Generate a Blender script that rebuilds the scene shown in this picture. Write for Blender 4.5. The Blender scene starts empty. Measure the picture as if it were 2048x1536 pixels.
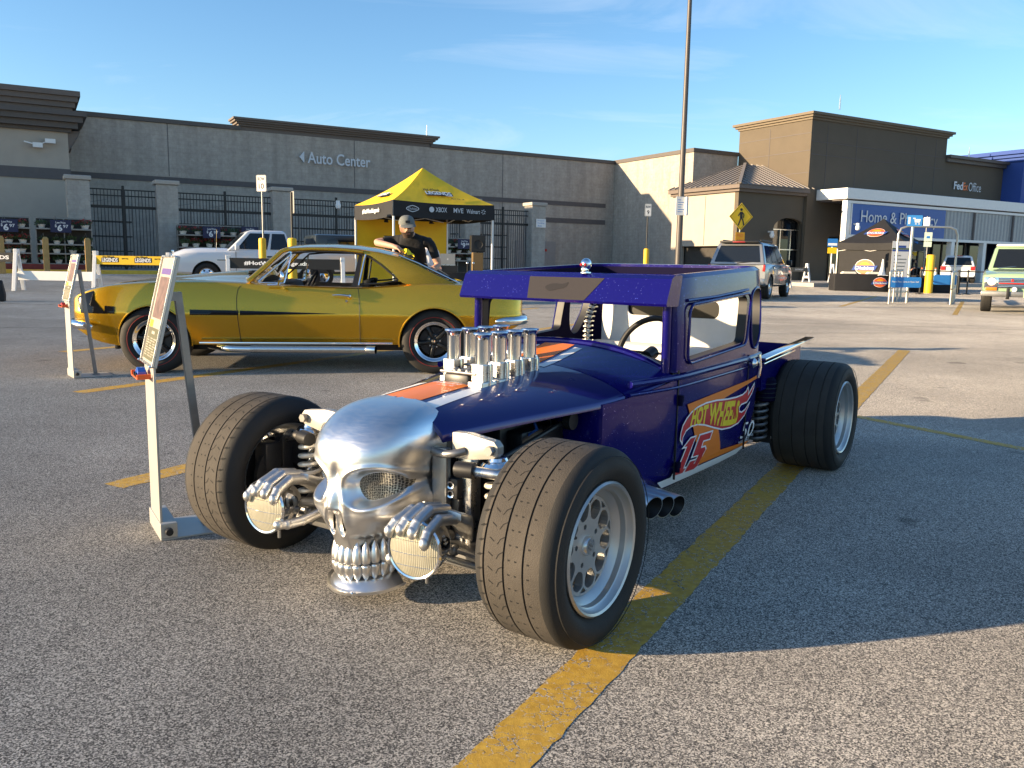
import bpy, bmesh, math, random
from mathutils import Vector as V, Matrix as M, geometry
from math import sin, cos, pi, radians as R, sqrt, atan2, exp
random.seed(7)
scene = bpy.context.scene
COL = scene.collection

# ------------------------------------------------------------------ camera
LENS_PX, PITCH, ROLL, EYE = 1660.0, R(8.3), R(0.97), 1.13
cam_d = bpy.data.cameras.new('camera'); cam = bpy.data.objects.new('camera', cam_d); COL.objects.link(cam)
cam_d.sensor_fit = 'HORIZONTAL'; cam_d.sensor_width = 36.0; cam_d.lens = LENS_PX / 2048 * 36
cam_d.clip_start = 0.05; cam_d.clip_end = 2000
_f = V((0, cos(PITCH), -sin(PITCH))); _r0 = V((1, 0, 0)); _u0 = _r0.cross(_f)
_r = _r0 * cos(ROLL) + _u0 * sin(ROLL); _u = _u0 * cos(ROLL) - _r0 * sin(ROLL)
cam.matrix_world = M(((_r.x, _u.x, -_f.x, 0), (_r.y, _u.y, -_f.y, 0), (_r.z, _u.z, -_f.z, EYE), (0, 0, 0, 1)))
scene.camera = cam

# ------------------------------------------------------------------ world, sun, exposure
SUN_AZ, SUN_EL = R(196), R(11.5)                     # direction towards the sun, angle from +X
sdir = V((cos(SUN_AZ) * cos(SUN_EL), sin(SUN_AZ) * cos(SUN_EL), sin(SUN_EL)))
world = bpy.data.worlds.new('World'); scene.world = world; world.use_nodes = True
wt = world.node_tree; wt.nodes.clear()
def N(t, kind, **kw):
    n = t.nodes.new(kind)
    for k, v in kw.items():
        if k.startswith('i_'):
            n.inputs[int(k[2:]) if k[2:].isdigit() else k[2:].replace('_', ' ')].default_value = v
        else:
            setattr(n, k, v)
    return n
sky = N(wt, 'ShaderNodeTexSky', sky_type='NISHITA', sun_disc=False, sun_elevation=SUN_EL,
        sun_rotation=atan2(sdir.x, sdir.y), air_density=1.0, dust_density=0.6, ozone_density=2.0, altitude=100)
tc = N(wt, 'ShaderNodeTexCoord'); sep = N(wt, 'ShaderNodeSeparateXYZ'); wt.links.new(tc.outputs['Generated'], sep.inputs[0])
# high thin cloud: project the view direction on a plane overhead so that streaks flatten towards the horizon
zz = N(wt, 'ShaderNodeMath', operation='MAXIMUM', i_1=0.0); wt.links.new(sep.outputs[2], zz.inputs[0])
za = N(wt, 'ShaderNodeMath', operation='ADD', i_1=0.12); wt.links.new(zz.outputs[0], za.inputs[0])
dx = N(wt, 'ShaderNodeMath', operation='DIVIDE'); wt.links.new(sep.outputs[0], dx.inputs[0]); wt.links.new(za.outputs[0], dx.inputs[1])
dy = N(wt, 'ShaderNodeMath', operation='DIVIDE'); wt.links.new(sep.outputs[1], dy.inputs[0]); wt.links.new(za.outputs[0], dy.inputs[1])
cmb = N(wt, 'ShaderNodeCombineXYZ'); wt.links.new(dx.outputs[0], cmb.inputs[0]); wt.links.new(dy.outputs[0], cmb.inputs[1])
mp = N(wt, 'ShaderNodeMapping'); mp.inputs['Rotation'].default_value = (0, 0, R(24)); mp.inputs['Scale'].default_value = (1.0, 2.1, 1)
mp.inputs['Location'].default_value = (1.3, 0.6, 0)
wt.links.new(cmb.outputs[0], mp.inputs[0])
n1 = N(wt, 'ShaderNodeTexNoise', i_Scale=0.85, i_Detail=9.0, i_Roughness=0.62, i_Distortion=0.9); wt.links.new(mp.outputs[0], n1.inputs['Vector'])
n2 = N(wt, 'ShaderNodeTexNoise', i_Scale=0.33, i_Detail=3.0); wt.links.new(mp.outputs[0], n2.inputs['Vector'])
mu = N(wt, 'ShaderNodeMath', operation='MULTIPLY'); wt.links.new(n1.outputs['Fac'], mu.inputs[0]); wt.links.new(n2.outputs['Fac'], mu.inputs[1])
cr = N(wt, 'ShaderNodeValToRGB'); cr.color_ramp.elements[0].position = 0.25; cr.color_ramp.elements[1].position = 0.52
cr.color_ramp.elements[0].color = (0, 0, 0, 1); cr.color_ramp.elements[1].color = (.5, .5, .5, 1)
wt.links.new(mu.outputs[0], cr.inputs[0])
cmix = N(wt, 'ShaderNodeMixRGB'); cmix.inputs[2].default_value = (4.2, 4.5, 4.9, 1)
tint = N(wt, 'ShaderNodeMixRGB', blend_type='MULTIPLY', i_0=1.0); tint.inputs[2].default_value = (.85, .965, 1.08, 1)
hsv = N(wt, 'ShaderNodeHueSaturation', i_Saturation=1.08, i_Value=1.0)
wt.links.new(sky.outputs[0], tint.inputs[1]); wt.links.new(tint.outputs[0], hsv.inputs['Color'])
wt.links.new(cr.outputs[0], cmix.inputs[0]); wt.links.new(hsv.outputs[0], cmix.inputs[1])
bg = N(wt, 'ShaderNodeBackground', i_Strength=0.098); wt.links.new(cmix.outputs[0], bg.inputs[0])
wo = N(wt, 'ShaderNodeOutputWorld'); wt.links.new(bg.outputs[0], wo.inputs[0])

sun_d = bpy.data.lights.new('sun', 'SUN'); sun_d.energy = 5.0; sun_d.angle = R(0.5); sun_d.color = (1.0, 0.76, 0.48)
sun = bpy.data.objects.new('sun', sun_d); COL.objects.link(sun)
sun.rotation_euler = (-sdir).to_track_quat('-Z', 'Y').to_euler(); sun.location = sdir * 100

scene.view_settings.view_transform = 'Standard'; scene.view_settings.look = 'None'
scene.view_settings.exposure = 1.45; scene.view_settings.gamma = 1.0; scene.view_settings.use_curve_mapping = False
scene.cycles.use_denoising = True; scene.cycles.max_bounces = 8

# ------------------------------------------------------------------ mesh helpers
class B:
    """collects faces and links them as ONE mesh object"""
    def __init__(s): s.v, s.f, s.m = [], [], []
    def add(s, vs, fs, mi=0):
        o = len(s.v); s.v += [tuple(p) for p in vs]; s.f += [tuple(i + o for i in f) for f in fs]; s.m += [mi] * len(fs); return s
    def box(s, x0, x1, y0, y1, z0, z1, mi=0):
        return s.add([(x, y, z) for x in (x0, x1) for y in (y0, y1) for z in (z0, z1)],
                     [(0, 1, 3, 2), (4, 6, 7, 5), (0, 4, 5, 1), (2, 3, 7, 6), (0, 2, 6, 4), (1, 5, 7, 3)], mi)
    def bar(s, p, q, w, h=None, up=(0, 0, 1), mi=0):
        p, q = V(p), V(q); h = w if h is None else h; d = (q - p).normalized(); up = V(up)
        if abs(d.dot(up)) > .98: up = V((1, 0, 0))
        a = d.cross(up).normalized(); b = a.cross(d)
        vs = [c + a * (w / 2 * i) + b * (h / 2 * j) for c in (p, q) for i in (-1, 1) for j in (-1, 1)]
        return s.add(vs, [(0, 1, 3, 2), (4, 6, 7, 5), (0, 4, 5, 1), (2, 3, 7, 6), (0, 2, 6, 4), (1, 5, 7, 3)], mi)
    def tube(s, path, r, n=10, caps=True, closed=False, mi=0):
        path = [V(p) for p in path]; m = len(path); rr = r if isinstance(r, (list, tuple)) else [r] * m
        rings = []; prev = None
        for i, p in enumerate(path):
            if closed: t = path[(i + 1) % m] - path[i - 1]
            else: t = path[min(i + 1, m - 1)] - path[max(i - 1, 0)]
            t.normalize()
            if prev is None:
                up = V((0, 0, 1)) if abs(t.z) < .9 else V((1, 0, 0)); a = t.cross(up).normalized()
            else:
                a = (prev - t * prev.dot(t)).normalized()
            prev = a; b = t.cross(a)
            rings.append([p + (a * cos(2 * pi * k / n) + b * sin(2 * pi * k / n)) * rr[i] for k in range(n)])
        if closed: rings.append(rings[0])
        return s.loft(rings, True, caps and not closed, mi)
    def loft(s, rings, closed=True, caps=False, mi=0):
        n = len(rings[0]); vs = [p for r in rings for p in r]; fs = []
        for i in range(len(rings) - 1):
            for k in range(n if closed else n - 1):
                a, b = i * n + k, i * n + (k + 1) % n
                fs.append((a, b, b + n, a + n))
        if caps:
            fs.append(tuple(range(n - 1, -1, -1))); o = (len(rings) - 1) * n; fs.append(tuple(range(o, o + n)))
        return s.add(vs, fs, mi)
    def lathe(s, prof, n=32, o=(0, 0, 0), ax=(0, 0, 1), mi=0, a0=0.0, a1=2 * pi):
        o, ax = V(o), V(ax).normalized(); up = V((0, 0, 1)) if abs(ax.z) < .9 else V((1, 0, 0))
        a = ax.cross(up).normalized(); b = ax.cross(a); full = abs(a1 - a0 - 2 * pi) < 1e-6
        rings = [[o + ax * h + (a * cos(a0 + (a1 - a0) * k / n) + b * sin(a0 + (a1 - a0) * k / n)) * max(r, 1e-5) for k in range(n if full else n + 1)] for r, h in prof]
        return s.loft(rings, full, False, mi)
    def grid(s, fn, nu, nv, mi=0):
        return s.loft([[fn(i / nu, j / nv) for j in range(nv + 1)] for i in range(nu + 1)], False, False, mi)
    def plate(s, loops, fm, th, mi=0, back=True):
        """2-D loops (outer, holes...) -> slab; fm(u, v, w) maps to 3-D, w in 0..th"""
        tri = geometry.tessellate_polygon([[V((p[0], p[1], 0)) for p in l] for l in loops])
        flat = [p for l in loops for p in l]; n = len(flat)
        vs = [fm(p[0], p[1], th) for p in flat]; fs = [tuple(t) for t in tri]
        if th > 0 and back:
            vs += [fm(p[0], p[1], 0) for p in flat]; fs += [tuple(i + n for i in reversed(t)) for t in tri]
            o = 0
            for l in loops:
                k = len(l)
                fs += [(o + i, o + (i + 1) % k, o + (i + 1) % k + n, o + i + n) for i in range(k)]; o += k
        return s.add(vs, fs, mi)
    def ball(s, c, r, n=12, m=8, mi=0, sc=(1, 1, 1)):
        c = V(c)
        return s.loft([[c + V((r * sc[0] * sin(pi * (i + .001) / (m + .002)) * cos(2 * pi * k / n), r * sc[1] * sin(pi * (i + .001) / (m + .002)) * sin(2 * pi * k / n), r * sc[2] * cos(pi * i / m))) for k in range(n)] for i in range(m + 1)], True, False, mi)
    def build(s, name, mats, parent=None, smooth=None, flip=False, bevel=0, seg=2, loc=None, merge=0):
        me = bpy.data.meshes.new(name)
        vs = [(-x, y, z) for x, y, z in s.v] if flip else s.v
        me.from_pydata(vs, [], s.f)
        mats = mats if isinstance(mats, (list, tuple)) else [mats]
        for m_ in mats: me.materials.append(m_)
        me.polygons.foreach_set('material_index', s.m)
        bm = bmesh.new(); bm.from_mesh(me)
        if merge or bevel: bmesh.ops.remove_doubles(bm, verts=bm.verts, dist=merge or 1e-5)
        bmesh.ops.recalc_face_normals(bm, faces=bm.faces)
        if bevel:
            es = [e for e in bm.edges if len(e.link_faces) == 2 and e.calc_face_angle(0) > .5]
            bmesh.ops.bevel(bm, geom=es, offset=bevel, segments=seg, affect='EDGES', profile=.5, clamp_overlap=True)
        bm.to_mesh(me); bm.free()
        if smooth is not None:
            me.shade_smooth(); me.set_sharp_from_angle(angle=R(smooth))
        o = bpy.data.objects.new(name, me); COL.objects.link(o)
        if parent: o.parent = parent
        if loc: o.location = loc
        return o

def tag(o, label, cat, group=None, kind=None):
    o['label'] = label; o['category'] = cat
    if group: o['group'] = group
    if kind: o['kind'] = kind
    return o
def thing(name, label, cat, loc=(0, 0, 0), rz=0.0, group=None):
    o = bpy.data.objects.new(name, None); COL.objects.link(o); o.empty_display_size = .2
    o.location = loc; o.rotation_euler = (0, 0, rz)
    return tag(o, label, cat, group)
def copy_tree(o, parent=None):
    c = o.copy(); COL.objects.link(c)
    if parent: c.parent = parent
    for ch in list(o.children): copy_tree(ch, c)
    return c
def dup(o, loc, rz, label=None):
    c = copy_tree(o); c.location = loc; c.rotation_euler = (0, 0, rz)
    if label: c['label'] = label
    return c
def boolean(o, cutters, op='DIFFERENCE', keep=()):
    for c in cutters:
        md = o.modifiers.new('b', 'BOOLEAN'); md.operation = op; md.object = c; md.solver = 'EXACT'
        if hasattr(md, 'material_mode'): md.material_mode = 'TRANSFER'
    dg = bpy.context.evaluated_depsgraph_get(); me = bpy.data.meshes.new_from_object(o.evaluated_get(dg), depsgraph=dg)
    o.modifiers.clear(); old = o.data; o.data = me
    for c in cutters:
        if c not in keep: bpy.data.objects.remove(c, do_unlink=True)
    return o
def text_data(s, offset=0.0, extrude=0.0, shear=0.0, spacing=1.0, res=3):
    cu = bpy.data.curves.new('t', 'FONT'); cu.body = s; cu.size = 1; cu.offset = offset; cu.extrude = extrude
    cu.shear = shear; cu.space_character = spacing; cu.resolution_u = res
    ob = bpy.data.objects.new('t', cu); COL.objects.link(ob)
    dg = bpy.context.evaluated_depsgraph_get(); me = bpy.data.meshes.new_from_object(ob.evaluated_get(dg), depsgraph=dg)
    vs = [tuple(v.co) for v in me.vertices]; fs = [tuple(p.vertices) for p in me.polygons]
    bpy.data.objects.remove(ob, do_unlink=True); bpy.data.meshes.remove(me)
    return vs, fs
def text(b, s, fm, w=None, h=None, offset=0.0, shear=0.0, spacing=1.0, mi=0, warp=None):
    """flat text fitted in w x h, origin at its lower left corner; fm(u, v) maps to 3-D"""
    vs, fs = text_data(s, offset, 0, shear, spacing)
    x0, x1 = min(v[0] for v in vs), max(v[0] for v in vs); y0, y1 = min(v[1] for v in vs), max(v[1] for v in vs)
    sx = w / (x1 - x0) if w else None; sy = h / (y1 - y0) if h else None
    sx = sx or sy; sy = sy or sx
    if warp: b.add([fm(*warp((v[0] - x0) / (x1 - x0), (v[1] - y0) / (y1 - y0))) for v in vs], fs, mi)
    else: b.add([fm((v[0] - x0) * sx, (v[1] - y0) * sy) for v in vs], fs, mi)
    return b
def lerp(tab, x):
    if x <= tab[0][0]: return tab[0][1]
    for (a, b), (c, d) in zip(tab, tab[1:]):
        if x <= c: return b + (d - b) * (x - a) / (c - a)
    return tab[-1][1]
def sm(tab, x):
    """smooth (monotone cosine-free) interpolation: catmull-rom over a table"""
    n = len(tab)
    if x <= tab[0][0]: return tab[0][1]
    if x >= tab[-1][0]: return tab[-1][1]
    for i in range(n - 1):
        if x <= tab[i + 1][0]:
            x0, y0 = tab[i]; x1, y1 = tab[i + 1]; h = x1 - x0; t = (x - x0) / h
            m0 = (y1 - tab[i - 1][1]) / (x1 - tab[i - 1][0]) if i > 0 else (y1 - y0) / h
            m1 = (tab[i + 2][1] - y0) / (tab[i + 2][0] - x0) if i < n - 2 else (y1 - y0) / h
            return (2*t**3-3*t*t+1)*y0 + (t**3-2*t*t+t)*h*m0 + (-2*t**3+3*t*t)*y1 + (t**3-t*t)*h*m1
def rrect(x0, x1, y0, y1, r, n=5):
    pts = []
    for cx, cy, a in ((x1 - r, y1 - r, 0), (x0 + r, y1 - r, 90), (x0 + r, y0 + r, 180), (x1 - r, y0 + r, 270)):
        pts += [(cx + r * cos(R(a + 90 * k / n)), cy + r * sin(R(a + 90 * k / n))) for k in range(n + 1)]
    return pts
def inset(poly, d):
    """move a closed polygon inwards by d (counter-clockwise or clockwise alike)"""
    n = len(poly); area = sum(poly[i][0] * poly[(i + 1) % n][1] - poly[(i + 1) % n][0] * poly[i][1] for i in range(n)); sg = 1 if area > 0 else -1
    out = []
    for i in range(n):
        p0, p1, p2 = V(poly[i - 1]), V(poly[i]), V(poly[(i + 1) % n])
        a = (p1 - p0).normalized(); b = (p2 - p1).normalized()
        nn = V((-a.y - b.y, a.x + b.x)); l = nn.length
        if l < 1e-6: nn = V((-a.y, a.x)); l = 1
        k = min(1.0 / max(.35, (l / 2)), 2.2)
        out.append(tuple(p1 + nn / l * d * sg * k))
    return out
def crom(pts, k=6, closed=True):
    """smooth 2-D or 3-D closed curve through points"""
    n = len(pts); out = []
    for i in range(n if closed else n - 1):
        p0, p1, p2, p3 = [V(pts[j % n]) if closed else V(pts[min(max(j, 0), n - 1)]) for j in (i - 1, i, i + 1, i + 2)]
        for t in range(k):
            t = t / k; out.append(tuple(.5 * (2*p1 + (p2 - p0)*t + (2*p0 - 5*p1 + 4*p2 - p3)*t*t + (3*p1 - p0 - 3*p2 + p3)*t**3)))
    if not closed: out.append(tuple(pts[-1]))
    return out

# ------------------------------------------------------------------ materials
def newmat(name):
    m_ = bpy.data.materials.new(name); m_.use_nodes = True; t = m_.node_tree
    return m_, t, t.nodes['Principled BSDF']
def pm(name, col, rough=.5, metal=0.0, coat=0.0, var=0.0, vscale=6.0, bump=0.0, bscale=80.0, spec=.5, rvar=0.0, aniso=None, trans=0.0, ior=1.45, alpha=1.0, sub=0.0):
    m_, t, p = newmat(name); c = (*col, 1)
    p.inputs['Base Color'].default_value = c; p.inputs['Roughness'].default_value = rough; p.inputs['Metallic'].default_value = metal
    p.inputs['Coat Weight'].default_value = coat; p.inputs['Coat Roughness'].default_value = .03; p.inputs['Specular IOR Level'].default_value = spec
    p.inputs['Transmission Weight'].default_value = trans; p.inputs['IOR'].default_value = ior; p.inputs['Alpha'].default_value = alpha
    tcn = N(t, 'ShaderNodeTexCoord')
    vec = tcn.outputs['Object']
    if aniso:
        mpn = N(t, 'ShaderNodeMapping'); mpn.inputs['Scale'].default_value = aniso; t.links.new(vec, mpn.inputs[0]); vec = mpn.outputs[0]
    if var or rvar:
        nz = N(t, 'ShaderNodeTexNoise', i_Scale=vscale, i_Detail=6.0, i_Roughness=.6); t.links.new(vec, nz.inputs['Vector'])
        if var:
            rp = N(t, 'ShaderNodeMapRange'); rp.inputs[1].default_value = .25; rp.inputs[2].default_value = .75; rp.inputs[3].default_value = 1 - var; rp.inputs[4].default_value = 1 + var
            t.links.new(nz.outputs['Fac'], rp.inputs[0])
            mx = N(t, 'ShaderNodeVectorMath', operation='SCALE'); mx.inputs[0].default_value = col; t.links.new(rp.outputs[0], mx.inputs['Scale']); t.links.new(mx.outputs[0], p.inputs['Base Color'])
        if rvar:
            rq = N(t, 'ShaderNodeMapRange'); rq.inputs[1].default_value = .3; rq.inputs[2].default_value = .7; rq.inputs[3].default_value = max(0, rough - rvar); rq.inputs[4].default_value = rough + rvar
            t.links.new(nz.outputs['Fac'], rq.inputs[0]); t.links.new(rq.outputs[0], p.inputs['Roughness'])
    if bump:
        nb = N(t, 'ShaderNodeTexNoise', i_Scale=bscale, i_Detail=3.0); t.links.new(vec, nb.inputs['Vector'])
        bp = N(t, 'ShaderNodeBump', i_Strength=1.0, i_Distance=bump); t.links.new(nb.outputs['Fac'], bp.inputs['Height']); t.links.new(bp.outputs[0], p.inputs['Normal'])
    return m_
def ramp(t, fac, stops):
    r_ = N(t, 'ShaderNodeValToRGB'); e = r_.color_ramp.elements
    while len(e) < len(stops): e.new(.5)
    for k, (pos, c) in enumerate(stops):
        e[k].position = pos; e[k].color = (c, c, c, 1) if isinstance(c, (int, float)) else (*c, 1)
    t.links.new(fac, r_.inputs[0]); return r_.outputs[0]

def asphalt_nodes(t, vec):
    """colour and height of worn asphalt with pale aggregate"""
    vo = N(t, 'ShaderNodeTexVoronoi', i_Scale=270.0); t.links.new(vec, vo.inputs['Vector'])
    bwv = N(t, 'ShaderNodeSeparateColor'); t.links.new(vo.outputs['Color'], bwv.inputs[0])
    nz = N(t, 'ShaderNodeTexNoise', i_Scale=210.0, i_Detail=3.0, i_Roughness=.75); t.links.new(vec, nz.inputs['Vector'])
    mixf = N(t, 'ShaderNodeMath', operation='MULTIPLY_ADD', i_1=.5); t.links.new(bwv.outputs[0], mixf.inputs[0])
    hf = N(t, 'ShaderNodeMath', operation='MULTIPLY', i_1=.62); t.links.new(nz.outputs['Fac'], hf.inputs[0]); t.links.new(hf.outputs[0], mixf.inputs[2])
    col = ramp(t, mixf.outputs[0], [(.27, (.026, .025, .024)), (.43, (.11, .103, .094)), (.58, (.27, .25, .222)), (.80, (.68, .625, .545))])
    lg = N(t, 'ShaderNodeTexNoise', i_Scale=.55, i_Detail=7.0, i_Roughness=.65); t.links.new(vec, lg.inputs['Vector'])
    lgr = N(t, 'ShaderNodeMapRange', i_1=.3, i_2=.7, i_3=.78, i_4=1.2); t.links.new(lg.outputs['Fac'], lgr.inputs[0])
    sc = N(t, 'ShaderNodeVectorMath', operation='SCALE'); t.links.new(col, sc.inputs[0]); t.links.new(lgr.outputs[0], sc.inputs['Scale'])
    # oil drips and tar spots
    sp = N(t, 'ShaderNodeTexNoise', i_Scale=2.3, i_Detail=4.0, i_Roughness=.55); t.links.new(vec, sp.inputs['Vector'])
    spr = ramp(t, sp.outputs['Fac'], [(.27, .45), (.35, 1.0)])
    pt = N(t, 'ShaderNodeTexNoise', i_Scale=.16, i_Detail=5.0, i_Roughness=.6, i_Distortion=.6); t.links.new(vec, pt.inputs['Vector'])
    ptr = N(t, 'ShaderNodeMapRange', i_1=.36, i_2=.64, i_3=.80, i_4=1.18); t.links.new(pt.outputs['Fac'], ptr.inputs[0])
    spm = N(t, 'ShaderNodeVectorMath', operation='SCALE'); t.links.new(spr, spm.inputs[0]); t.links.new(ptr.outputs[0], spm.inputs['Scale']); spr = spm.outputs[0]
    s2 = N(t, 'ShaderNodeMixRGB', blend_type='MULTIPLY', i_0=1.0); t.links.new(sc.outputs[0], s2.inputs[1]); t.links.new(spr, s2.inputs[2])
    return s2.outputs[0], mixf.outputs[0]
def asphalt():
    m_, t, p = newmat('asphalt'); tcn = N(t, 'ShaderNodeTexCoord')
    c, h = asphalt_nodes(t, tcn.outputs['Object']); t.links.new(c, p.inputs['Base Color'])
    p.inputs['Roughness'].default_value = .82; p.inputs['Specular IOR Level'].default_value = .35; p.inputs['Diffuse Roughness'].default_value = 1.0
    bp = N(t, 'ShaderNodeBump', i_Strength=1.0, i_Distance=.0024); t.links.new(h, bp.inputs['Height']); t.links.new(bp.outputs[0], p.inputs['Normal'])
    return m_
def lot_paint():
    """yellow line paint, cracked and worn through to the asphalt"""
    m_, t, p = newmat('worn_yellow_line_paint'); tcn = N(t, 'ShaderNodeTexCoord'); vec = tcn.outputs['Object']
    c, h = asphalt_nodes(t, vec)
    nz = N(t, 'ShaderNodeTexNoise', i_Scale=9.0, i_Detail=8.0, i_Roughness=.72); t.links.new(vec, nz.inputs['Vector'])
    n3 = N(t, 'ShaderNodeTexNoise', i_Scale=34.0, i_Detail=3.0); t.links.new(vec, n3.inputs['Vector'])
    w = N(t, 'ShaderNodeVectorMath', operation='MULTIPLY_ADD'); w.inputs[1].default_value = (.06, .06, 0); t.links.new(n3.outputs['Color'], w.inputs[0]); t.links.new(vec, w.inputs[2])
    vc = N(t, 'ShaderNodeTexVoronoi', feature='DISTANCE_TO_EDGE', i_Scale=30.0); t.links.new(w.outputs[0], vc.inputs['Vector'])
    a = ramp(t, vc.outputs['Distance'], [(.022, 0.0), (.05, 1.0)])
    b_ = ramp(t, nz.outputs['Fac'], [(.49, 0.0), (.56, 1.0)])
    keep = N(t, 'ShaderNodeMath', operation='MAXIMUM'); t.links.new(a, keep.inputs[0]); t.links.new(b_, keep.inputs[1])
    hol = ramp(t, nz.outputs['Fac'], [(.29, 0.0), (.34, 1.0)])
    k2 = N(t, 'ShaderNodeMath', operation='MULTIPLY'); t.links.new(keep.outputs[0], k2.inputs[0]); t.links.new(hol, k2.inputs[1])
    yl = ramp(t, n3.outputs['Fac'], [(.3, (.42, .235, .022)), (.7, (.58, .35, .045))])
    mx = N(t, 'ShaderNodeMixRGB'); t.links.new(k2.outputs[0], mx.inputs[0]); t.links.new(c, mx.inputs[1]); t.links.new(yl, mx.inputs[2])
    t.links.new(mx.outputs[0], p.inputs['Base Color']); p.inputs['Roughness'].default_value = .7
    bp = N(t, 'ShaderNodeBump', i_Strength=.6, i_Distance=.003); t.links.new(h, bp.inputs['Height']); t.links.new(bp.outputs[0], p.inputs['Normal'])
    return m_
def flake(name, dark, spark, rough=.32, scale=420.0, thr=.985, metal=.75, coat=.75, spec=.5):
    """metal flake lacquer: clear coat over a coloured base with coarse glittering flakes"""
    m_, t, p = newmat(name); tcn = N(t, 'ShaderNodeTexCoord'); vec = tcn.outputs['Object']
    vo = N(t, 'ShaderNodeTexVoronoi', i_Scale=scale); t.links.new(vec, vo.inputs['Vector'])
    sp = N(t, 'ShaderNodeSeparateColor'); t.links.new(vo.outputs['Color'], sp.inputs[0])
    f = ramp(t, sp.outputs[0], [(thr, 0.0), (min(.999, thr + .05), 1.0)])
    mx = N(t, 'ShaderNodeMixRGB'); mx.inputs[1].default_value = (*dark, 1); mx.inputs[2].default_value = (*spark, 1); t.links.new(f, mx.inputs[0]); t.links.new(mx.outputs[0], p.inputs['Base Color'])
    mm = N(t, 'ShaderNodeMapRange'); mm.inputs[3].default_value = metal; mm.inputs[4].default_value = 1.0; t.links.new(f, mm.inputs[0])
    nm = N(t, 'ShaderNodeVectorMath', operation='SUBTRACT'); nm.inputs[1].default_value = (.5, .5, .5); t.links.new(vo.outputs['Color'], nm.inputs[0])
    sc = N(t, 'ShaderNodeVectorMath', operation='SCALE', i_Scale=.07); t.links.new(nm.outputs[0], sc.inputs[0])
    ge = N(t, 'ShaderNodeNewGeometry'); ad = N(t, 'ShaderNodeVectorMath', operation='ADD'); t.links.new(ge.outputs['Normal'], ad.inputs[0]); t.links.new(sc.outputs[0], ad.inputs[1])
    no = N(t, 'ShaderNodeVectorMath', operation='NORMALIZE'); t.links.new(ad.outputs[0], no.inputs[0]); t.links.new(no.outputs[0], p.inputs['Normal'])
    t.links.new(ge.outputs['Normal'], p.inputs['Coat Normal'])
    t.links.new(mm.outputs[0], p.inputs['Metallic']); p.inputs['Roughness'].default_value = rough
    p.inputs['Coat Weight'].default_value = coat; p.inputs['Coat Roughness'].default_value = .02; p.inputs['Specular IOR Level'].default_value = spec
    return m_
def blockwall(name, col, bw=.4, bh=.2, bump=.012):
    """split-face masonry seen from afar: faint courses and rough faces"""
    m_, t, p = newmat(name); tcn = N(t, 'ShaderNodeTexCoord'); vec = tcn.outputs['Object']
    sx = N(t, 'ShaderNodeSeparateXYZ'); t.links.new(vec, sx.inputs[0]); ad = N(t, 'ShaderNodeMath', operation='ADD'); t.links.new(sx.outputs[0], ad.inputs[0]); t.links.new(sx.outputs[1], ad.inputs[1])
    cb = N(t, 'ShaderNodeCombineXYZ'); t.links.new(ad.outputs[0], cb.inputs[0]); t.links.new(sx.outputs[2], cb.inputs[1])
    br = N(t, 'ShaderNodeTexBrick', i_Scale=1.0, i_Mortar_Size=.012, i_Brick_Width=bw, i_Row_Height=bh)
    br.inputs['Color1'].default_value = (*[c * 1.025 for c in col], 1); br.inputs['Color2'].default_value = (*[c * .97 for c in col], 1); br.inputs['Mortar'].default_value = (*[c * .92 for c in col], 1)
    t.links.new(cb.outputs[0], br.inputs['Vector'])
    nz = N(t, 'ShaderNodeTexNoise', i_Scale=7.0, i_Detail=8.0, i_Roughness=.7); t.links.new(vec, nz.inputs['Vector'])
    pk = N(t, 'ShaderNodeTexNoise', i_Scale=2.6, i_Detail=2.0); t.links.new(vec, pk.inputs['Vector'])
    rr = ramp(t, nz.outputs['Fac'], [(.25, .82), (.75, 1.15)]); pr = ramp(t, pk.outputs['Fac'], [(.3, .9), (.7, 1.08)])
    a = N(t, 'ShaderNodeMixRGB', blend_type='MULTIPLY', i_0=1.0); t.links.new(br.outputs['Color'], a.inputs[1]); t.links.new(rr, a.inputs[2])
    b_ = N(t, 'ShaderNodeMixRGB', blend_type='MULTIPLY', i_0=1.0); t.links.new(a.outputs[0], b_.inputs[1]); t.links.new(pr, b_.inputs[2]); mq = N(t, 'ShaderNodeMapping'); mq.inputs['Scale'].default_value = (1.1, 1.1, .06); t.links.new(vec, mq.inputs[0]); sk_ = N(t, 'ShaderNodeTexNoise', i_Scale=1.6, i_Detail=5.0, i_Roughness=.6); t.links.new(mq.outputs[0], sk_.inputs['Vector'])
    c_ = N(t, 'ShaderNodeMixRGB', blend_type='MULTIPLY', i_0=1.0); t.links.new(b_.outputs[0], c_.inputs[1]); t.links.new(ramp(t, sk_.outputs['Fac'], [(.3, .84), (.62, 1.06)]), c_.inputs[2]); t.links.new(c_.outputs[0], p.inputs['Base Color'])
    p.inputs['Roughness'].default_value = .9; p.inputs['Specular IOR Level'].default_value = .2
    bp = N(t, 'ShaderNodeBump', i_Strength=1.0, i_Distance=bump); t.links.new(nz.outputs['Fac'], bp.inputs['Height']); t.links.new(bp.outputs[0], p.inputs['Normal'])
    return m_
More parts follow.
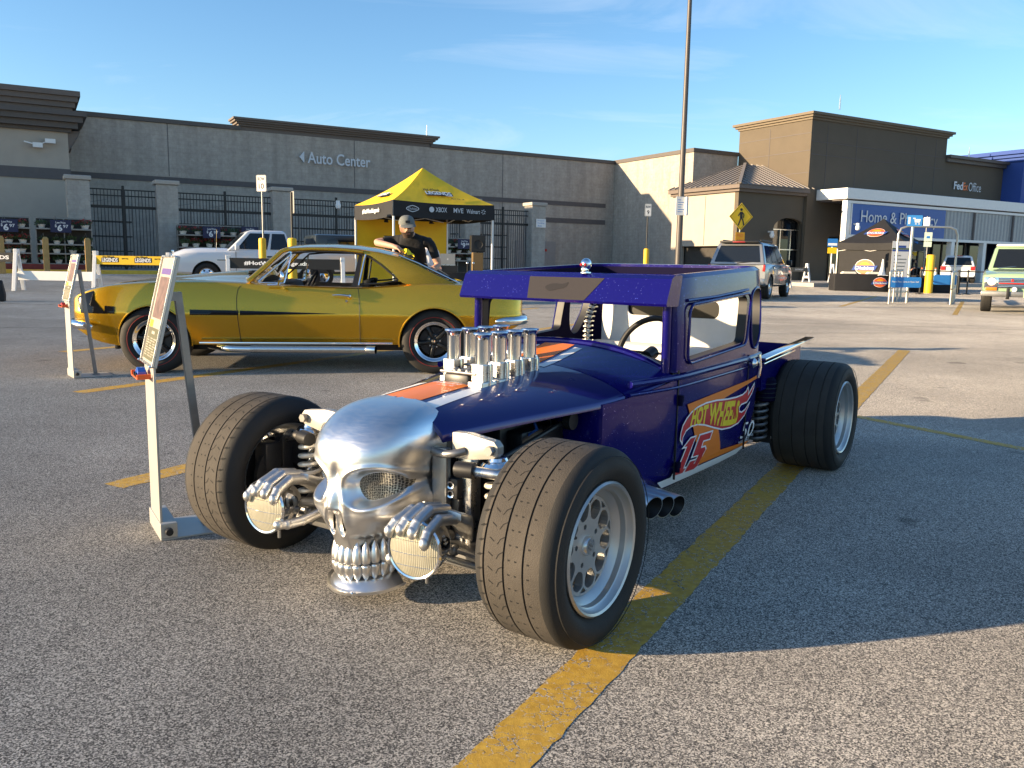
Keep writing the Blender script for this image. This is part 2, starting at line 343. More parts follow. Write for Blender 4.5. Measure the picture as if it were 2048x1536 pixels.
def perforated(name, col, scale=150.0, hole=.32):
    """punched sheet metal: dark round holes in a staggered grid"""
    m_, t, p = newmat(name); tcn = N(t, 'ShaderNodeTexCoord'); vec = tcn.outputs['Object']
    sx = N(t, 'ShaderNodeSeparateXYZ'); t.links.new(vec, sx.inputs[0])
    cb = N(t, 'ShaderNodeCombineXYZ'); t.links.new(sx.outputs[1], cb.inputs[0]); t.links.new(sx.outputs[2], cb.inputs[1])
    vo = N(t, 'ShaderNodeTexVoronoi', i_Scale=scale, i_Randomness=.25, voronoi_dimensions='2D'); t.links.new(cb.outputs[0], vo.inputs['Vector'])
    f = ramp(t, vo.outputs['Distance'], [(hole, 0.0), (hole + .08, 1.0)])
    mx = N(t, 'ShaderNodeMixRGB'); mx.inputs[1].default_value = (.004, .004, .004, 1); mx.inputs[2].default_value = (*col, 1); t.links.new(f, mx.inputs[0]); t.links.new(mx.outputs[0], p.inputs['Base Color'])
    t.links.new(f, p.inputs['Metallic']); p.inputs['Roughness'].default_value = .3
    return m_
def foliage(name, c1, c2):
    m_, t, p = newmat(name); oi = N(t, 'ShaderNodeTexCoord'); nz = N(t, 'ShaderNodeTexNoise', i_Scale=14.0, i_Detail=3.0); t.links.new(oi.outputs['Object'], nz.inputs['Vector'])
    t.links.new(ramp(t, nz.outputs['Fac'], [(.35, c1), (.65, c2)]), p.inputs['Base Color']); p.inputs['Roughness'].default_value = .6; return m_

X = {}
X['asphalt'] = asphalt(); X['line'] = lot_paint()
X['concrete'] = pm('kerb_concrete', (.36, .34, .31), .85, var=.15, vscale=3, bump=.004, bscale=60)
X['kerb_yellow'] = pm('yellow_kerb_paint', (.62, .42, .05), .7, var=.18, vscale=9)
X['block'] = blockwall('split_face_block', (.40, .355, .305)); X['stucco'] = pm('tan_stucco', (.40, .345, .285), .9, var=.06, vscale=1.5, bump=.004, bscale=40)
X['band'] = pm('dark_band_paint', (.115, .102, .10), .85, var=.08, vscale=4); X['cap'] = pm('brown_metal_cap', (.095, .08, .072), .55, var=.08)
X['cornice'] = pm('brown_cornice', (.15, .122, .105), .8, var=.06); X['tower'] = pm('dark_brown_stucco', (.105, .085, .062), .88, var=.07, vscale=1.2)
X['pillar'] = blockwall('pillar_block', (.36, .335, .30), .4, .2, .02); X['pillarcap'] = pm('pillar_cap', (.38, .35, .31), .85, var=.1)
X['metalroof'] = pm('standing_seam_roof', (.24, .215, .195), .55, metal=.2, var=.06); X['white'] = pm('white_paint', (.74, .73, .71), .45, var=.04)
X['blue'] = pm('store_blue', (.012, .085, .34), .45, var=.04); X['blue2'] = pm('store_wall_blue', (.02, .06, .26), .7, var=.05)
X['letters'] = pm('white_letters', (.62, .64, .66), .5); X['orange'] = pm('orange_letters', (.75, .16, .03), .5); X['black'] = pm('black_paint', (.012, .012, .013), .45)
X['iron'] = pm('black_iron', (.012, .013, .014), .5, var=.2, vscale=12); X['corr'] = pm('grey_corrugated', (.30, .31, .32), .5, metal=.3, var=.08)
X['darkglass'] = pm('dark_glass', (.01, .012, .014), .05, spec=.8); X['recess'] = pm('shop_interior', (.05, .045, .04), .9, var=.2)
X['glass'] = pm('car_glass', (.9, .95, .93), .0, trans=1.0, ior=1.08, spec=.8)
X['chrome'] = pm('chrome', (.82, .82, .82), .06, metal=1.0, rvar=.03, vscale=20); X['wheelsilver'] = pm('silver_wheel_paint', (.46, .46, .45), .38, metal=.7, coat=.3, var=.05); X['alu'] = pm('satin_aluminium', (.64, .63, .61), .3, metal=1.0, rvar=.1, vscale=25)
X['brushed'] = pm('hand_rubbed_metal', (.80, .79, .775), .33, metal=1.0, rvar=.05, vscale=30, aniso=(1, 1, 5), bump=.0002, bscale=14)
X['steel'] = pm('grey_steel', (.22, .22, .22), .42, metal=.8, var=.15, vscale=15); X['darksteel'] = pm('dark_engine_metal', (.03, .03, .032), .4, metal=.5, var=.3, vscale=12)
X['rubber'] = pm('tyre_rubber', (.017, .016, .015), .75, var=.3, vscale=8, bump=.0008, bscale=300, rvar=.1); X['tread'] = pm('scrubbed_tread', (.050, .043, .036), .85, var=.28, vscale=7, bump=.0015, bscale=220)
X['groove'] = pm('tread_groove', (.008, .008, .008), .9); X['yellow'] = pm('yellow_vinyl', (.78, .48, .015), .5, var=.05, vscale=3); X['bollard'] = pm('yellow_bollard', (.72, .44, .02), .55, var=.1, vscale=7)
X['wood'] = pm('weathered_post', (.40, .25, .09), .8, var=.25, vscale=6, aniso=(6, 6, 1)); X['tarp'] = pm('black_polyester', (.012, .012, .014), .75, var=.2, vscale=4)
X['tentyellow'] = pm('yellow_polyester', (.86, .52, .010), .6, var=.07, vscale=2.5, bump=.01, bscale=3)
X['skin'] = pm('skin', (.46, .26, .18), .55, var=.08, vscale=14); X['blacktee'] = pm('black_cotton', (.012, .012, .014), .9, bump=.01, bscale=14); X['capgrey'] = pm('grey_cap', (.13, .14, .135), .9, var=.1, vscale=30); X['beard'] = pm('dark_beard', (.05, .03, .02), .9)
X['redpaint'] = pm('red_plastic', (.45, .02, .02), .35); X['amber'] = pm('amber_lens', (.75, .18, .02), .25); X['lens'] = pm('lamp_glass', (.85, .86, .82), .08, spec=.7, var=.05)
X['greensign'] = pm('green_sign', (.5, .6, .5), .5); X['signblue'] = pm('sign_blue', (.02, .16, .48), .45); X['safety'] = pm('safety_yellow', (.85, .52, .01), .45)
X['terracotta'] = pm('red_pallet', (.16, .03, .025), .8, var=.3); X['pot'] = pm('white_pot', (.72, .70, .64), .5, var=.05)
X['leaf'] = foliage('leaf_green', (.02, .045, .012), (.06, .10, .025)); X['flower'] = foliage('red_flower', (.16, .01, .012), (.35, .02, .02))
# ------------------------------------------------------------------ ground and lot markings
CA, SA = cos(R(30)), sin(R(30))                       # the store front runs along (CA, SA)
def gz(x, y):
    s = -SA * x + CA * y
    return .00045 * max(0.0, min(s, 36.0) - 5.0) ** 2
gb = B(); ss = [-260, -60, 0, 5] + [5 + k * .775 for k in range(1, 41)] + [40, 120, 400]
gb.loft([[(CA * t - SA * s, SA * t + CA * s, .00045 * max(0.0, min(s, 36.0) - 5.0) ** 2) for t in (-300, -60, -20, 0, 20, 60, 300)] for s in ss], False)
ground = gb.build('parking_lot', X['asphalt'], smooth=40); ground['kind'] = 'structure'
def strip(name, p, q, w, mat, dz=.0014, parent=ground):
    p, q = V((*p, 0)), V((*q, 0)); d = (q - p); n = max(2, int(d.length / .035)); a = V((-d.y, d.x, 0)).normalized() * w / 2; rg_ = random.Random(int(p.x * 100))
    b = B(); b.loft([[(p + d * i / n + a * k * (1 + .07 * rg_.uniform(-1, 1))) for k in (-1, 1)] for i in range(n + 1)], False)
    b.v = [(x, y, gz(x, y) + dz) for x, y, z in b.v]
    return b.build(name, mat, parent)
LD, LN = V((.488, .873)), V((-1.64, 2.81))
for k in (-2, -1, 0, 1, 2, 3):
    p = V((-.33, 1.19)) + LN * k; strip('parking_line', p, p + LD * 12.0, .155, X['line'])
for k in range(-2, 2):
    p = V((2.6, 6.43)) + LN * k; strip('divider_line', p + LN * .035, p + LN * .965, .1, X['line'], .0022)
for k in range(-3, 1):
    p = V((9.34, 23.8)) + V((-1.72, 2.95)) * k; strip('parking_line', p, p + LD * 9.3, .12, X['line'])
jp = [V((-30, 19.2)), V((-8, 17.2)), V((5.3, 16.9)), V((8, 16.5)), V((13, 15.4)), V((40, 11))]
for a_, b_ in zip(jp, jp[1:]): strip('tar_joint', a_, b_, .035, X['groove'], .003)
jp = [V((-9.5, 12.2)), V((-4, 12.9)), V((2.0, 13.6)), V((9, 15.3))]
for a_, b_ in zip(jp, jp[1:]): strip('tar_joint', a_, b_, .025, X['groove'], .003)

# ------------------------------------------------------------------ the store
C0 = V((6.65, 57.2, 0)); RZ = R(30)
def SP(t, u, z=0.0): return V((C0.x + SA * u + CA * t, C0.y - CA * u + SA * t, z))
def SPg(t, u): p = SP(t, u); p.z = gz(p.x, p.y); return p
walk = B(); walk.box(-80, -2, -9.9, -.02, .2, .575); walk.box(-2, 60, -18.8, -.02, .1, .42)
sw = walk.build('sidewalk', X['concrete'], loc=C0); sw.rotation_euler.z = RZ; sw['kind'] = 'structure'
kb = B()
kb.box(-80, -2.0, -9.93, -9.85, .3, .585); kb.build('yellow_kerb_edge', X['kerb_yellow'], sw)

store = thing('store_building', 'long grey block store with brown towers, white canopy and blue front behind the lot', 'building', C0, RZ)
def part(name, mat, f, parent=store, smooth=None, bevel=0):
    b = B(); f(b); return b.build(name, mat, parent, smooth, bevel=bevel)
# main wall, seen in shade
part('main_wall', X['block'], lambda b: b.box(-33.4, 0, 0, 12, 0, 7.78))
part('parapet_cap', X['cap'], lambda b: b.box(-33.35, -24.4, -.09, 12, 7.79, 8.0))
part('parapet_cap', X['cap'], lambda b: b.box(-13.5, .05, -.09, 12, 7.79, 8.0))
def corn(b):
    for k, (dz, pr) in enumerate(((7.78, .0), (8.0, .12), (8.1, .22), (8.2, .34), (8.3, .42))):
        z1 = (8.0, 8.1, 8.2, 8.3, 8.4)[k]
        b.box(-24.4 - pr, -13.5 + pr, -pr - .002 * (k + 1), .9, dz, z1)
part('raised_cornice', X['cornice'], corn)
part('wall_band', X['band'], lambda b: b.box(-32.9, -.68, -.035, .1, 4.88, 5.15))
part('wall_band', X['band'], lambda b: b.box(-6.6, -.68, -.035, .1, 3.77, 4.07))
part('wall_joint', X['band'], lambda b: b.box(-8.62, -8.585, -.012, .1, 1, 7.78))
for k, t in enumerate((-18.2, -28.0)): part('wall_joint', X['band'], lambda b: b.box(t, t + .03, -.012, .1, 5.2, 7.77))
def sgn(b):
    text(b, 'Auto Center', lambda u, v: (-20.9 + u, -.16, 6.34 + v), w=3.6, h=.62, offset=.012)
lt = part('wall_lettering', X['letters'], sgn); lt['label'] = 'white Auto Center letters with arrow'
part('wall_lettering', X['letters'], lambda b: b.plate([[(-21.35, 6.65), (-21.08, 6.35), (-21.08, 6.95)]], lambda u, v, w: (u, -.16 + w, v), .08))
part('service_door', pm('grey_service_door', (.27, .25, .235), .6, var=.08), lambda b: b.box(-7.6, -4.6, -.06, .1, .4, 2.55))
for t in (-7.0, -5.6): part('door_notice', X['redpaint'], lambda b: b.box(t, t + .32, -.075, 0, 1.9, 2.06))
part('wall_vent', X['cap'], lambda b: b.box(-6.2, -5.8, -.1, .1, 3.0, 3.12), bevel=.01)
# block that steps forward on the left, with its heavy cornice
part('side_block', X['stucco'], lambda b: b.box(-55, -32.6, -3.45, 12, 0, 6.52))
part('side_band', X['band'], lambda b: b.box(-55, -32.56, -3.49, 0, 4.45, 4.92))
def corn2(b):
    for k, (z0, z1, pr) in enumerate(((6.5, 6.65, .15), (6.65, 6.9, .4), (6.9, 7.15, .6), (7.15, 7.35, .75))):
        b.box(-55, -32.6 + pr, -3.45 - pr, 9, z0 + .001, z1)
part('side_cornice', X['cap'], corn2)
def tw(b):
    b.box(-35.2, -32.4, -1.6, 2, 6.0, 7.6)
    for k, pr in enumerate((.12, .24, .36, .46)): b.box(-35.2 - pr, -32.4 + pr, -1.6 - pr, 2 + pr, 7.6 + .24 * k, 7.6 + .24 * (k + 1) - .004)
part('side_tower', X['cornice'], tw)
part('side_tower_corbel', X['cornice'], lambda b: b.add([(-32.7, -3.4, 5.6), (-32.1, -3.4, 6.6), (-32.7, -3.4, 6.6), (-32.7, -1, 5.6), (-32.1, -1, 6.6), (-32.7, -1, 6.6)], [(0, 1, 2), (3, 5, 4), (0, 3, 4, 1), (1, 4, 5, 2), (0, 2, 5, 3)]))
# wing that returns towards the lot: sunlit end, then the entrance tower
part('return_wing', X['block'], lambda b: b.box(.02, 3.58, -7.7, 12, 0, 7.8))
part('return_cap', X['cap'], lambda b: b.box(-.06, 3.58, -7.78, 12, 7.803, 8.03))
part('entrance_tower', X['tower'], lambda b: b.box(3.6, 15.9, -13.2, -7.72, 0, 9.3))
def corn3(b):
    for k, (z0, z1, pr) in enumerate(((9.28, 9.40, .08), (9.40, 9.52, .2), (9.52, 9.66, .32))):
        b.box(3.6 - pr, 15.9 + pr, -13.2 - pr, -7.72 + pr, z0 + .001, z1)
part('tower_cornice', pm('tower_cornice_brown', (.15, .12, .085), .8, var=.06), corn3)
for z in (6.4, 7.6, 8.55): part('tower_joint', X['band'], lambda b: b.box(3.585, 3.7, -13.19, -7.75, z, z + .035))
for y in (-10.2,): part('tower_joint', X['band'], lambda b: b.box(3.585, 3.7, y, y + .035, 4.5, 9.1))
for t in (4.9, 7.4, 12.8, 14.8): part('tower_joint', X['band'], lambda b: b.box(t, t + .03, -13.215, -13, 5.5, 9.1))
for z in (7.4, 8.1): part('tower_joint', X['band'], lambda b: b.box(3.65, 15.85, -13.213, -13, z, z + .03))
part('entrance_tower', X['tower'], lambda b: b.box(15.92, 22.4, -13.1, 6, 0, 7.9)); 
part('tower_cap', X['cap'], lambda b: (b.box(15.92, 22.6, -13.3, 6, 7.9, 8.12), b.box(15.92, 22.9, -13.5, 6, 8.122, 8.3)))
def fx(b): text(b, 'Fed', lambda u, v: (17.0 + u, -13.2, 6.25 + v), w=.95, h=.5, offset=.025)
part('wall_lettering', X['letters'], fx)
part('wall_lettering', X['orange'], lambda b: text(b, 'Ex', lambda u, v: (17.98 + u, -13.2, 6.25 + v), w=.5, h=.49, offset=.025))
part('wall_lettering', X['letters'], lambda b: text(b, 'Office', lambda u, v: (18.57 + u, -13.2, 6.22 + v), w=1.35, h=.56, offset=-.004))
# vestibule with its hipped metal roof
part('vestibule_front', X['tower'], lambda b: b.plate([[(-1.44, .3), (-.9, .3), (-.9, 2.25), (.55, 2.25), (.55, .3), (3.59, .3), (3.59, 5.1), (-1.44, 5.1)], [(1.3 + 1.25 * (1 - cos(pi * k / 12)), 3.25 + .62 * sin(pi * k / 12)) for k in range(13)] + [(3.8, .9), (1.3, .9)]], lambda u, v, w: (u, -13.0 + w, v), .28))
part('vestibule_side', X['stucco'], lambda b: (b.box(-1.44, -1.1, -12.72, -7.72, 2.25, 5.1), b.box(-1.44, -1.1, -8.5, -7.72, .3, 2.25)))
part('vestibule_joint', X['band'], lambda b: b.box(-1.452, -1.3, -10.5, -10.47, 2.3, 5.0))
part('vestibule_recess', X['recess'], lambda b: b.box(-1.0, 3.55, -12.0, -7.75, .3, 4.9))
part('window_glass', X['darkglass'], lambda b: b.box(1.25, 3.85, -12.66, -12.6, .85, 3.95))
for t in (1.3, 2.12, 2.95, 3.74): part('window_mullion', X['alu'], lambda b: b.box(t, t + .06, -12.74, -12.665, .9, 3.25))
for z in (.9, 2.1, 3.2): part('window_mullion', X['alu'], lambda b: b.box(1.3, 3.8, -12.75, -12.665, z, z + .055))
part('vestibule_eave', X['cornice'], lambda b: (b.box(-1.62, 3.585, -13.2, -7.7, 5.1, 5.25), b.box(-1.8, 3.585, -13.38, -7.7, 5.252, 5.45)))
apex0, apex1 = V((2.1, -9.8, 7.05)), V((3.58, -9.8, 7.05))
def roofp(b):
    A, Bc, Cc, Dd = V((-1.84, -7.6, 5.46)), V((-1.84, -13.42, 5.46)), V((3.59, -13.42, 5.46)), V((3.58, -7.6, 5.46))
    b.add([A, Bc, apex0], [(0, 1, 2)]); b.add([Bc, Cc, apex1, apex0], [(0, 1, 2, 3)]); b.add([A, apex0, apex1, Dd], [(0, 1, 2, 3)])
part('hipped_roof', X['metalroof'], roofp)
for k in range(13):                                    # standing seams
    f = (k + .5) / 13; e = V((-1.84, -7.6 - 5.82 * f, 5.46)); top = apex0 + (V((-1.84, -7.6 if f < .378 else -13.42, 5.46)) - apex0) * (abs(f - .378) / (.378 if f < .378 else .622))
    part('roof_seam', X['metalroof'], lambda b: b.bar(e + V((0, 0, .03)), top + V((0, 0, .03)), .05, .06))
for k in range(14):
    f = (k + .5) / 14; x = -1.84 + 5.93 * f; e = V((x, -13.42, 5.46)); top = V((x, -9.8, 7.05)) if x > 2.1 else V((-1.84, -13.42, 5.46)).lerp(apex0, (x + 1.84) / 3.94)
    part('roof_seam', X['metalroof'], lambda b: b.bar(e + V((0, 0, .03)), top + V((0, 0, .03)), .05, .06))
part('roof_hip_cap', X['metalroof'], lambda b: b.bar((-1.84, -13.42, 5.5), apex0 + V((0, 0, .05)), .16, .08))
# white canopy, blue sign panel, corrugated screens
part('canopy_fascia', X['white'], lambda b: b.box(4.3, 60, -15.3, -13.22, 4.9, 5.48), bevel=.02)
part('canopy_soffit_beam', X['white'], lambda b: (b.box(4.45, 60, -15.22, -14.9, 4.68, 4.82), b.box(4.45, 60, -15.26, -14.9, 2.84, 2.99)))
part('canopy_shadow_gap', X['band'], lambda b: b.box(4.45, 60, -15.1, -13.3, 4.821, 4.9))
for t in (4.42, 14.1, 17.4, 21.5, 26.0): part('canopy_post', X['white'], lambda b: b.box(t, t + .32, -15.25, -14.93, .3, 2.84 if t > 5 else 4.68))
bp_ = part('sign_panel', X['blue'], lambda b: b.box(4.95, 13.35, -15.19, -15.05, 3.0, 4.67)); bp_['label'] = 'blue panel reading Home & Pharmacy'
part('panel_edge', X['white'], lambda b: b.box(4.86, 4.945, -15.2, -14.95, 3.0, 4.67))
part('wall_lettering', X['letters'], lambda b: text(b, 'Home & Pharmacy', lambda u, v: (5.65 + u, -15.24, 3.5 + v), w=6.9, h=.84, offset=.004))
def corrug(b):
    n = 320; pts = [(13.4 + .09 * k, -15.15 + (.04 if k % 4 < 2 else 0)) for k in range(n)]
    b.loft([[(x, y, z) for x, y in pts] for z in (3.0, 4.67)], False)
part('corrugated_screen', X['corr'], corrug)
for t in (16.2, 20.4, 24.6): part('screen_post', X['band'], lambda b: b.box(t, t + .14, -15.24, -15.16, 3.0, 4.67))
part('storefront_glass', X['darkglass'], lambda b: b.box(5.6, 60, -13.3, -13.24, .4, 2.9))
for k in range(12): part('storefront_mullion', X['cap'], lambda b: b.box(6.5 + 2.4 * k, 6.58 + 2.4 * k, -13.36, -13.305, .4, 2.9))
# blue main front further right
part('blue_front', X['blue2'], lambda b: b.box(22.42, 60, -14.4, 8, 0, 8.5))
part('blue_cornice', X['blue2'], lambda b: (b.box(22.3, 60, -14.55, 8, 8.3, 8.55), b.box(22.1, 60, -14.75, 8, 8.552, 8.75), b.box(21.9, 60, -14.95, 8, 8.752, 9.0)))
for k in range(14): part('cornice_bracket', X['blue2'], lambda b: b.box(23.0 + .8 * k, 23.35 + .8 * k, -14.62, -14.41, 7.95, 8.295))
part('wall_lettering', X['letters'], lambda b: text(b, 'Walmart', lambda u, v: (25.6 + u, -14.5, 5.7 + v), w=8.0, h=1.6, offset=.03))
# bits on the walls and roofs
def camdome(b): b.lathe([(0, 0), (.09, 0), (.09, -.12), (.12, -.16), (.13, -.26), (.1, -.36), (.0, -.4)], 14)
for t, u, z in ((-36.8, 3.72, 4.45), (.9, 13.3, 3.1), (5.1, 15.5, 3.6), (-21.6, 7.4, 3.9)):
    o = part('security_camera', X['white'], camdome, None, 40); o.location = SP(t, u, z); tag(o, 'white dome camera ' + {-36.8: 'on the tan wall above the hanging flower racks', .9: 'beside the yellow pedestrian sign', 5.1: 'on the white canopy post', -21.6: 'on the black fence behind the yellow tent'}[t], 'camera', 'wall cameras')
    part('bracket', X['white'], lambda b: b.box(-.02, .02, -.02, .3, -.08, 0), o); o.rotation_euler.z = RZ
o = part('wall_lamp', X['white'], lambda b: (b.box(-.28, .1, -.2, .0, -.1, .1), b.bar((-.28, -.1, .05), (-.6, -.1, .12), .05), b.box(.2, .6, -.15, 0, .12, .3), b.bar((.0, -.05, .05), (.3, -.05, .2), .04)), None)
o.location = SP(-33.7, 3.6, 5.85); o.rotation_euler.z = RZ; tag(o, 'small white twin wall lamp at the corner of the tan side block', 'lamp')
for t, u, z0, h, nm in ((-12.4, -3, 8.2, 1.0, 'grey parapet of the long wall'), (6.6, 12.5, 10.2, .6, 'tall brown entrance tower'), (20.2, 12.0, 8.3, .7, 'lower brown tower beside the blue front')):
    o = part('roof_mast', X['alu'], lambda b: (b.tube([(0, 0, 0), (0, 0, h)], .05, 8), b.tube([(0, 0, h * .5), (0, 0, h * 1.35)], .03, 8)), None, 40); o.location = SP(t, u, z0); tag(o, 'thin pale mast above the ' + nm, 'mast')

# ------------------------------------------------------------------ garden yard fence
def pillar(t, label):
    o = thing('block_pillar', label, 'pillar', SP(t, 6.9, .575), RZ, 'pillars of the garden yard fence')
    b = B(); b.box(-.43, .43, -.43, .43, 0, 3.62); b.build('shaft', X['pillar'], o, bevel=.03)
    b = B(); b.box(-.5, .5, -.5, .5, 3.622, 3.8); b.build('cap_stone', X['pillarcap'], o, bevel=.03)
    return o
for t, lb in ((-32.5, 'stone block pillar at the left end of the fence'), (-29.1, 'stone block pillar behind the nose of the white pickup'), (-24.2, 'stone block pillar left of the yellow tent behind the parking sign'),
              (-14.4, 'stone block pillar half hidden by the right side of the yellow tent'), (-10.4, 'stone block pillar with white notice at the right end of the fence')): pillar(t, lb)
o = B().box(-.3, .3, -.03, 0, 0, .45).build('white_notice', X['white'], loc=SP(-10.3, 7.36, 3.05)); o.rotation_euler.z = RZ; tag(o, 'small white notice fixed to the last fence pillar', 'notice')
b = B()
for k, s_ in enumerate(('Propane', 'Handling', 'Area')): text(b, s_, lambda u, v: (-.22 + u, -.036, .31 - .13 * k + v), w=.42 if k < 2 else .26, h=.09)
b.build('notice_text', X['signblue'], o)
def fence(t0, t1, label):
    o = thing('iron_fence', label, 'fence', SP(t0, 6.9, .575), RZ, 'black iron fence panels between the pillars'); L = t1 - t0
    for z in (.18, 2.55, 3.05, 3.3): B().box(0, L, -.025, .025, z, z + (.05 if z != 2.55 else .12)).build('rail', X['iron'], o)
    n = int(L / .13); b = B()
    for k in range(1, n): b.box(L * k / n - .013, L * k / n + .013, -.013, .013, .06, 3.34)
    pk = b.build('pickets', X['iron'], o); pk['kind'] = 'stuff'
    m = max(1, int(L / 2.3))
    for k in range(1, m + 1): B().box(L * k / (m + 1) - .05, L * k / (m + 1) + .05, -.05, .05, 0, 3.5).build('post', X['iron'], o, bevel=.01)
for t0, t1, lb in ((-32.06, -29.54, 'black iron fence between the two leftmost pillars'), (-28.66, -24.64, 'black iron fence above the white pickup'), (-23.76, -14.84, 'long black iron fence behind the yellow tent'), (-13.96, -10.84, 'black iron fence panel right of the yellow tent')): fence(t0, t1, lb)
# shelving and stock seen dimly through the bars
for t0, t1, lb in ((-32.6, -30.3, 'dim steel shelving behind the leftmost fence panel'), (-29, -25.4, 'dim steel shelving behind the fence above the pickup'), (-24, -15.5, 'long dim steel shelving behind the yellow tent'), (-14.2, -11, 'dim steel shelving behind the right fence panel')):
    o = thing('garden_shelving', lb, 'shelving', SP(t0, 4.6, .575), RZ, 'shelving in the garden yard'); L = t1 - t0
    for z in (.1, .75, 1.4, 2.05, 2.7): B().box(0, L, -.4, .4, z, z + .05).build('shelf', X['darksteel'], o)
    for k in range(int(L / 1.2) + 1): B().bar((L * k / int(L / 1.2), -.38, 0), (L * k / int(L / 1.2), -.38, 2.9), .05).build('upright', X['steel'], o)
    for k in range(int(L / 1.5)): B().bar((k * 1.5, -.3, 2.75), (k * 1.5 + 1.3, -.3, 3.02), .03).build('brace', X['steel'], o)
# ------------------------------------------------------------------ the hot rod (x runs rearwards from the front axle, y to its left)
rod = thing('hot_rod_truck', 'low purple blue open wheel hot rod with polished skull grille and orange door graphics', 'car', (-.396, 2.818, 0), R(234.8))
def lamp_glass():
    m_, t, p = newmat('ribbed_lamp_glass'); tcn = N(t, 'ShaderNodeTexCoord'); wv = N(t, 'ShaderNodeTexWave', bands_direction='Y', i_Scale=52.0, i_Distortion=.3); t.links.new(tcn.outputs['Object'], wv.inputs['Vector'])
    nz = N(t, 'ShaderNodeTexNoise', i_Scale=22.0, i_Detail=2.0); t.links.new(tcn.outputs['Object'], nz.inputs['Vector']); md = N(t, 'ShaderNodeMath', operation='MULTIPLY'); t.links.new(wv.outputs['Fac'], md.inputs[0]); t.links.new(nz.outputs['Fac'], md.inputs[1])
    t.links.new(ramp(t, md.outputs[0], [(.1, (.44, .41, .30)), (.5, (.70, .67, .54))]), p.inputs['Base Color']); p.inputs['Metallic'].default_value = .55; p.inputs['Roughness'].default_value = .22; p.inputs['Coat Weight'].default_value = .8; p.inputs['Coat Roughness'].default_value = .03
    bp = N(t, 'ShaderNodeBump', i_Strength=.5, i_Distance=.002); t.links.new(wv.outputs['Fac'], bp.inputs['Height']); t.links.new(bp.outputs[0], p.inputs['Normal']); return m_
X['rod'] = flake('purple_blue_metal_flake', (.006, .004, .115), (.30, .30, .95), .16, 420.0, .993, .2, .28, .2); X['roddark'] = pm('dark_blue_panel', (.004, .003, .02), .8, spec=.1)
X['rodsat'] = pm('satin_blue_hood', (.008, .006, .12), .3, metal=.45, coat=1.0, rvar=.03, vscale=9)
X['trim'] = pm('pale_grey_trim', (.62, .60, .56), .75, var=.06, vscale=9, bump=.001, bscale=120)
X['decwhite'] = pm('white_decal', (.80, .80, .80), .4, coat=.1); X['decorange'] = pm('orange_decal', (.78, .19, .010), .4, coat=.1); X['decred'] = pm('red_decal', (.52, .014, .022), .4, coat=.1)
X['decyellow'] = pm('yellow_decal', (.80, .60, .015), .4, coat=.1); X['visorpatch'] = pm('grey_visor_panel', (.040, .035, .033), .12, spec=.3)
X['visormark'] = pm('dark_grey_visor_mark', (.028, .025, .023), .12, spec=.3)
X['gasket'] = pm('black_trim', (.01, .01, .011), .5); X['lampglass'] = lamp_glass(); X['lamprefl'] = pm('lamp_reflector', (.8, .78, .7), .12, metal=1)
X['perf'] = perforated('perforated_eye_mesh', (.52, .50, .44), 190.0, .38); X['perfdark'] = perforated('dark_window_mesh', (.035, .034, .033), 320.0, .34)

X['weld'] = pm('cast_aluminium', (.60, .59, .57), .42, metal=1.0, rvar=.08, vscale=40)
def RB(name, f, mat, parent=rod, smooth=35, bevel=0, seg=2, merge=0):
    b = B(); f(b); return b.build(name, mat, parent, smooth, True, bevel, seg, merge=merge)
# --- cab
def hw(x): return sm([(-.03, .232), (.0, .243), (.3, .33), (.6, .425), (.79, .472), (.95, .510), (1.12, .535)], x)
def ez(x): return sm([(-.03, .565), (.0, .570), (.4, .597), (.79, .622), (1.12, .672)], x)
def cz(x): return sm([(-.03, .658), (.0, .664), (.3, .684), (.55, .702), (.79, .726), (1.0, .765), (1.12, .792)], x)
PL = [(.64, .0), (.64, .40), (.655, .445), (.70, .462), (.80, .482), (.95, .515), (1.08, .540), (1.2, .547), (1.5, .549), (1.8, .549), (2.0, .547), (2.09, .54), (2.16, .52), (2.215, .48), (2.243, .42), (2.25, .34), (2.25, .15), (2.25, 0)]
def ring(pl, z, off=0.0):
    half = pl; full = [V((x, y)) for x, y in half] + [V((x, -y)) for x, y in reversed(half[1:-1])]
    if off: full = [V(p) for p in inset([tuple(p) for p in full], off)]
    return full
def lower_ring(z, off=0.0):
    k = sm([(.17, .865), (.2, .915), (.25, .962), (.32, .985), (.45, 1.0), (.70, 1.0)], z)
    xr = -.10 * max(0, (.5 - z) / .3) ** 2
    return [(p.x + (xr * max(0, (p.x - 1.6) / .65) if p.x > 1.6 else 0), p.y * k, z if p.x > 1.09 else min(z, ez(p.x) - .006)) for p in ring(PL, z, off)]
def lowerbody(b):
    zs = [.17, .19, .22, .26, .32, .4, .5, .6, .655, .69]
    b.loft([lower_ring(z) for z in zs], True, False, 0); b.loft([lower_ring(z, .03) for z in reversed(zs)], True, False, 1)
    b.loft([lower_ring(.69), lower_ring(.69, .03)], True, False, 0); b.loft([lower_ring(.17), lower_ring(.17, .03)], True, False, 0)
RB('cab_body', lowerbody, [X['rod'], X['trim']], merge=1e-5)
RB('floor_pan', lambda b: b.plate([[(p[0], p[1]) for p in lower_ring(.25, .035)]], lambda u, v, w: (u, v, .2 + w), .02), X['gasket'], smooth=None)
PU = [(1.105, 0), (1.105, .44), (1.107, .505), (1.118, .532), (1.145, .545), (1.3, .549), (1.6, .55), (2.0, .548), (2.09, .541), (2.16, .521), (2.213, .482), (2.243, .42), (2.25, .34), (2.25, .15), (2.25, 0)]
def tilt(x, z): return z + .05 * max(0, x - 1.05) / 1.2 * max(0, (z - .69) / .4)
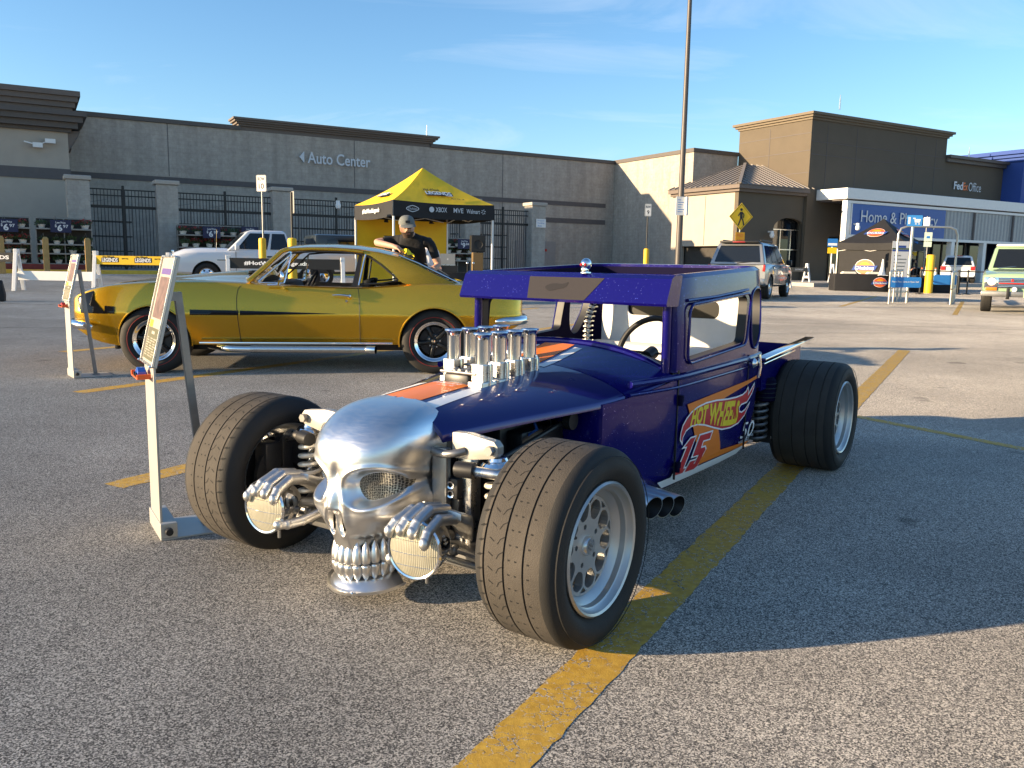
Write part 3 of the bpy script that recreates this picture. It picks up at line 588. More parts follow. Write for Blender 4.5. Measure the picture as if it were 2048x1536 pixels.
def upper_ring(z, off=0.0):
    k = sm([(.69, 1.0), (.85, .994), (1.0, .975), (1.09, .955)], z)
    return [(p.x, p.y * k, tilt(p.x, z)) for p in ring(PU, z, off)]
def uppercab(b):
    zs = [.688, .75, .82, .9, .97, 1.03, 1.064, 1.074]
    b.loft([upper_ring(z) for z in zs], True, False, 0)
    b.loft([upper_ring(z, .045) for z in reversed(zs)], True, False, 2)
    b.loft([upper_ring(1.074), [(x, y, z + .016) for x, y, z in upper_ring(1.074, .022)], [(x, y, z + .015) for x, y, z in upper_ring(1.074, .045)], upper_ring(1.074, .045)], True, False, 0)
    b.loft([upper_ring(.688), upper_ring(.688, .045)], True, False, 0)
up = RB('cab_upper', uppercab, [X['rod'], X['gasket'], X['roddark']], merge=1e-5)
def prism(name, loop, axis, a, c, mat=X['gasket']):
    b = B()
    b.plate([loop], (lambda u, v, w: (u, a + w, v)) if axis == 'y' else (lambda u, v, w: (a + w, u, v)), c - a)
    o = b.build(name, mat, rod, None, True); return o
WIN = rrect(1.185, 1.86, .735, .957, .032, 6)
WIN = [(x + (.035 if z > .85 else 0) * (x - 1.0) / .8, z + .035 * (x - 1.185) / .67) for x, z in WIN]
QW = [(1.965, .985), (1.95, .90), (1.955, .80), (1.975, .752), (2.01, .735), (2.05, .752), (2.09, .80), (2.125, .87), (2.14, .94), (2.13, 1.0), (2.09, 1.02), (2.02, 1.018)]
QW = crom(QW, 4)
WS = rrect(-.475, .475, .60, .968, .03, 4); RW = rrect(-.262, .285, .85, .945, .035, 4)
bpy.context.view_layer.update()
boolean(up, [prism('c1', WIN, 'y', -.8, .8), prism('c2', QW, 'y', -.8, .8), prism('c3', WS, 'x', .9, 1.16), prism('c4', RW, 'x', 2.1, 2.4)])
up.data.shade_smooth(); up.data.set_sharp_from_angle(angle=R(35))
RB('rear_window_mesh', lambda b: b.box(2.212, 2.222, -.30, .32, .83, .985), X['perfdark'], smooth=None)
# pale trim lining on the inside of the back wall and sides
def lining(b):
    zs = [.30, .5, .69, .8, .849]
    rr_ = []
    for z in zs: rr_.append([(p.x, p.y * .985, tilt(p.x, z)) for p in [V(q) for q in inset([(x, y) for x, y, _ in upper_ring(max(z, .69))], .049)] if p.x > 1.93])
    b.loft(rr_, False)
    rr_ = []
    for z in (.95, 1.0, 1.05): rr_.append([(p.x, p.y * .985, tilt(p.x, z)) for p in [V(q) for q in inset([(x, y) for x, y, _ in upper_ring(z)], .049)] if p.x > 2.17])
    b.loft(rr_, False)
ln = RB('back_wall_trim', lambda b: b.plate([rrect(-.47, .47, .22, 1.045, .05), [(p[0], p[1]) for p in RW]], lambda u, v, w: (2.19 + w, u, v), .012), X['trim'], smooth=None)
RB('bench_seat', lambda b: (b.box(1.72, 2.18, -.46, .46, .24, .40), b.box(2.06, 2.18, -.46, .46, .38, .70)), X['trim'], bevel=.04, smooth=40)
for s in (-1, 1): RB('door_card', lambda b: b.box(1.16, 2.1, s * .502 - .006, s * .502 + .006, .25, .69), X['trim'], smooth=None)
def dash(b): b.loft([[(x, y, .735 + dz - .35 * y * y) for y in [-.49 + .049 * k for k in range(21)]] for x, dz in ((1.10, .04), (1.22, .045), (1.25, .0), (1.25, -.12))], False)
RB('dashboard', dash, X['gasket'])
# visor header across the front
def visor(b):
    sec = [(1.13, 1.0905), (1.056, 1.0905), (1.028, 1.076), (.984, .976), (.99, .966), (1.10, .964)]
    b.loft([[(x + (.0 if abs(y) < .51 else .012), y, z) for x, z in sec] for y in (-.53, -.522, -.3, 0, .3, .522, .53)], True, True)
RB('visor', visor, X['rod'], smooth=25, merge=1e-5)
def vis(u, v, w=0): t = (v - .976) / .10; return (.984 + .044 * t - .0018 - w, u, v)
RB('visor_panel', lambda b: b.plate([[(-.135, .978), (.155, .978), (.230, 1.073), (-.15, 1.073)]], lambda u, v, w: vis(u, v, w), .0), X['visorpatch'], smooth=None)
RB('visor_mark', lambda b: b.plate([crom([(-.055, 1.03), (-.02, 1.045), (.03, 1.044), (.058, 1.052), (.05, 1.03), (.01, 1.02), (-.03, 1.012)], 3)], lambda u, v, w: vis(u, v, .0012), .0), X['visormark'], smooth=None)
RB('roof_gutter', lambda b: b.tube([(1.18, .540, .975 + .012), (1.5, .540, .996), (1.9, .539, 1.02)], .007, 8), X['rod'])
for s in (-1, 1):
    RB('screen_post', lambda b: b.tube([(1.093, s * .492, .66), (1.093, s * .492, .80), (1.093, s * .49, .967)], .019, 14), X['rod'])
    RB('door_window_frame', lambda b: b.tube([(x, s * (.556 - .02 * max(0, z - .8)), z) for x, z in inset(WIN, -.013)], .0065, 8, closed=True), X['rod'])
    RB('quarter_window_frame', lambda b: b.tube([(x, s * (lerp([q for q in PU if q[1] > .3 and q[0] > 1.12], x) * sm([(.69, 1.0), (.85, .994), (1.0, .975), (1.09, .955)], z) + .003), z) for x, z in inset(QW, -.006)], .006, 8, closed=True), X['rod'])
    def beltp(x, dz=0, o=.0):
        y = lerp([(a, b_) for a, b_ in PL if a < 2.2 and b_ > .44], x) + o; return (x, s * y, .672 + .012 * (x - 1.1) + dz)
    RB('belt_moulding', lambda b: b.tube([beltp(x) for x in (.80, .95, 1.05, 1.1, 1.2, 1.4, 1.6, 1.8, 2.0, 2.1, 2.17)], .014, 10), X['rod'])
    RB('belt_moulding', lambda b: b.tube([beltp(x, -.042, -.002) for x in (.80, .95, 1.05, 1.1, 1.2, 1.4, 1.6, 1.8, 2.0, 2.1, 2.17)], .008, 10), X['rod'])
    for ga, gc in (((1.115, s * .5435, .235), (1.115, s * .5435, .70)), ((1.935, s * .5475, .225), (1.935, s * .549, .70))): RB('door_gap', lambda b: b.bar(ga, gc, .006, .008, (0, 1, 0)), X['gasket'], smooth=None)
    for z in (.575, .29): RB('door_hinge', lambda b: (b.tube([(1.118, s * .556, z - .022), (1.118, s * .556, z + .022)], .011, 10), b.box(1.12, 1.165, s * .545 - .006, s * .545 + .006, z - .013, z + .013)), X['roddark'])
    h = RB('door_handle', lambda b: (b.tube([(1.985, s * .585, .585), (1.985, s * .592, .64), (1.985, s * .585, .70)], .0085, 10), b.lathe([(.0, .0), (.024, 0), (.026, .02), (.012, .034), (0, .036)], 16, (1.955, s * .552, .658), (0, s, 0))), X['chrome'])
# --- cowl and hood
def hoodz(x, y): t = min(1, abs(y) / hw(x)); return ez(x) + (cz(x) - ez(x)) * (1 - t ** 2.1) ** .78
def hoodp(x, t, dz=0): y = hw(x) * t; return (x, y, hoodz(x, y) + dz)
def hoodf(x0, x1):
    ts = [-1 + 2 * k / 40 for k in range(41)]; ts = [sin(t * pi / 2) for t in ts]
    def f(b):
        n = max(6, int((x1 - x0) / .05)); xs = [x0 + (x1 - x0) * k / n for k in range(n + 1)]
        b.loft([[(x, hw(x) * t, hoodz(x, hw(x) * t) - (.022 if abs(t) == 1 else 0)) for t in ([-1] + ts + [1])] for x in xs], False)
        b.loft([[(x, hw(x) * t * .985, hoodz(x, hw(x) * t) - .02) for t in ts] for x in xs], False)
        for x in (x0, x1): b.loft([[(x, hw(x) * t, hoodz(x, hw(x) * t)) for t in ts], [(x, hw(x) * t * .985, hoodz(x, hw(x) * t) - .02) for t in ts]], False)
    return f
RB('hood', hoodf(-.03, .785), X['rodsat'], smooth=50)
RB('cowl_panel', hoodf(.79, 1.10), X['rod'], smooth=50)
RB('screen_base', lambda b: b.tube([(1.108, y, cz(1.12) - .012 - (cz(1.12) - .69) * abs(y / .5) ** 2.6) for y in [-.5 + .05 * k for k in range(21)]], .022, 10), X['rod'])
RB('screen_base', lambda b: b.tube([(1.088, y, cz(1.09) - .03 - (cz(1.1) - .69) * abs(y / .5) ** 2.4) for y in [-.5 + .05 * k for k in range(21)]], .012, 10), X['rod'])
def stripe(y0, y1, x0, x1, f0=1.0):
    return lambda b: b.grid(lambda u, v: (x0 + (x1 - x0) * u, (y0 + (y1 - y0) * v), hoodz(x0 + (x1 - x0) * u, y0 + (y1 - y0) * v) + .0018), 20, 6)
RB('hood_stripe', stripe(-.085, .082, -.028, .30), X['decorange']); RB('hood_stripe', stripe(-.085, .07, .70, 1.06), X['decorange'])
for y0, y1 in ((.106, .150), (-.150, -.106)):
    RB('hood_stripe', stripe(y0, y1, -.028, .28), X['decwhite']); RB('hood_stripe', stripe(y0 * .85, y1 * .85, .73, 1.03), X['decwhite'])
RB('hood_lettering', lambda b: (text(b, 'LEGENDS', lambda u, v: (.285 - v, -.062 + u, hoodz(.28, 0) + .0035), w=.125, h=.026, offset=.02), text(b, 'TOUR', lambda u, v: (.25 - v, -.02 + u, hoodz(.24, 0) + .004), w=.08, h=.018, offset=.02)), X['decwhite'], smooth=None)
# --- velocity stacks
st0 = None
sp_near = [(.36, .095), (.467, .095), (.567, .095), (.672, .095)]; sp_far = [(.425, -.095), (.528, -.095), (.632, -.095), (.737, -.095)]
for x, y in sp_near + sp_far:
    if st0 is None:
        b = B(); b.lathe([(.021, -.01), (.0262, -.01), (.027, .012), (.0262, .02), (.0262, .108), (.028, .120), (.034, .127), (.0375, .130), (.036, .134), (.030, .129), (.0245, .114), (.0225, .04), (.0225, -.0)], 28)
        st0 = b.build('velocity_stack', pm('polished_tube', (.74, .74, .73), .14, metal=1.0), rod, 40); st0.location = (-x, y, .738); st = st0
        bb = B(); bb.box(-.046, .046, -.034, .034, -.10, -.045); bb.box(-.031, .031, -.029, .029, -.046, .020); o = bb.build('intake_block', X['alu'], st0, bevel=.004)
        bb = B(); bb.lathe([(0, .0), (.011, .0), (.012, .008), (.006, .012), (.006, .02), (0, .02)], 12, (.02, 0, -.055), (1, 0, 0)); bb.build('linkage_knob', X['chrome'], st0, 40)
        bb = B(); bb.tube([(0, .036, -.085), (0, .036, .01), (0, .032, .03)], .004, 6); bb.build('fuel_line', X['chrome'], st0, 40)
        b = B(); b.lathe([(0, .02), (.021, .02)], 20); b.build('throat', X['gasket'], st0)
    else:
        st = copy_tree(st0, rod); st.location = (-x, y, .738)
RB('intake_tray', lambda b: b.box(.32, .76, -.06, .06, .66, .715), X['darksteel'], bevel=.01)
RB('intake_rod', lambda b: (b.tube([(.34, .0, .725), (.74, .0, .725)], .008, 8), b.tube([(.33, -.08, .72), (.33, .09, .72)], .006, 8), b.tube([(.45, -.06, .735), (.45, .06, .735)], .006, 8), b.ball((.34, .045, .725), .014), b.ball((.36, -.03, .72), .016)), X['steel'])
# --- engine, frame
RB('engine_block', lambda b: (b.box(.32, .8, -.21, .21, .22, .56), b.box(.10, .70, -.26, .26, .09, .27), b.box(.3, .32, -.15, .15, .25, .5), b.box(.36, .76, -.28, -.2, .40, .52), b.box(.36, .76, .2, .28, .40, .52)), X['darksteel'], bevel=.02)  # the low wide box is added to block sun passing beneath the engine
for k in range(4):
    for s in (-1, 1): RB('spark_lead', lambda b: b.tube([(.4 + .1 * k, s * .27, .5), (.41 + .1 * k, s * .31, .53), (.46 + .1 * k, s * .25, .57)], .006, 6), pm('blue_lead', (.02, .08, .3), .5) if (k + s) % 2 else X['gasket'])
RB('radiator', lambda b: b.box(.03, .09, -.19, .19, .2, .60), X['darksteel'], bevel=.006)
for s in (-1, 1):
    RB('frame_rail', lambda b: (b.bar((-.02, s * .27, .31), (.75, s * .29, .29), .05, .10), b.bar((.75, s * .29, .29), (3.05, s * .36, .33), .05, .10)), X['darksteel'], bevel=.004)
    RB('strut_tower', lambda b: b.box(.0, .055, s * .30 - .028, s * .30 + .028, .13, .52), X['alu'], bevel=.004)
    RB('cross_plate', lambda b: b.box(-.045, -.02, s * .23 - .03, s * .23 + .03, .2, .53), X['steel'], bevel=.003)
    RB('shock_bracket', lambda b: b.plate([[(s * .272, .50), (s * .272, .585), (s * .33, .588), (s * .44, .575), (s * .455, .56), (s * .455, .535), (s * .44, .52), (s * .36, .505)]], lambda u, v, w: (-.03 + w, u, v), .034), pm('pale_bracket', (.40, .375, .33), .42, metal=.3), bevel=.003)
    RB('bracket_bolt', lambda b: b.lathe([(0, -.02), (.016, -.02), (.016, 0), (.012, .002)], 6, (-.03, s * .432, .547), (1, 0, 0)), X['steel'])
    RB('brace_tube', lambda b: b.tube(crom([(-.04, s * .20, .515), (-.06, s * .25, .515), (-.055, s * .30, .522), (-.03, s * .325, .53)], 4, False), .013, 12), X['steel'])
    RB('upper_arm', lambda b: (b.tube([(-.075, s * .345, .485), (-.07, s * .40, .482), (-.03, s * .52, .475), (.0, s * .58, .45)], .017, 12), b.tube([(.12, s * .345, .485), (.08, s * .42, .48), (.0, s * .58, .45)], .017, 12)), X['alu'])
    RB('arm_bush', lambda b: (b.lathe([(.0, -.014), (.014, -.014), (.024, -.012), (.026, .0), (.026, .05), (0, .052)], 16, (-.09, s * .352, .486), (.25, s * 1, 0)),), X['gasket'])
    RB('lower_arm', lambda b: (b.loft([[(-.06, s * .22, .15), (.06, s * .22, .15), (.06, s * .22, .23), (-.06, s * .22, .23)], [(-.03, s * .58, .135), (.03, s * .58, .135), (.03, s * .58, .175), (-.03, s * .58, .175)]], True, True), b.tube([(-.12, s * .30, .20), (-.07, s * .58, .17)], .012, 10)), X['steel'], bevel=.006)
    RB('tie_rod', lambda b: (b.tube([(-.10, s * .10, .23), (-.10, s * .56, .215)], .009, 8), b.ball((-.10, s * .34, .222), .02, 12, 8)), X['steel'])
    RB('shock_absorber', lambda b: (b.lathe([(.0, .0), (.03, .0), (.034, .01), (.028, .02), (.014, .022), (.014, .17), (.022, .172), (.022, .26), (.012, .262), (0, .262)], 16, (.0, s * .435, .52), (0, s * .06, -1)), b.lathe([(0, -.01), (.048, -.01), (.056, .0), (.054, .012), (.03, .018), (0, .018)], 20, (.0, s * .437, .495), (0, s * .06, -1))), X['chrome'])
    RB('coil_spring', lambda b: b.tube([(.04 * cos(2 * pi * k / 16), s * .438 + .04 * sin(2 * pi * k / 16) + s * .014 * k / 112, .485 - .24 * k / 112) for k in range(113)], .0085, 8), pm('cream_spring', (.62, .58, .5), .4, metal=.3))
    RB('brake_disc', lambda b: b.lathe([(.05, 0), (.145, 0), (.145, .02), (.05, .02)], 32, (0, s * .60, .302), (0, 1, 0)), X['darksteel'])
    RB('upright', lambda b: (b.bar((0, s * .60, .15), (0, s * .60, .46), .05, .05), b.tube([(0, s * .58, .302), (0, s * .72, .302)], .045, 16), b.box(-.11, -.04, s * .60 - .035, s * .60 + .035, .33, .44)), X['darksteel'], bevel=.006)
    RB('steering_rod', lambda b: (b.tube([(.16, s * .31, .455), (.60, s * .33, .545)], .009, 10), b.lathe([(0, 0), (.034, 0), (.034, .03), (0, .03)], 18, (.57, s * .34, .545), (0, s, 0)), b.lathe([(0, 0), (.024, 0), (.024, .04), (0, .04)], 18, (.17, s * .31, .452), (0, s, 0))), X['darksteel'])
    RB('hose', lambda b: b.tube(crom([(.12, s * .30, .30), (.18, s * .33, .38), (.30, s * .33, .42), (.45, s * .31, .40), (.6, s * .33, .36)], 5, False), .016, 10), X['darksteel'])
    RB('chrome_link', lambda b: (b.tube([(.20, s * .30, .385), (.42, s * .34, .44)], .008, 8), b.ball((.31, s * .325, .412), .016), b.ball((.42, s * .34, .44), .014)), X['chrome'])
    # three cut-off exhaust pipes behind the front wheel
    for k in range(3):
        e = V((.765 + .11 * k, s * .62, .208 - .022 * k)); st_ = e + V((-.10, -s * .42, .09)); ax = (e - st_).normalized()
        def pipe(b):
            n = 22; up_ = V((0, 0, 1)); a_ = ax.cross(up_).normalized(); c_ = a_.cross(ax)
            def rg(p, r, cut=0.0): return [p + (a_ * cos(2 * pi * i / n) + c_ * sin(2 * pi * i / n)) * r + ax * cut * cos(2 * pi * i / n) * r * s for i in range(n)]
            b.loft([rg(st_, .047), rg(e, .047, .5)], True); b.loft([rg(e, .047, .5), rg(e, .044, .5)], True)
            b.loft([rg(e, .044, .5), rg(st_ + ax * .1, .044)], True, False, 1); b.add(rg(st_ + ax * .1, .044), [tuple(range(n))], 1)
        RB('exhaust_pipe', pipe, [pm('bright_pipe', (.80, .80, .80), .3, metal=1.0), X['gasket']], smooth=40)
    # rear: coil-over, canister, axle link
    RB('rear_canister', lambda b: b.lathe([(0, 0), (.05, 0), (.062, .01), (.062, .12), (.05, .135), (0, .135)], 24, (2.44, s * .47, .395), (0, 0, 1)), X['roddark'])
    for z in (.42, .445, .47, .495): RB('canister_ring', lambda b: b.lathe([(.0625, 0), (.065, .003), (.0625, .006)], 24, (2.44, s * .47, z), (0, 0, 1)), X['darksteel'])
    RB('rear_spring', lambda b: b.tube([(2.40 + .05 * cos(2 * pi * k / 14), s * .455 + .05 * sin(2 * pi * k / 14), .40 - .22 * k / 84) for k in range(85)], .009, 8), X['steel'])
    RB('rear_link', lambda b: (b.tube([(2.05, s * .40, .20), (2.70, s * .42, .25)], .022, 10), b.tube([(2.40, s * .455, .42), (2.40, s * .455, .17)], .018, 10), b.box(2.46, 2.50, s * .44, s * .52, .16, .38)), X['darksteel'])
    RB('link_bolt', lambda b: (b.ball((2.47, s * .53, .30), .016), b.ball((2.47, s * .53, .235), .016), b.box(2.44, 2.5, s * .52, s * .525, .19, .205)), X['alu'])
    # bed sides and rails
    RB('bed_side', lambda b: b.plate([[(2.30, .47), (2.78, .50), (2.98, .53), (2.98, .672), (2.30, .637)]], lambda u, v, w: (u, s * .485 + s * w, v), .012), X['rod'], smooth=None)
    RB('bed_rail', lambda b: (b.bar((2.27, s * .50, .645), (3.15, s * .50, .703), .055, .016), b.bar((2.27, s * .507, .622), (2.80, s * .507, .656), .03, .012)), X['chrome'], bevel=.004)
RB('bed_floor', lambda b: b.box(2.28, 2.98, -.48, .48, .47, .49), X['roddark'], smooth=None)
RB('tailgate', lambda b: b.box(2.97, 2.985, -.484, .484, .49, .675), X['rod'], smooth=None)
RB('bed_front', lambda b: b.box(2.285, 2.30, -.484, .484, .49, .64), X['rod'], smooth=None)
RB('fuel_tank', lambda b: b.box(2.33, 2.52, -.40, .40, .49, .70), X['alu'], bevel=.02)
RB('rear_axle', lambda b: (b.tube([(2.735, -.62, .304), (2.735, .62, .304)], .04, 14), b.ball((2.735, 0, .304), .13)), X['darksteel'])
for s in (-1, 1):
    RB('sun_block_plate', lambda b: b.box(.088, .10, s * .325 - .135, s * .325 + .135, .12, .50), X['darksteel'], smooth=None)  # plate added behind each strut tower to block a streak of low sun
    bb_ = RB('control_box', lambda b: b.box(-.03, .03, s * .265 - .03, s * .265 + .03, .36, .43), X['gasket'], bevel=.006)
    for z in (.408, .378): RB('gauge', lambda b: b.lathe([(.008, .0), (.013, .002), (.014, -.006)], 14, (-.033, s * .268, z), (-1, s * .3, 0)), X['chrome'], bb_)
RB('underpan_sun_block', lambda b: (b.box(.35, .85, -.17, .17, .10, .24), b.box(.85, 1.5, -.13, .13, .13, .22), b.box(1.2, 2.3, .14, .30, .11, .19), b.box(1.2, 2.3, -.30, -.14, .11, .19)), X['darksteel'], bevel=.02)  # sump and gearbox boxes added to keep sun streaks out of the car's shadow
RB('front_axle_bar', lambda b: b.tube([(.02, -.3, .22), (.02, .3, .22)], .03, 12), X['steel'])
# --- door graphics
def side(u, v, w=0.0): return (u, .5495 + .003 + w, v)
ORANGE = [(1.1983, 0.5472), (1.9492, 0.5747), (2.12, 0.592), (2.12, 0.578), (1.9522, 0.5567), (1.6228, 0.5217), (1.551, 0.4282), (1.6523, 0.2684), (1.8286, 0.2576), (2.061, 0.2448), (2.0378, 0.2273), (1.8103, 0.2307), (1.4085, 0.2411)]
STRIPE = [(0.9772, 0.2474), (1.3752, 0.234), (1.8108, 0.2264), (2.0208, 0.2285), (1.9807, 0.1854), (1.7647, 0.1786), (1.3927, 0.1863), (1.072, 0.200)]
FLAME = [(1.1729, 0.3723), (1.1401, 0.4022), (1.1404, 0.4345), (1.1562, 0.4643), (1.1921, 0.4886), (1.2419, 0.5115), (1.3077, 0.5247), (1.4046, 0.5317), (1.5222, 0.5283), (1.663, 0.5167), (1.7779, 0.5117), (1.8625, 0.5138), (1.9097, 0.5238), (1.9364, 0.544), (1.9523, 0.5233), (1.9479, 0.5068), (1.9871, 0.5307), (2.0304, 0.5559), (2.0244, 0.5265), (1.9981, 0.4976), (1.9322, 0.4614), (1.8539, 0.4589), (1.8299, 0.4485), (1.8374, 0.4332), (1.8678, 0.4259), (1.9104, 0.4327), (1.98, 0.4648), (1.9623, 0.4416), (1.9391, 0.4193), (1.9161, 0.3972), (1.8339, 0.3683), (1.7344, 0.3618), (1.6209, 0.3703), (1.5101, 0.3963), (1.4042, 0.424), (1.3181, 0.4398), (1.2501, 0.4418), (1.1987, 0.4307), (1.1728, 0.4077)]
Q15 = [(1.123, 0.2458), (1.3864, 0.2266), (1.4897, 0.382), (1.2162, 0.3923)]; Q50 = [(1.8963, 0.2798), (2.0737, 0.2702), (2.0882, 0.3499), (1.9219, 0.3615)]; QYR = [(1.8868, 0.2515), (2.0385, 0.2582), (2.0455, 0.2714), (1.8879, 0.2666)]
HWB = [(1.2295, 0.4477), (1.3177, 0.4427), (1.403, 0.4327), (1.5081, 0.4112), (1.6025, 0.3898), (1.7158, 0.3768), (1.8073, 0.3754)]; HWT = [(1.2613, 0.5171), (1.3357, 0.521), (1.4203, 0.5212), (1.524, 0.5148), (1.6488, 0.5048), (1.7469, 0.4972), (1.829, 0.4869)]
def quad(Q): return lambda u, v: tuple((V(Q[0]) * (1 - u) + V(Q[1]) * u) * (1 - v) + (V(Q[3]) * (1 - u) + V(Q[2]) * u) * v)
def along(P, u):
    k = min(int(u * (len(P) - 1)), len(P) - 2); f = u * (len(P) - 1) - k; return V(P[k]).lerp(V(P[k + 1]), f)
for s in (1, -1):
    def sd(w): return lambda u, v, q=0: (u, s * (.5495 * lerp([(.17, .875), (.2, .918), (.25, .965), (.32, .988), (.45, 1.002), (.7, 1.002)], v) + .0026 + w), v)
    def fine(b):
        """split long faces so that the print follows the tuck-under of the door"""
        pass
    def slab(poly, w): 
        def f(b):
            me = bpy.data.meshes.new('x'); bm = bmesh.new(); bb = B(); bb.plate([poly], lambda u, v, q: (u, v, 0), 0); me.from_pydata(bb.v, [], bb.f); bm.from_mesh(me)
            for i in range(1, 9):
                zc = .17 + .045 * i
                bmesh.ops.bisect_plane(bm, geom=bm.verts[:] + bm.edges[:] + bm.faces[:], plane_co=(0, zc, 0), plane_no=(0, 1, 0))
            bm.verts.index_update(); b.add([sd(w)(v.co.x, v.co.y) for v in bm.verts], [tuple(v.index for v in f_.verts) for f_ in bm.faces]); bm.free()
        return f
    RB('door_decal', slab(ORANGE, .0), X['decorange'], smooth=None); RB('door_decal', slab(STRIPE, .001), X['decwhite'], smooth=None)
    RB('flame_outline', slab(FLAME, .0012), X['decwhite'], smooth=None); RB('flame_emblem', slab(inset(FLAME, .0075), .002), X['decred'], smooth=None)
    RB('emblem_lettering', lambda b: text(b, 'HOT WHEELS', lambda u, v: sd(.003)(u, v), offset=.045, warp=lambda u, v: tuple(along(HWB, u).lerp(along(HWT, u), v))), X['decyellow'], smooth=None)
    ONE = [(.0, .0), (.42, 0), (.42, .13), (.32, .13), (.32, 1), (.14, 1), (-.02, .80), (.10, .80), (.10, .13), (0, .13)]; FIVE = [(.52, 0), (.92, 0), (1.0, .08), (1.0, .53), (.92, .61), (.74, .61), (.74, .82), (1.02, .82), (1.02, 1.0), (.52, 1.0), (.52, .43), (.78, .43), (.78, .18), (.72, .18), (.72, .29), (.52, .29)]
    for dg_ in (ONE, FIVE):
        RB('number_outline', lambda b: b.plate([[quad(Q15)(*p) for p in inset(dg_, -.045)]], lambda u, v, w: sd(.0022)(u, v), 0), X['decwhite'], smooth=None)
        RB('race_number', lambda b: b.plate([[quad(Q15)(*p) for p in dg_]], lambda u, v, w: sd(.0036)(u, v), 0), X['decred'], smooth=None)
    RB('anniversary_mark', lambda b: (text(b, '50', lambda u, v: sd(.002)(u, v), warp=lambda u, v: quad(Q50)(u, v)), text(b, 'YEARS', lambda u, v: sd(.002)(u, v), warp=lambda u, v: quad(QYR)(u, v))), X['decwhite'], smooth=None)
# --- steering wheel, shift lever shaped like a spine, small skull on the visor
def ringt(c, r, tilt_, rr_, n=40): return [V(c) + V((sin(tilt_) * r * sin(2 * pi * k / n), r * cos(2 * pi * k / n), cos(tilt_) * r * sin(2 * pi * k / n))) for k in range(n)]
RB('steering_wheel', lambda b: (b.tube(ringt((1.36, .30, .735), .165, .35, 0), .0135, 10, closed=True), b.tube([(1.30, .30, .72), (1.37, .30, .738)], .03, 14), b.bar((1.365, .14, .735), (1.365, .46, .735), .03, .008), b.bar((1.36, .30, .735), (1.30, .30, .59), .03, .008)), X['gasket'])
def spine(b):
    for k in range(13):
        t = k / 12; p = V((1.36 + .05 * t, -.02 - .03 * sin(3 * t), .70 + .27 * t)); b.ball(p, .012 - .003 * t, 8, 6); b.bar(p - V((0, .026, 0)), p + V((0, .026, .006)), .006, .006); b.bar(p, p + V((-.03, 0, .012)), .006, .008)
RB('spine_lever', spine, X['alu'])
def miniskull(b):
    b.ball((1.055, .12, 1.130), .025, 16, 10, 0, (1.05, .95, 1.05)); b.box(1.034, 1.06, .108, .132, 1.096, 1.114); b.box(1.035, 1.075, .105, .135, 1.088, 1.097)
sk0 = RB('visor_ornament', miniskull, X['chrome'], bevel=.002)
for y in (.11, .13): RB('ornament_eye', lambda b: b.ball((1.032, y, 1.128), .0065, 8, 6), X['redpaint'], sk0)
# ------------------------------------------------------------------ polished skull grille
SW = [(.085, .080), (.12, .090), (.16, .095), (.195, .098), (.22, .103), (.245, .118), (.27, .143), (.295, .170), (.32, .192), (.345, .203), (.38, .201), (.42, .192), (.46, .192), (.50, .200), (.55, .204), (.585, .198), (.62, .180), (.645, .148), (.658, .108), (.6655, .05), (.667, .01)]
SF = [(.085, -.20), (.12, -.225), (.165, -.236), (.195, -.258), (.225, -.268), (.26, -.278), (.30, -.284), (.335, -.286), (.38, -.282), (.42, -.284), (.455, -.288), (.50, -.287), (.55, -.268), (.60, -.222), (.63, -.172), (.65, -.115), (.66, -.068), (.6655, -.028), (.667, -.005)]
def step(t): t = max(0.0, min(1.0, t)); return t * t * (3 - 2 * t)
def skull_pt(ph, z):
    w, f = sm(SW, z), sm(SF, z); xb = .025; d = xb - f; c, s_ = cos(ph), sin(ph); n = 2.9
    x = xb - d * abs(c) ** (2 / n); y = w * abs(s_) ** (2 / n) * (1 if s_ > 0 else -1)
    a = abs(y); nx, ny = -abs(c), s_; q = 0.0; push = 0.0
    # eye socket: slanted oval, flat bottomed, with a raised rim and a scowling brow above it
    dy_, dz_ = a - .113, z - .414; ang = R(19); ey, ezz = dy_ * cos(ang) + dz_ * sin(ang), -dy_ * sin(ang) + dz_ * cos(ang)
    e = (abs(ey / .072) ** 2.4 + abs(ezz / (.060 if ezz > 0 else .054)) ** 2.4) ** (1 / 2.4)
    if x < -.02:
        push += .050 * step((1.08 - e) / .34)
        q += .007 * exp(-((e - 1.15) / .10) ** 2)
        # crease between the brows, nose bridge and the two nose holes
        q -= .014 * exp(-(y / .012) ** 2) * exp(-((z - .455) / .03) ** 2)
        q += .032 * exp(-(a / .022) ** 2) * step((z - .318) / .028) * step((.445 - z) / .08)
        q += .012 * exp(-((a - .042) / .014) ** 2) * step((z - .27) / .03) * step((.42 - z) / .05)
        nzv = ((a - .021 - .05 * (.30 - z)) / .0135) ** 2 + ((z - .293) / .041) ** 2; push += .045 * step((1.05 - nzv) / .45); q += .007 * exp(-((nzv - 1.35) / .3) ** 2)
        q += .010 * exp(-((a - .14) / .05) ** 2 - ((z - .325) / .03) ** 2)
        push += .030 * step((.252 - z) / .02) * step((a - .035) / .02) * step((z - .14) / .05)
    # hollow temple running back from the eye
    q -= .012 * exp(-((z - .415) / .028) ** 2) * step((a - .145) / .03)
    q += .006 * exp(-((a - .07) / .06) ** 2 - ((z - .54) / .05) ** 2)
    return V((x + nx * q + push, y + ny * q, z))
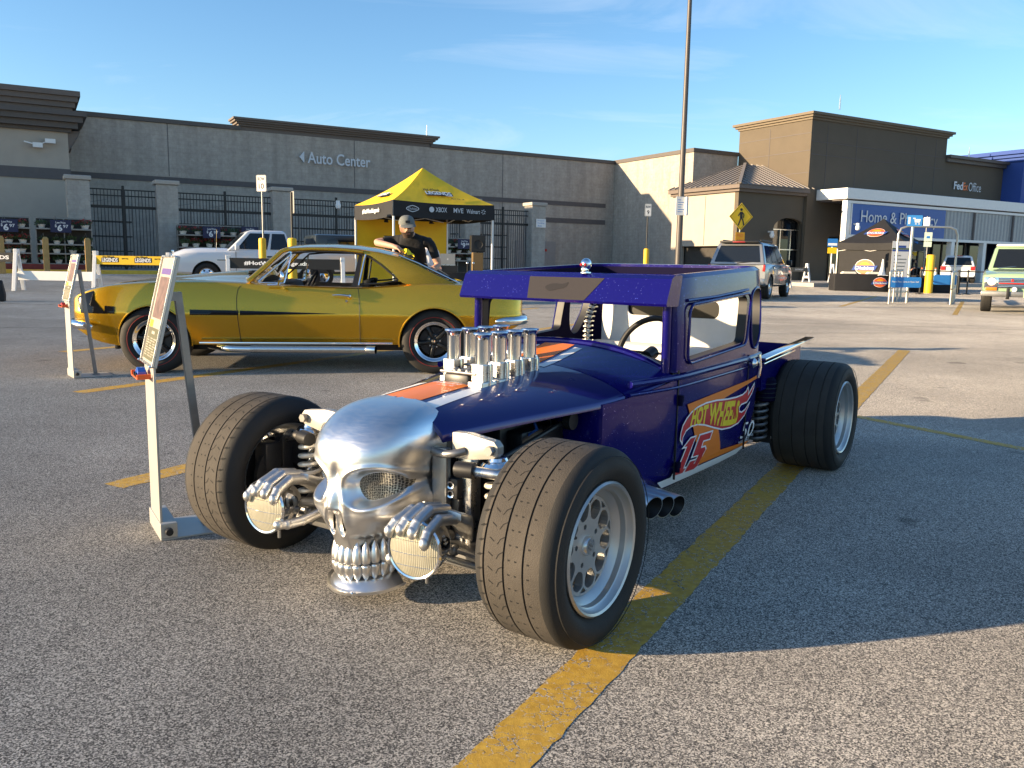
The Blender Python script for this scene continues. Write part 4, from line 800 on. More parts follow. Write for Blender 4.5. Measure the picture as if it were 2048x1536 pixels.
def skull(b):
    nu, nv = 170, 130
    ref = [skull_pt(-pi / 2 + pi * j / 3000, .53) for j in range(3001)]; acc = [0.0]
    for p_, q_ in zip(ref, ref[1:]): acc.append(acc[-1] + (q_ - p_).length)
    PH = []; i_ = 0
    for j in range(nu + 1):
        tgt = acc[-1] * j / nu
        while i_ < 3000 and acc[i_] < tgt: i_ += 1
        PH.append(-pi / 2 + pi * i_ / 3000)
    zs = [.085 + (.667 - .085) * (sin(pi / 2 * (k / nv)) * .35 + (k / nv) * .65) for k in range(nv + 1)]
    b.loft([[skull_pt(p_, z) for p_ in PH] for z in zs], False)
def socket_x(a, z):
    w, f = sm(SW, z), sm(SF, z); n = 2.9; s_ = min(1.0, (a / w)) ** (n / 2); c = sqrt(max(0, 1 - s_ * s_)); x = .025 - (.025 - f) * c ** (2 / n)
    return x + .050 - .004
def eye_grid(b, s):
    rr_ = []
    for r_ in (0.001, .25, .5, .72, .90):
        row = []
        for k in range(28):
            t = 2 * pi * k / 28; ey, ezz = .068 * r_ * cos(t) + .007, .060 * r_ * sin(t) + .004; a = .113 + ey * cos(R(19)) - ezz * sin(R(19)); z = .414 + ey * sin(R(19)) + ezz * cos(R(19)); row.append((socket_x(a, z), s * a, z))
        rr_.append(row)
    b.loft(rr_, True)
skg = RB('skull_grille', skull, X['brushed'], smooth=180)
_bm = bmesh.new(); _bm.from_mesh(skg.data)
_iv = [v for v in _bm.verts if not v.is_boundary]
for _ in range(3): bmesh.ops.smooth_vert(_bm, verts=_iv, factor=.5, use_axis_x=True, use_axis_y=True, use_axis_z=True)
_bm.to_mesh(skg.data); _bm.free()
for s in (-1, 1):
    RB('eye_mesh', lambda b: b.plate([crom([(s * (.112 + .060 * cos(t) - .010 * sin(t)), .414 + .046 * sin(t) + .014 * cos(t)) for t in [2 * pi * k / 14 for k in range(14)]], 3)], None, 0) if 0 else eye_grid(b, s), X['perf'], skg, smooth=60)
    RB('nose_mesh', lambda b: b.box(-.266, -.263, s * .024 - .013, s * .024 + .013, .262, .325), X['perfdark'], skg, smooth=None)
def tooth(b, hgt, wd, sg):
    pr = [(0, .0), (.70, .0), (.86, .03), (.95, .12), (1.0, .28), (.95, .46), (.80, .64), (.56, .80), (.30, .92), (.0, 1.0)]
    b.loft([[(.0155 * r * cos(2 * pi * k / 14), wd * r * sin(2 * pi * k / 14), sg * h * hgt) for k in range(14)] for r, h in [(max(r, 1e-4), h) for r, h in pr]], True)
bu = B(); tooth(bu, .074, .0172, 1); bl = B(); tooth(bl, .060, .0165, -1); t_u = t_l = None
for row in (0, 1):
    for k in range(-6, 7):
        al = R(14 * k); p = (-(-.118 - .142 * cos(al)), .106 * sin(al), (.1475 if row == 0 else .145) + .010 * (1 - cos(al)))
        src = t_u if row == 0 else t_l
        if src is None:
            o = (bu if row == 0 else bl).build('tooth', X['brushed'], skg, 50)
            if row == 0: t_u = o
            else: t_l = o
        else: o = src.copy(); COL.objects.link(o)
        o.location = p; o.rotation_euler = (0, R(-6) if row == 0 else R(10), al)
def jaw(b):
    rings = []
    for k in range(-12, 13):
        al = R(7.2 * k); c, s_ = cos(al), sin(al)
        flare = .012 * exp(-((abs(k) - 9) / 3) ** 2)
        prof = [(.125, .098), (.148, .088), (.168 + flare, .068 - .01 * c), (.182 + flare, .074 - .014 * c), (.180 + flare, .064 - .014 * c), (.148, .078), (.125, .088)]
        rings.append([(-.10 - r * c * 1.02, r * s_ * .78, z) for r, z in prof])
    b.loft(rings, True, True)
RB('jaw_plate', jaw, X['brushed'], skg, smooth=50)
RB('jaw_bolt', lambda b: (b.ball((-.275, .06, .062), .006, 8, 6)), X['chrome'], skg)
RB('grille_backing', lambda b: b.box(-.12, .0, -.11, .11, .1, .62), X['gasket'], smooth=None)

# ------------------------------------------------------------------ headlights gripped by metal hands
for s in (1, -1):
    hc = V((-.285, s * .345, .280)); ax = V((-1, .20 if s > 0 else .10, .03)).normalized()
    hl = RB('headlight', lambda b: b.lathe([(0, -.125), (.035, -.122), (.062, -.105), (.078, -.07), (.086, -.03), (.0885, .0), (.092, .004), (.0935, .012), (.089, .018), (.084, .016)], 40, hc, ax), X['chrome'], smooth=45)
    RB('lens', lambda b: b.lathe([(0, .026), (.03, .0245), (.06, .0205), (.0845, .0135)], 40, hc, ax), X['lampglass'], hl, smooth=40)
    def ribs(b):
        a_ = ax.cross(V((0, 0, 1))).normalized(); c_ = a_.cross(ax)
        for v in (.028, -.012, -.05):
            hgt = sqrt(max(0, .078 ** 2 - v * v)); b.tube([hc + ax * (.0268 - 1.75 * (y * y + v * v)) + a_ * y + c_ * v for y in [-hgt + 2 * hgt * i / 8 for i in range(9)]], .0008, 4, False)
    RB('lens_ribs', ribs, X['lamprefl'], hl)
    for k in range(4):                                  # four bent fingers over the top rim
        yy = s * (.278 + .036 * k) + s * .004; zt = .385 - .006 * (k - 1.5) ** 2 * (1.0) - (.012 if k == 3 else 0); lean = s * .010 * (k - 1.5)
        p = [V((-.155, yy * .92 + s * .03, zt - .012)), V((-.235, yy, zt + .004)), V((-.287, yy + lean * .4, zt - .012)), V((-.318, yy + lean, zt - .045)), V((-.320, yy + lean, zt - .062))]
        def fing(b):
            b.tube([p[0], p[1]], .0178, 14); b.ball(p[1], .0180, 14, 10); b.tube([p[1], p[2].lerp(p[3], .25)], .0175, 14); b.ball(p[2].lerp(p[3], .25), .0176, 14, 10); b.tube([p[2].lerp(p[3], .25), p[3]], [.017, .0165], 14); b.ball(p[3], .0165, 14, 10, 0, (1, 1, 1.25))
        RB('finger', fing, X['weld'], hl, smooth=50)
    RB('hand_back', lambda b: b.loft([[(-.17, s * .262, .388), (-.17, s * .425, .375), (-.17, s * .425, .345), (-.17, s * .262, .36)], [(-.08, s * .275, .35), (-.08, s * .40, .34), (-.08, s * .40, .30), (-.08, s * .275, .315)], [(.0, s * .29, .27), (.0, s * .34, .27), (.0, s * .34, .22), (.0, s * .29, .22)]], True, True), X['weld'], hl, bevel=.008)
    def thumb(b):
        pp = [V((-.16, s * .225, .25)), V((-.22, s * .238, .235)), V((-.275, s * .252, .232)), V((-.306, s * .262, .236))]
        b.tube(pp[:2], .017, 14); b.ball(pp[1], .018, 14, 10); b.tube(pp[1:3], .0165, 14); b.ball(pp[2], .018, 14, 10); b.tube(pp[2:], .0155, 14); b.ball(pp[3], .0175, 14, 10)
    RB('thumb', thumb, X['weld'], hl, smooth=50)
    RB('lamp_bracket', lambda b: (b.tube([hc - ax * .1, (-.06, s * .29, .25)], .018, 12), b.tube([hc + V((0.05, 0, -.09)), hc + V((.05, 0, -.125))], .006, 8)), X['steel'], hl)

# ------------------------------------------------------------------ wheels
def tyre_prof(Rt, w, ri, grooves, bulge=.012):
    """half-section of a tyre: list of (radius, across)"""
    h = w / 2; pr = [(ri - .006, -h + .03), (ri + .004, -h + .012), (ri + .03, -h - bulge * .6), ((ri + Rt) / 2, -h - bulge), (Rt - .035, -h - bulge * .3), (Rt - .014, -h + .006), (Rt - .005, -h + .02)]
    tr = [(Rt - .002, -h + .032)]
    for g in grooves:
        tr += [(Rt, g - .0032), (Rt - .006, g - .0026), (Rt - .006, g + .0026), (Rt, g + .0032)]
    tr += [(Rt - .002, h - .032)]
    return pr, tr, [(r, -y) for r, y in reversed(pr)]
def make_wheel(name, Rt, w, ri, grooves, sipes, cy):
    """wheel with its outer face towards +y; origin at the hub"""
    o = bpy.data.objects.new(name, None); COL.objects.link(o); o.parent = rod
    pr, tr, pl = tyre_prof(Rt, w, ri, grooves)
    b = B(); b.lathe(pr + [tr[0]], 72, ax=(0, 1, 0)); b.lathe([tr[-1]] + pl, 72, ax=(0, 1, 0)); b.lathe(tr, 72, ax=(0, 1, 0), mi=1)
    b.lathe([(Rt - .0255, w / 2 + .0062), (Rt - .0245, w / 2 + .0085), (Rt - .0235, w / 2 + .0052)], 72, ax=(0, 1, 0))
    ty = b.build('tyre', [X['rubber'], X['tread']], o, 50, merge=1e-6)
    if sipes:
        b = B()
        def dash(th0, y0, th1, y1, wd):
            q = []
            for th, y in ((th0, y0), (th1, y1)):
                d = V(((th1 - th0) * Rt, y1 - y0)).normalized(); nrm = V((-d.y, d.x)) * wd / 2
                for sg in (-1, 1):
                    t_, yy = th + sg * nrm.x / Rt, y + sg * nrm.y; r_ = Rt + .0006 - (.002 * max(0, abs(yy) - w / 2 + .05) / .03)
                    q.append((r_ * cos(t_), yy, r_ * sin(t_)))
            b.add([q[0], q[1], q[3], q[2]], [(0, 1, 2, 3)])
        n = 46
        for k in range(n):
            t0 = 2 * pi * k / n; g = grooves
            dash(t0, -w / 2 + .030, t0 + .02, g[0] - .004, .0034); dash(t0 + .02, -w / 2 + .034, t0 + .0, -w / 2 + .022, .0028)
            dash(t0 + .05, g[0] + .016, t0 + .02, g[0] + .032, .0030)
            dash(t0, g[1] - .024, t0 + .05, g[1] - .016, .0026); dash(t0 + .05, g[1] - .016, t0 + .075, g[1] - .004, .0026)
            for y in (g[1] + .018, g[1] + .040, g[2] + .016): dash(t0 + .01, y, t0 + .022, y, .005); dash(t0 + .022, y - .003, t0 + .018, y + .004, .003)
        sp_ = b.build('tread_sipes', X['groove'], ty); sp_['kind'] = 'stuff'
    hh = w / 2
    b = B(); b.lathe([(ri - .008, hh - .030), (ri + .003, hh - .014), (ri + .004, hh - .004), (ri - .002, hh + .002), (ri - .009, hh - .002), (ri - .016, hh - .018), (ri - .022, hh - .022), (ri - .024, hh - .040), (ri - .040, hh - .052), (ri - .046, hh - .060), (ri - .044, hh - .12), (ri - .02, -hh + .05), (ri - .002, -hh + .014), (ri + .003, -hh + .008), (ri - .0, -hh + .03)], 56, ax=(0, 1, 0))
    rim = b.build('rim', X['wheelsilver'], o, 35)
    rd = ri - .047
    loops = [[(rd * cos(2 * pi * k / 60), rd * sin(2 * pi * k / 60)) for k in range(60)]]
    for k in range(10):
        a = 2 * pi * (k + .5) / 10; c = V((cos(a), sin(a))); t_ = V((-c.y, c.x))
        loops.append([tuple(c * r + t_ * q) for r, q in crom([(rd * .53, -.0), (rd * .56, .016), (rd * .70, .0280), (rd * .80, .0305), (rd * .90, .016), (rd * .925, 0), (rd * .90, -.016), (rd * .80, -.0305), (rd * .70, -.0280), (rd * .56, -.016)], 2)])
        a = 2 * pi * k / 10; c = V((cos(a), sin(a))); t_ = V((-c.y, c.x))
        loops.append([tuple(c * r + t_ * q) for r, q in [(rd * .84, 0), (rd * .90, .011), (rd * .945, .018), (rd * .955, 0), (rd * .945, -.018), (rd * .90, -.011)]])
    for k in range(5):
        a = 2 * pi * (k + .25) / 5; c = V((cos(a), sin(a))) * rd * .40; loops.append([(c.x + .0085 * cos(2 * pi * i / 10), c.y + .0085 * sin(2 * pi * i / 10)) for i in range(10)])
    b = B(); b.plate(loops, lambda u, v, wq: (u, hh - .085 + wq, v), .026); b.build('spoke_disc', X['wheelsilver'], rim, bevel=.002, seg=1)
    b = B(); b.lathe([(.0, .012), (.024, .012), (.029, .006), (.031, -.002)], 28, (0, hh - .058, 0), (0, 1, 0)); cp = b.build('centre_cap', X['alu'], rim, 40)
    b = B(); b.bar((-.010, hh - .0455, -.006), (.008, hh - .0455, .012), .005, .002, (0, 1, 0)); b.bar((.0, hh - .0455, -.013), (.012, hh - .0455, .003), .005, .002, (0, 1, 0)); b.build('cap_mark', X['steel'], cp)
    b = B(); b.lathe([(.055, 0), (.135, 0), (.135, .012), (.055, .012)], 36, (0, -hh + .10, 0), (0, 1, 0)); b.build('brake_rotor', X['darksteel'], rim)
    b = B(); b.tube([(.105, hh - .05, .085), (.115, hh - .02, .092)], .005, 8); b.build('valve', X['gasket'], rim)
    return o
fw = make_wheel('front_wheel', .302, .262, .198, [-.086, -.018, .047], True, 0); rw = make_wheel('rear_wheel', .305, .335, .2005, [-.1, -.03, .04, .1], False, 0)
fw.location = (0, .83 - .135, .302); f2 = copy_tree(fw, rod); f2.location = (0, -.695, .302); f2.rotation_euler = (0, 0, pi)
rw.location = (-2.735, .83 - .165, .305); r2 = copy_tree(rw, rod); r2.location = (-2.735, -.665, .305); r2.rotation_euler = (0, 0, pi)
fw.rotation_euler = (0, R(12), 0); f2.rotation_euler = (0, R(-33), pi)
# ------------------------------------------------------------------ gold coupe (x rearwards from the front axle, y to its left, towards the camera)
coupe = thing('gold_coupe', 'gold green 1960s coupe with black side stripe parked behind the hot rod', 'car', (-3.582, 8.851, .007), R(186.5))
X['gold'] = flake('gold_metallic_paint', (.62, .355, .010), (.7, .5, .15), .27, 900.0, .96, .85, .9); X['redline'] = pm('red_tyre_line', (.30, .02, .015), .6)
X['carpet'] = pm('black_interior', (.012, .012, .013), .8, var=.2)
X['stripeblack'] = pm('black_stripe_paint', (.005, .005, .006), .07, spec=.4); X['blackwheel'] = pm('satin_black_wheel', (.012, .012, .012), .35)
X['perfpipe'] = pm('drilled_heat_shield', (.62, .62, .62), .2, metal=1.0, bump=.002, bscale=160)
def CB(name, f, mat, parent=coupe, smooth=35, bevel=0, seg=2, merge=0):
    b = B(); f(b); return b.build(name, mat, parent, smooth, True, bevel, seg, merge=merge)
YM = [(-.84, .30), (-.825, .50), (-.78, .68), (-.70, .775), (-.58, .825), (-.35, .868), (0, .893), (.5, .897), (1.2, .892), (1.9, .895), (2.3, .905), (2.7, .918), (3.1, .905), (3.35, .875), (3.5, .835), (3.58, .78), (3.62, .70)]
ZS = [(-.84, .66), (-.8, .715), (-.70, .765), (-.55, .82), (-.35, .858), (0, .888), (.5, .9), (.85, .893), (1.2, .872), (1.7, .858), (2.0, .858), (2.25, .873), (2.5, .898), (2.75, .910), (3.0, .903), (3.3, .872), (3.5, .835), (3.62, .78)]
ZB = [(-.84, .52), (-.8, .44), (-.7, .38), (-.58, .31), (-.45, .27), (-.3, .25), (.45, .268), (2.3, .278), (2.8, .30), (3.2, .36), (3.45, .42), (3.62, .50)]
ZC = [(-.84, .68), (-.78, .75), (-.6, .83), (-.3, .887), (0, .92), (.5, .955), (.85, .97), (1.0, .955), (1.4, .9), (2.4, .9), (2.8, .925), (3.0, .918), (3.35, .895), (3.52, .885), (3.6, .86), (3.62, .80)]
def yside(x, z):
    ym, zs_ = sm(YM, x), sm(ZS, x); c = .598
    if z < c: return ym * (1 - .10 * ((c - z) / .34) ** 1.2)
    return ym * (1 - .085 * ((z - c) / .30) ** 1.3)
def csec(x):
    zb, zs_, zc = sm(ZB, x), sm(ZS, x), sm(ZC, x); out = [(0, zb - .0), (yside(x, zb) * .86, zb), (yside(x, zb + .02) * .985, zb + .012)]
    for k in range(1, 8): z = zb + .03 + (.59 - zb - .03) * k / 7; out.append((yside(x, z), z))
    out += [(yside(x, .606) - .006, .608)]
    z1 = max(zs_ - .035, .625)
    for k in range(1, 5): z = .608 + (z1 - .608) * k / 4; out.append((yside(x, z) - .006, z))
    y1 = yside(x, z1) - .006; out += [(y1 - .012, z1 + (zs_ - z1) * .62), (y1 - .04, zs_ - .003), (y1 - .085, zs_ + .002)]
    ye = max(y1 - .2, y1 * .7)
    for k in range(0, 6): t = k / 5; y = ye * (1 - t); out.append((y, zc - (zc - zs_ - .004) * (y / ye) ** 2.2 if ye > 0 else zc))
    return out
xs = [-.84, -.835, -.82, -.8, -.77, -.74, -.7, -.65, -.58, -.5, -.42, -.35, -.25, -.15, 0, .15, .3, .45, .6, .75, .85, .95, 1.1, 1.3, 1.5, 1.7, 1.9, 2.05, 2.2, 2.35, 2.5, 2.6, 2.7, 2.8, 2.95, 3.1, 3.2, 3.3, 3.4, 3.48, 3.54, 3.58, 3.605, 3.62]
def cbody(b):
    rings = []
    for x in xs:
        h = csec(x); rings.append([(x, y, z) for y, z in h] + [(x, -y, z) for y, z in reversed(h[1:-1])])
    b.loft(rings, True, True)
cb_ = CB('body', cbody, [X['gold'], X['carpet']], merge=1e-5)
def cut(name, f): b = B(); f(b); o = b.build(name, X['carpet'], coupe, None, True); return o
bpy.context.view_layer.update()
cuts = [cut('k', lambda b: b.box(1.0, 2.62, -.73, .73, .42, 1.2))]
for x, r in ((.015, .345), (2.715, .352)):
    for s in (-1, 1): cuts.append(cut('k', lambda b: b.lathe([(0, .0), (r, .0), (r, .5), (0, .5)], 48, (x, s * .56, .318), (0, s, 0))))
boolean(cb_, cuts); cb_.data.shade_smooth(); cb_.data.set_sharp_from_angle(angle=R(32))
for s in (-1, 1):
    for x, r in ((.015, .345), (2.715, .352)):          # rolled arch lips
        def lip(b):
            pts = []
            for k in range(25):
                a = R(-8 + 196 * k / 24); xx, z = x + r * cos(a), .318 + r * sin(a); pts.append((xx, s * (yside(xx, max(z, sm(ZB, xx))) - .002), z))
            b.tube(pts, .009, 8)
        CB('arch_lip', lip, X['gold'])
    # black side stripe that starts as a band round the nose
    for x0, x1 in ((-.43, -.335), (.367, .822), (.834, 1.74)):
      def stp(b):
        n = 40; top = [(-.46, .655), (-.3, .645), (.3, .628), (.8, .622), (1.2, .614), (1.75, .6)]; bot = [(-.46, .582), (-.3, .576), (.3, .574), (.8, .576), (1.2, .584), (1.75, .598)]
        rr_ = []
        for k in range(n + 1):
                x = x0 + (x1 - x0) * k / n; a, c = lerp(bot, x), lerp(top, x); rr_.append([(x, s * (yside(x, z) - (.006 if z > .6 else 0) + .0035), z) for z in [a + (c - a) * j / 4 for j in range(5)]])
        b.loft(rr_, False)
      CB('side_stripe', stp, X['stripeblack'])
    def nose(b):
        rr_ = []
        for k in range(25):
            f = k / 24; z = .578 + .285 * f; xa = -.42 - .10 * min(1, f * 2.2) - .03 * f; wd = .25 - .10 * min(1, f * 1.6)
            rr_.append([(x, s * (yside(x, min(z, sm(ZS, x) - .03)) - (.006 if z > .6 else 0) + .006 - (.05 * max(0, z - sm(ZS, x) + .035) / .03)), min(z, sm(ZS, x) + .004)) for x in [xa - wd + wd * j / 8 for j in range(9)]])
        b.loft(rr_, False)
    CB('nose_stripe', nose, X['stripeblack'])
    CB('door_gap', lambda b: b.tube([(x, s * (yside(x, z) - (.006 if z > .6 else 0) + .0005), z) for x, z in [(.835, .86), (.812, .82), (.802, .75), (.805, .65), (.81, .6), (.815, .5), (.82, .4), (.825, .31)]], .0035, 6), X['gasket'])
    CB('door_gap', lambda b: b.tube([(x, s * (yside(x, z) - (.006 if z > .6 else 0) + .0005), z) for x, z in [(1.96, .855), (1.972, .8), (1.978, .7), (1.98, .6), (1.98, .45), (1.98, .31)]], .0035, 6), X['gasket'])
    CB('rocker_trim', lambda b: b.bar((.44, s * .868, .302), (2.30, s * .872, .306), .018, .022), X['chrome'], bevel=.005)
    CB('side_pipe', lambda b: b.tube(crom([(.50, s * .70, .26), (.60, s * .78, .255), (.70, s * .865, .248), (.85, s * .885, .246), (1.1, s * .885, .245), (1.6, s * .885, .245), (2.08, s * .885, .245)], 4, False), .033, 16, False), X['chrome'])
    CB('side_pipe_shield', lambda b: b.tube([(.93, s * .885, .246), (1.9, s * .885, .2455)], .037, 20), X['perfpipe'])
    CB('side_pipe_tip', lambda b: (b.lathe([(.034, 0), (.040, .01), (.040, .1), (.037, .1), (.034, .02)], 20, (2.04, s * .885, .245), (1, s * .28, 0)), b.lathe([(0, .03), (.034, .03)], 20, (2.04, s * .885, .245), (1, s * .28, 0), 1)), [X['chrome'], X['gasket']])
    CB('door_handle', lambda b: (b.tube(crom([(1.72, s * .895, .782), (1.80, s * .915, .785), (1.88, s * .91, .776)], 4, False), [.004, .005, .006, .007, .008, .009, .010, .011, .012], 8), b.ball((1.885, s * .895, .774), .019, 12, 8)), X['chrome'])
    CB('door_lock', lambda b: b.lathe([(.0, .006), (.012, .006), (.014, -.01)], 14, (1.855, s * .89, .725), (0, s, 0)), X['chrome'])
    CB('front_bumper', lambda b: b.tube(crom([(-.845, 0, .475), (-.84, s * .4, .475), (-.80, s * .66, .473), (-.70, s * .81, .468), (-.58, s * .862, .455), (-.535, s * .872, .448)], 4, False), [.04] * 16 + [.034, .03, .025, .018, .008], 12), X['chrome'])
    CB('rear_bumper', lambda b: b.tube(crom([(3.66, 0, .55), (3.655, s * .5, .55), (3.63, s * .76, .548), (3.53, s * .885, .545), (3.40, s * .915, .54), (3.32, s * .918, .538)], 4, False), [.045] * 16 + [.04, .034, .028, .02, .008], 12), X['chrome'])
CB('front_valance', lambda b: b.bar((-.42, -.6, .24), (-.42, .6, .24), .05, .06), X['gasket'], bevel=.01)
CB('chin_brace', lambda b: b.add([(-.36, .55, .27), (-.29, .55, .27), (-.31, .55, .17), (-.35, .55, .15), (-.36, .6, .27), (-.29, .6, .27), (-.31, .6, .17), (-.35, .6, .15)], [(0, 1, 2, 3), (7, 6, 5, 4), (0, 4, 5, 1), (1, 5, 6, 2), (2, 6, 7, 3), (3, 7, 4, 0)]), X['gasket'])
# cabin: roof, pillars, glass
def yg(z): return .80 - (z - .87) * .55
def croof(b):
    rr_ = []
    for x, zc, ze in ((1.17, 1.236, 1.205), (1.2, 1.25, 1.216), (1.3, 1.272, 1.235), (1.45, 1.287, 1.245), (1.7, 1.292, 1.248), (1.95, 1.281, 1.235), (2.15, 1.254, 1.207), (2.3, 1.222, 1.176), (2.38, 1.198, 1.155)):
        w_ = yg(ze); e = [(x, y, ze + (zc - ze) * (1 - abs(y / w_) ** 2.6)) for y in [w_ * sin(pi / 2 * (-1 + 2 * k / 16)) for k in range(17)]]
        rr_.append(e + [(x, y * .97, z - .03) for x, y, z in reversed(e)])
    b.loft(rr_, True, True)
CB('roof', croof, X['gold'], smooth=40)
for s in (-1, 1):
    CB('windscreen_pillar', lambda b: b.tube([(.90, s * .775, .90), (1.05, s * .705, 1.045), (1.2, s * .625, 1.195), (1.27, s * .606, 1.222)], [.026, .024, .022, .02], 10), X['gold'])
    SAIL = [(1.99, 1.226), (2.15, 1.21), (2.3, 1.178), (2.40, 1.15), (2.55, 1.085), (2.75, .985), (2.93, .905), (2.9, .885), (2.5, .885), (2.40, .905), (2.36, .937), (2.30, 1.0), (2.18, 1.10), (2.08, 1.165), (1.98, 1.20)]
    CB('sail_panel', lambda b: b.plate([SAIL], lambda u, v, w: (u, s * (yg(v) + .045 * max(0, (.97 - v) / .1) ** 1.5 - w), v), .05), X['gold'], bevel=.008, smooth=40)
    CB('roof_rail', lambda b: b.tube([(1.22, s * (yg(1.2) - .005), 1.212), (1.5, s * (yg(1.22)), 1.228), (1.8, s * yg(1.22), 1.224), (2.0, s * yg(1.2), 1.205)], .018, 10), X['gold'])
    CB('window_seal', lambda b: b.tube([(x, s * (yg(z) - .004), z) for x, z in [(.99, .905), (1.10, .99), (1.24, 1.12), (1.315, 1.185), (1.5, 1.203), (1.8, 1.203), (1.98, 1.185), (2.08, 1.15), (2.18, 1.085), (2.3, .985), (2.35, .93), (2.2, .90), (1.99, .885)]], .010, 8), X['gasket'])
    CB('vent_frame', lambda b: (b.tube([(1.0, s * (yg(.9) + .012), .90), (1.30, s * (yg(1.175) + .006), 1.175)], .009, 8), b.tube([(1.30, s * (yg(1.175) + .006), 1.175), (1.245, s * (yg(.89) + .012), .89)], .008, 8), b.tube([(1.0, s * (yg(.89) + .012), .892), (1.245, s * (yg(.89) + .012), .888)], .007, 8)), X['chrome'])
    CB('vent_glass', lambda b: b.plate([[(1.01, .90), (1.242, .895), (1.295, 1.165)]], lambda u, v, w: (u, s * (yg(v) + .006 + w), v), .004), X['glass'], smooth=None)
    CB('quarter_post', lambda b: b.tube([(1.97, s * (yg(.87) + .005), .875), (2.0, s * (yg(1.03) + .004), 1.03), (2.025, s * (yg(1.18) + .002), 1.18)], .010, 8), X['chrome'])
    CB('door_pillar', lambda b: b.plate([[(1.90, .87), (1.955, .87), (2.0, 1.2), (1.965, 1.2)]], lambda u, v, w: (u, s * (yg(v) - .02 - w), v), .02), X['gasket'], smooth=None)
    CB('quarter_glass', lambda b: b.plate([[(1.985, .885), (2.35, .925), (2.29, .99), (2.17, 1.09), (2.04, 1.17)]], lambda u, v, w: (u, s * (yg(v) - .012 + w), v), .004), X['glass'], smooth=None)
    CB('door_mirror', lambda b: (b.lathe([(0, -.03), (.035, -.026), (.05, -.012), (.056, .0), (.05, .006), (0, .008)], 24, (1.245, s * .965, .955), (-1, s * .15, 0)), b.tube([(1.20, s * .86, .875), (1.21, s * .90, .90), (1.235, s * .955, .93)], [.016, .011, .01], 10), b.tube([(1.10, s * .865, .872), (1.22, s * .865, .876)], .014, 8)), X['chrome'])
    CB('seat', lambda b: (b.box(1.45, 1.95, s * .38 - .25, s * .38 + .25, .45, .66), b.loft([[(1.86, s * .38 - .25, .6), (1.98, s * .38 - .25, .6), (1.98, s * .38 + .25, .6), (1.86, s * .38 + .25, .6)], [(2.0, s * .38 - .22, .93), (2.1, s * .38 - .22, .93), (2.1, s * .38 + .22, .93), (2.0, s * .38 + .22, .93)]], True, True)), X['carpet'], bevel=.03)
def glassgrid(p0, p1, w0, w1, bow, sag=0.0):
    return lambda b: b.grid(lambda u, v: (p0[0] + (p1[0] - p0[0]) * u - bow * (1 - (2 * v - 1) ** 2), (w0 + (w1 - w0) * u) * (2 * v - 1), p0[1] + (p1[1] - p0[1]) * u + sag * sin(pi * u)), 8, 14)
CB('windscreen', glassgrid((.93, .915), (1.235, 1.232), .735, .585, .07), X['glass']); CB('windscreen_trim', lambda b: b.tube([(.92 - .07 * (1 - (y / .74) ** 2), y, .918 + .02 * (1 - (y / .74) ** 2)) for y in [-.74 + .074 * k for k in range(21)]], .011, 8), X['chrome'])
CB('rear_glass', glassgrid((2.37, 1.187), (2.97, .915), .60, .70, -.02, .03), X['darkglass'])
for s in (-1, 1): CB('rear_glass_trim', lambda b: b.tube([(2.36, s * .60, 1.178), (2.55, s * .63, 1.105), (2.75, s * .66, 1.01), (2.97, s * .70, .908)], .012, 8), X['chrome'])
CB('instrument_panel', lambda b: b.loft([[(.98, y, .885), (1.1, y, .905), (1.22, y, .885), (1.25, y, .80), (1.2, y, .72), (1.0, y, .72)] for y in (-.7, .7)], True, True), X['carpet'], bevel=.02)
CB('steering_wheel', lambda b: (b.tube([V((1.42, .36, .83)) + V((.19 * sin(.5) * sin(2 * pi * k / 32), .19 * cos(2 * pi * k / 32), .19 * cos(.5) * sin(2 * pi * k / 32))) for k in range(32)], .014, 8, closed=True), b.tube([(1.2, .36, .76), (1.42, .36, .83)], .03, 10)), X['carpet'])
CB('hood_bulge', lambda b: b.loft([[(x, y, sm(ZC, x) - .012 + h_ * (1 - (y / w_) ** 4)) for y in [w_ * (-1 + 2 * k / 14) for k in range(15)]] for x, h_, w_ in ((-.3, .0, .22), (-.05, .016, .25), (.3, .03, .27), (.6, .04, .28), (.78, .045, .28), (.80, .02, .28))], False), X['gold'], smooth=40)
CB('hood_vent', lambda b: b.box(.80, .86, -.26, .26, .97, 1.0), X['gasket'], bevel=.01)
CB('wiper', lambda b: (b.tube([(.84, .55, .93), (.88, .1, .965)], .008, 6), b.tube([(.86, .1, .955), (.84, -.4, .965)], .008, 6)), X['chrome'])
CB('tail_spoiler', lambda b: b.loft([[(3.40, y, .888), (3.60, y, .905), (3.64, y, .90), (3.6, y, .87)] for y in (-.72, 0, .72)], True, True), X['gold'])
CB('underbody', lambda b: b.box(-.3, 3.3, -.5, .5, .2, .32), X['darksteel'])
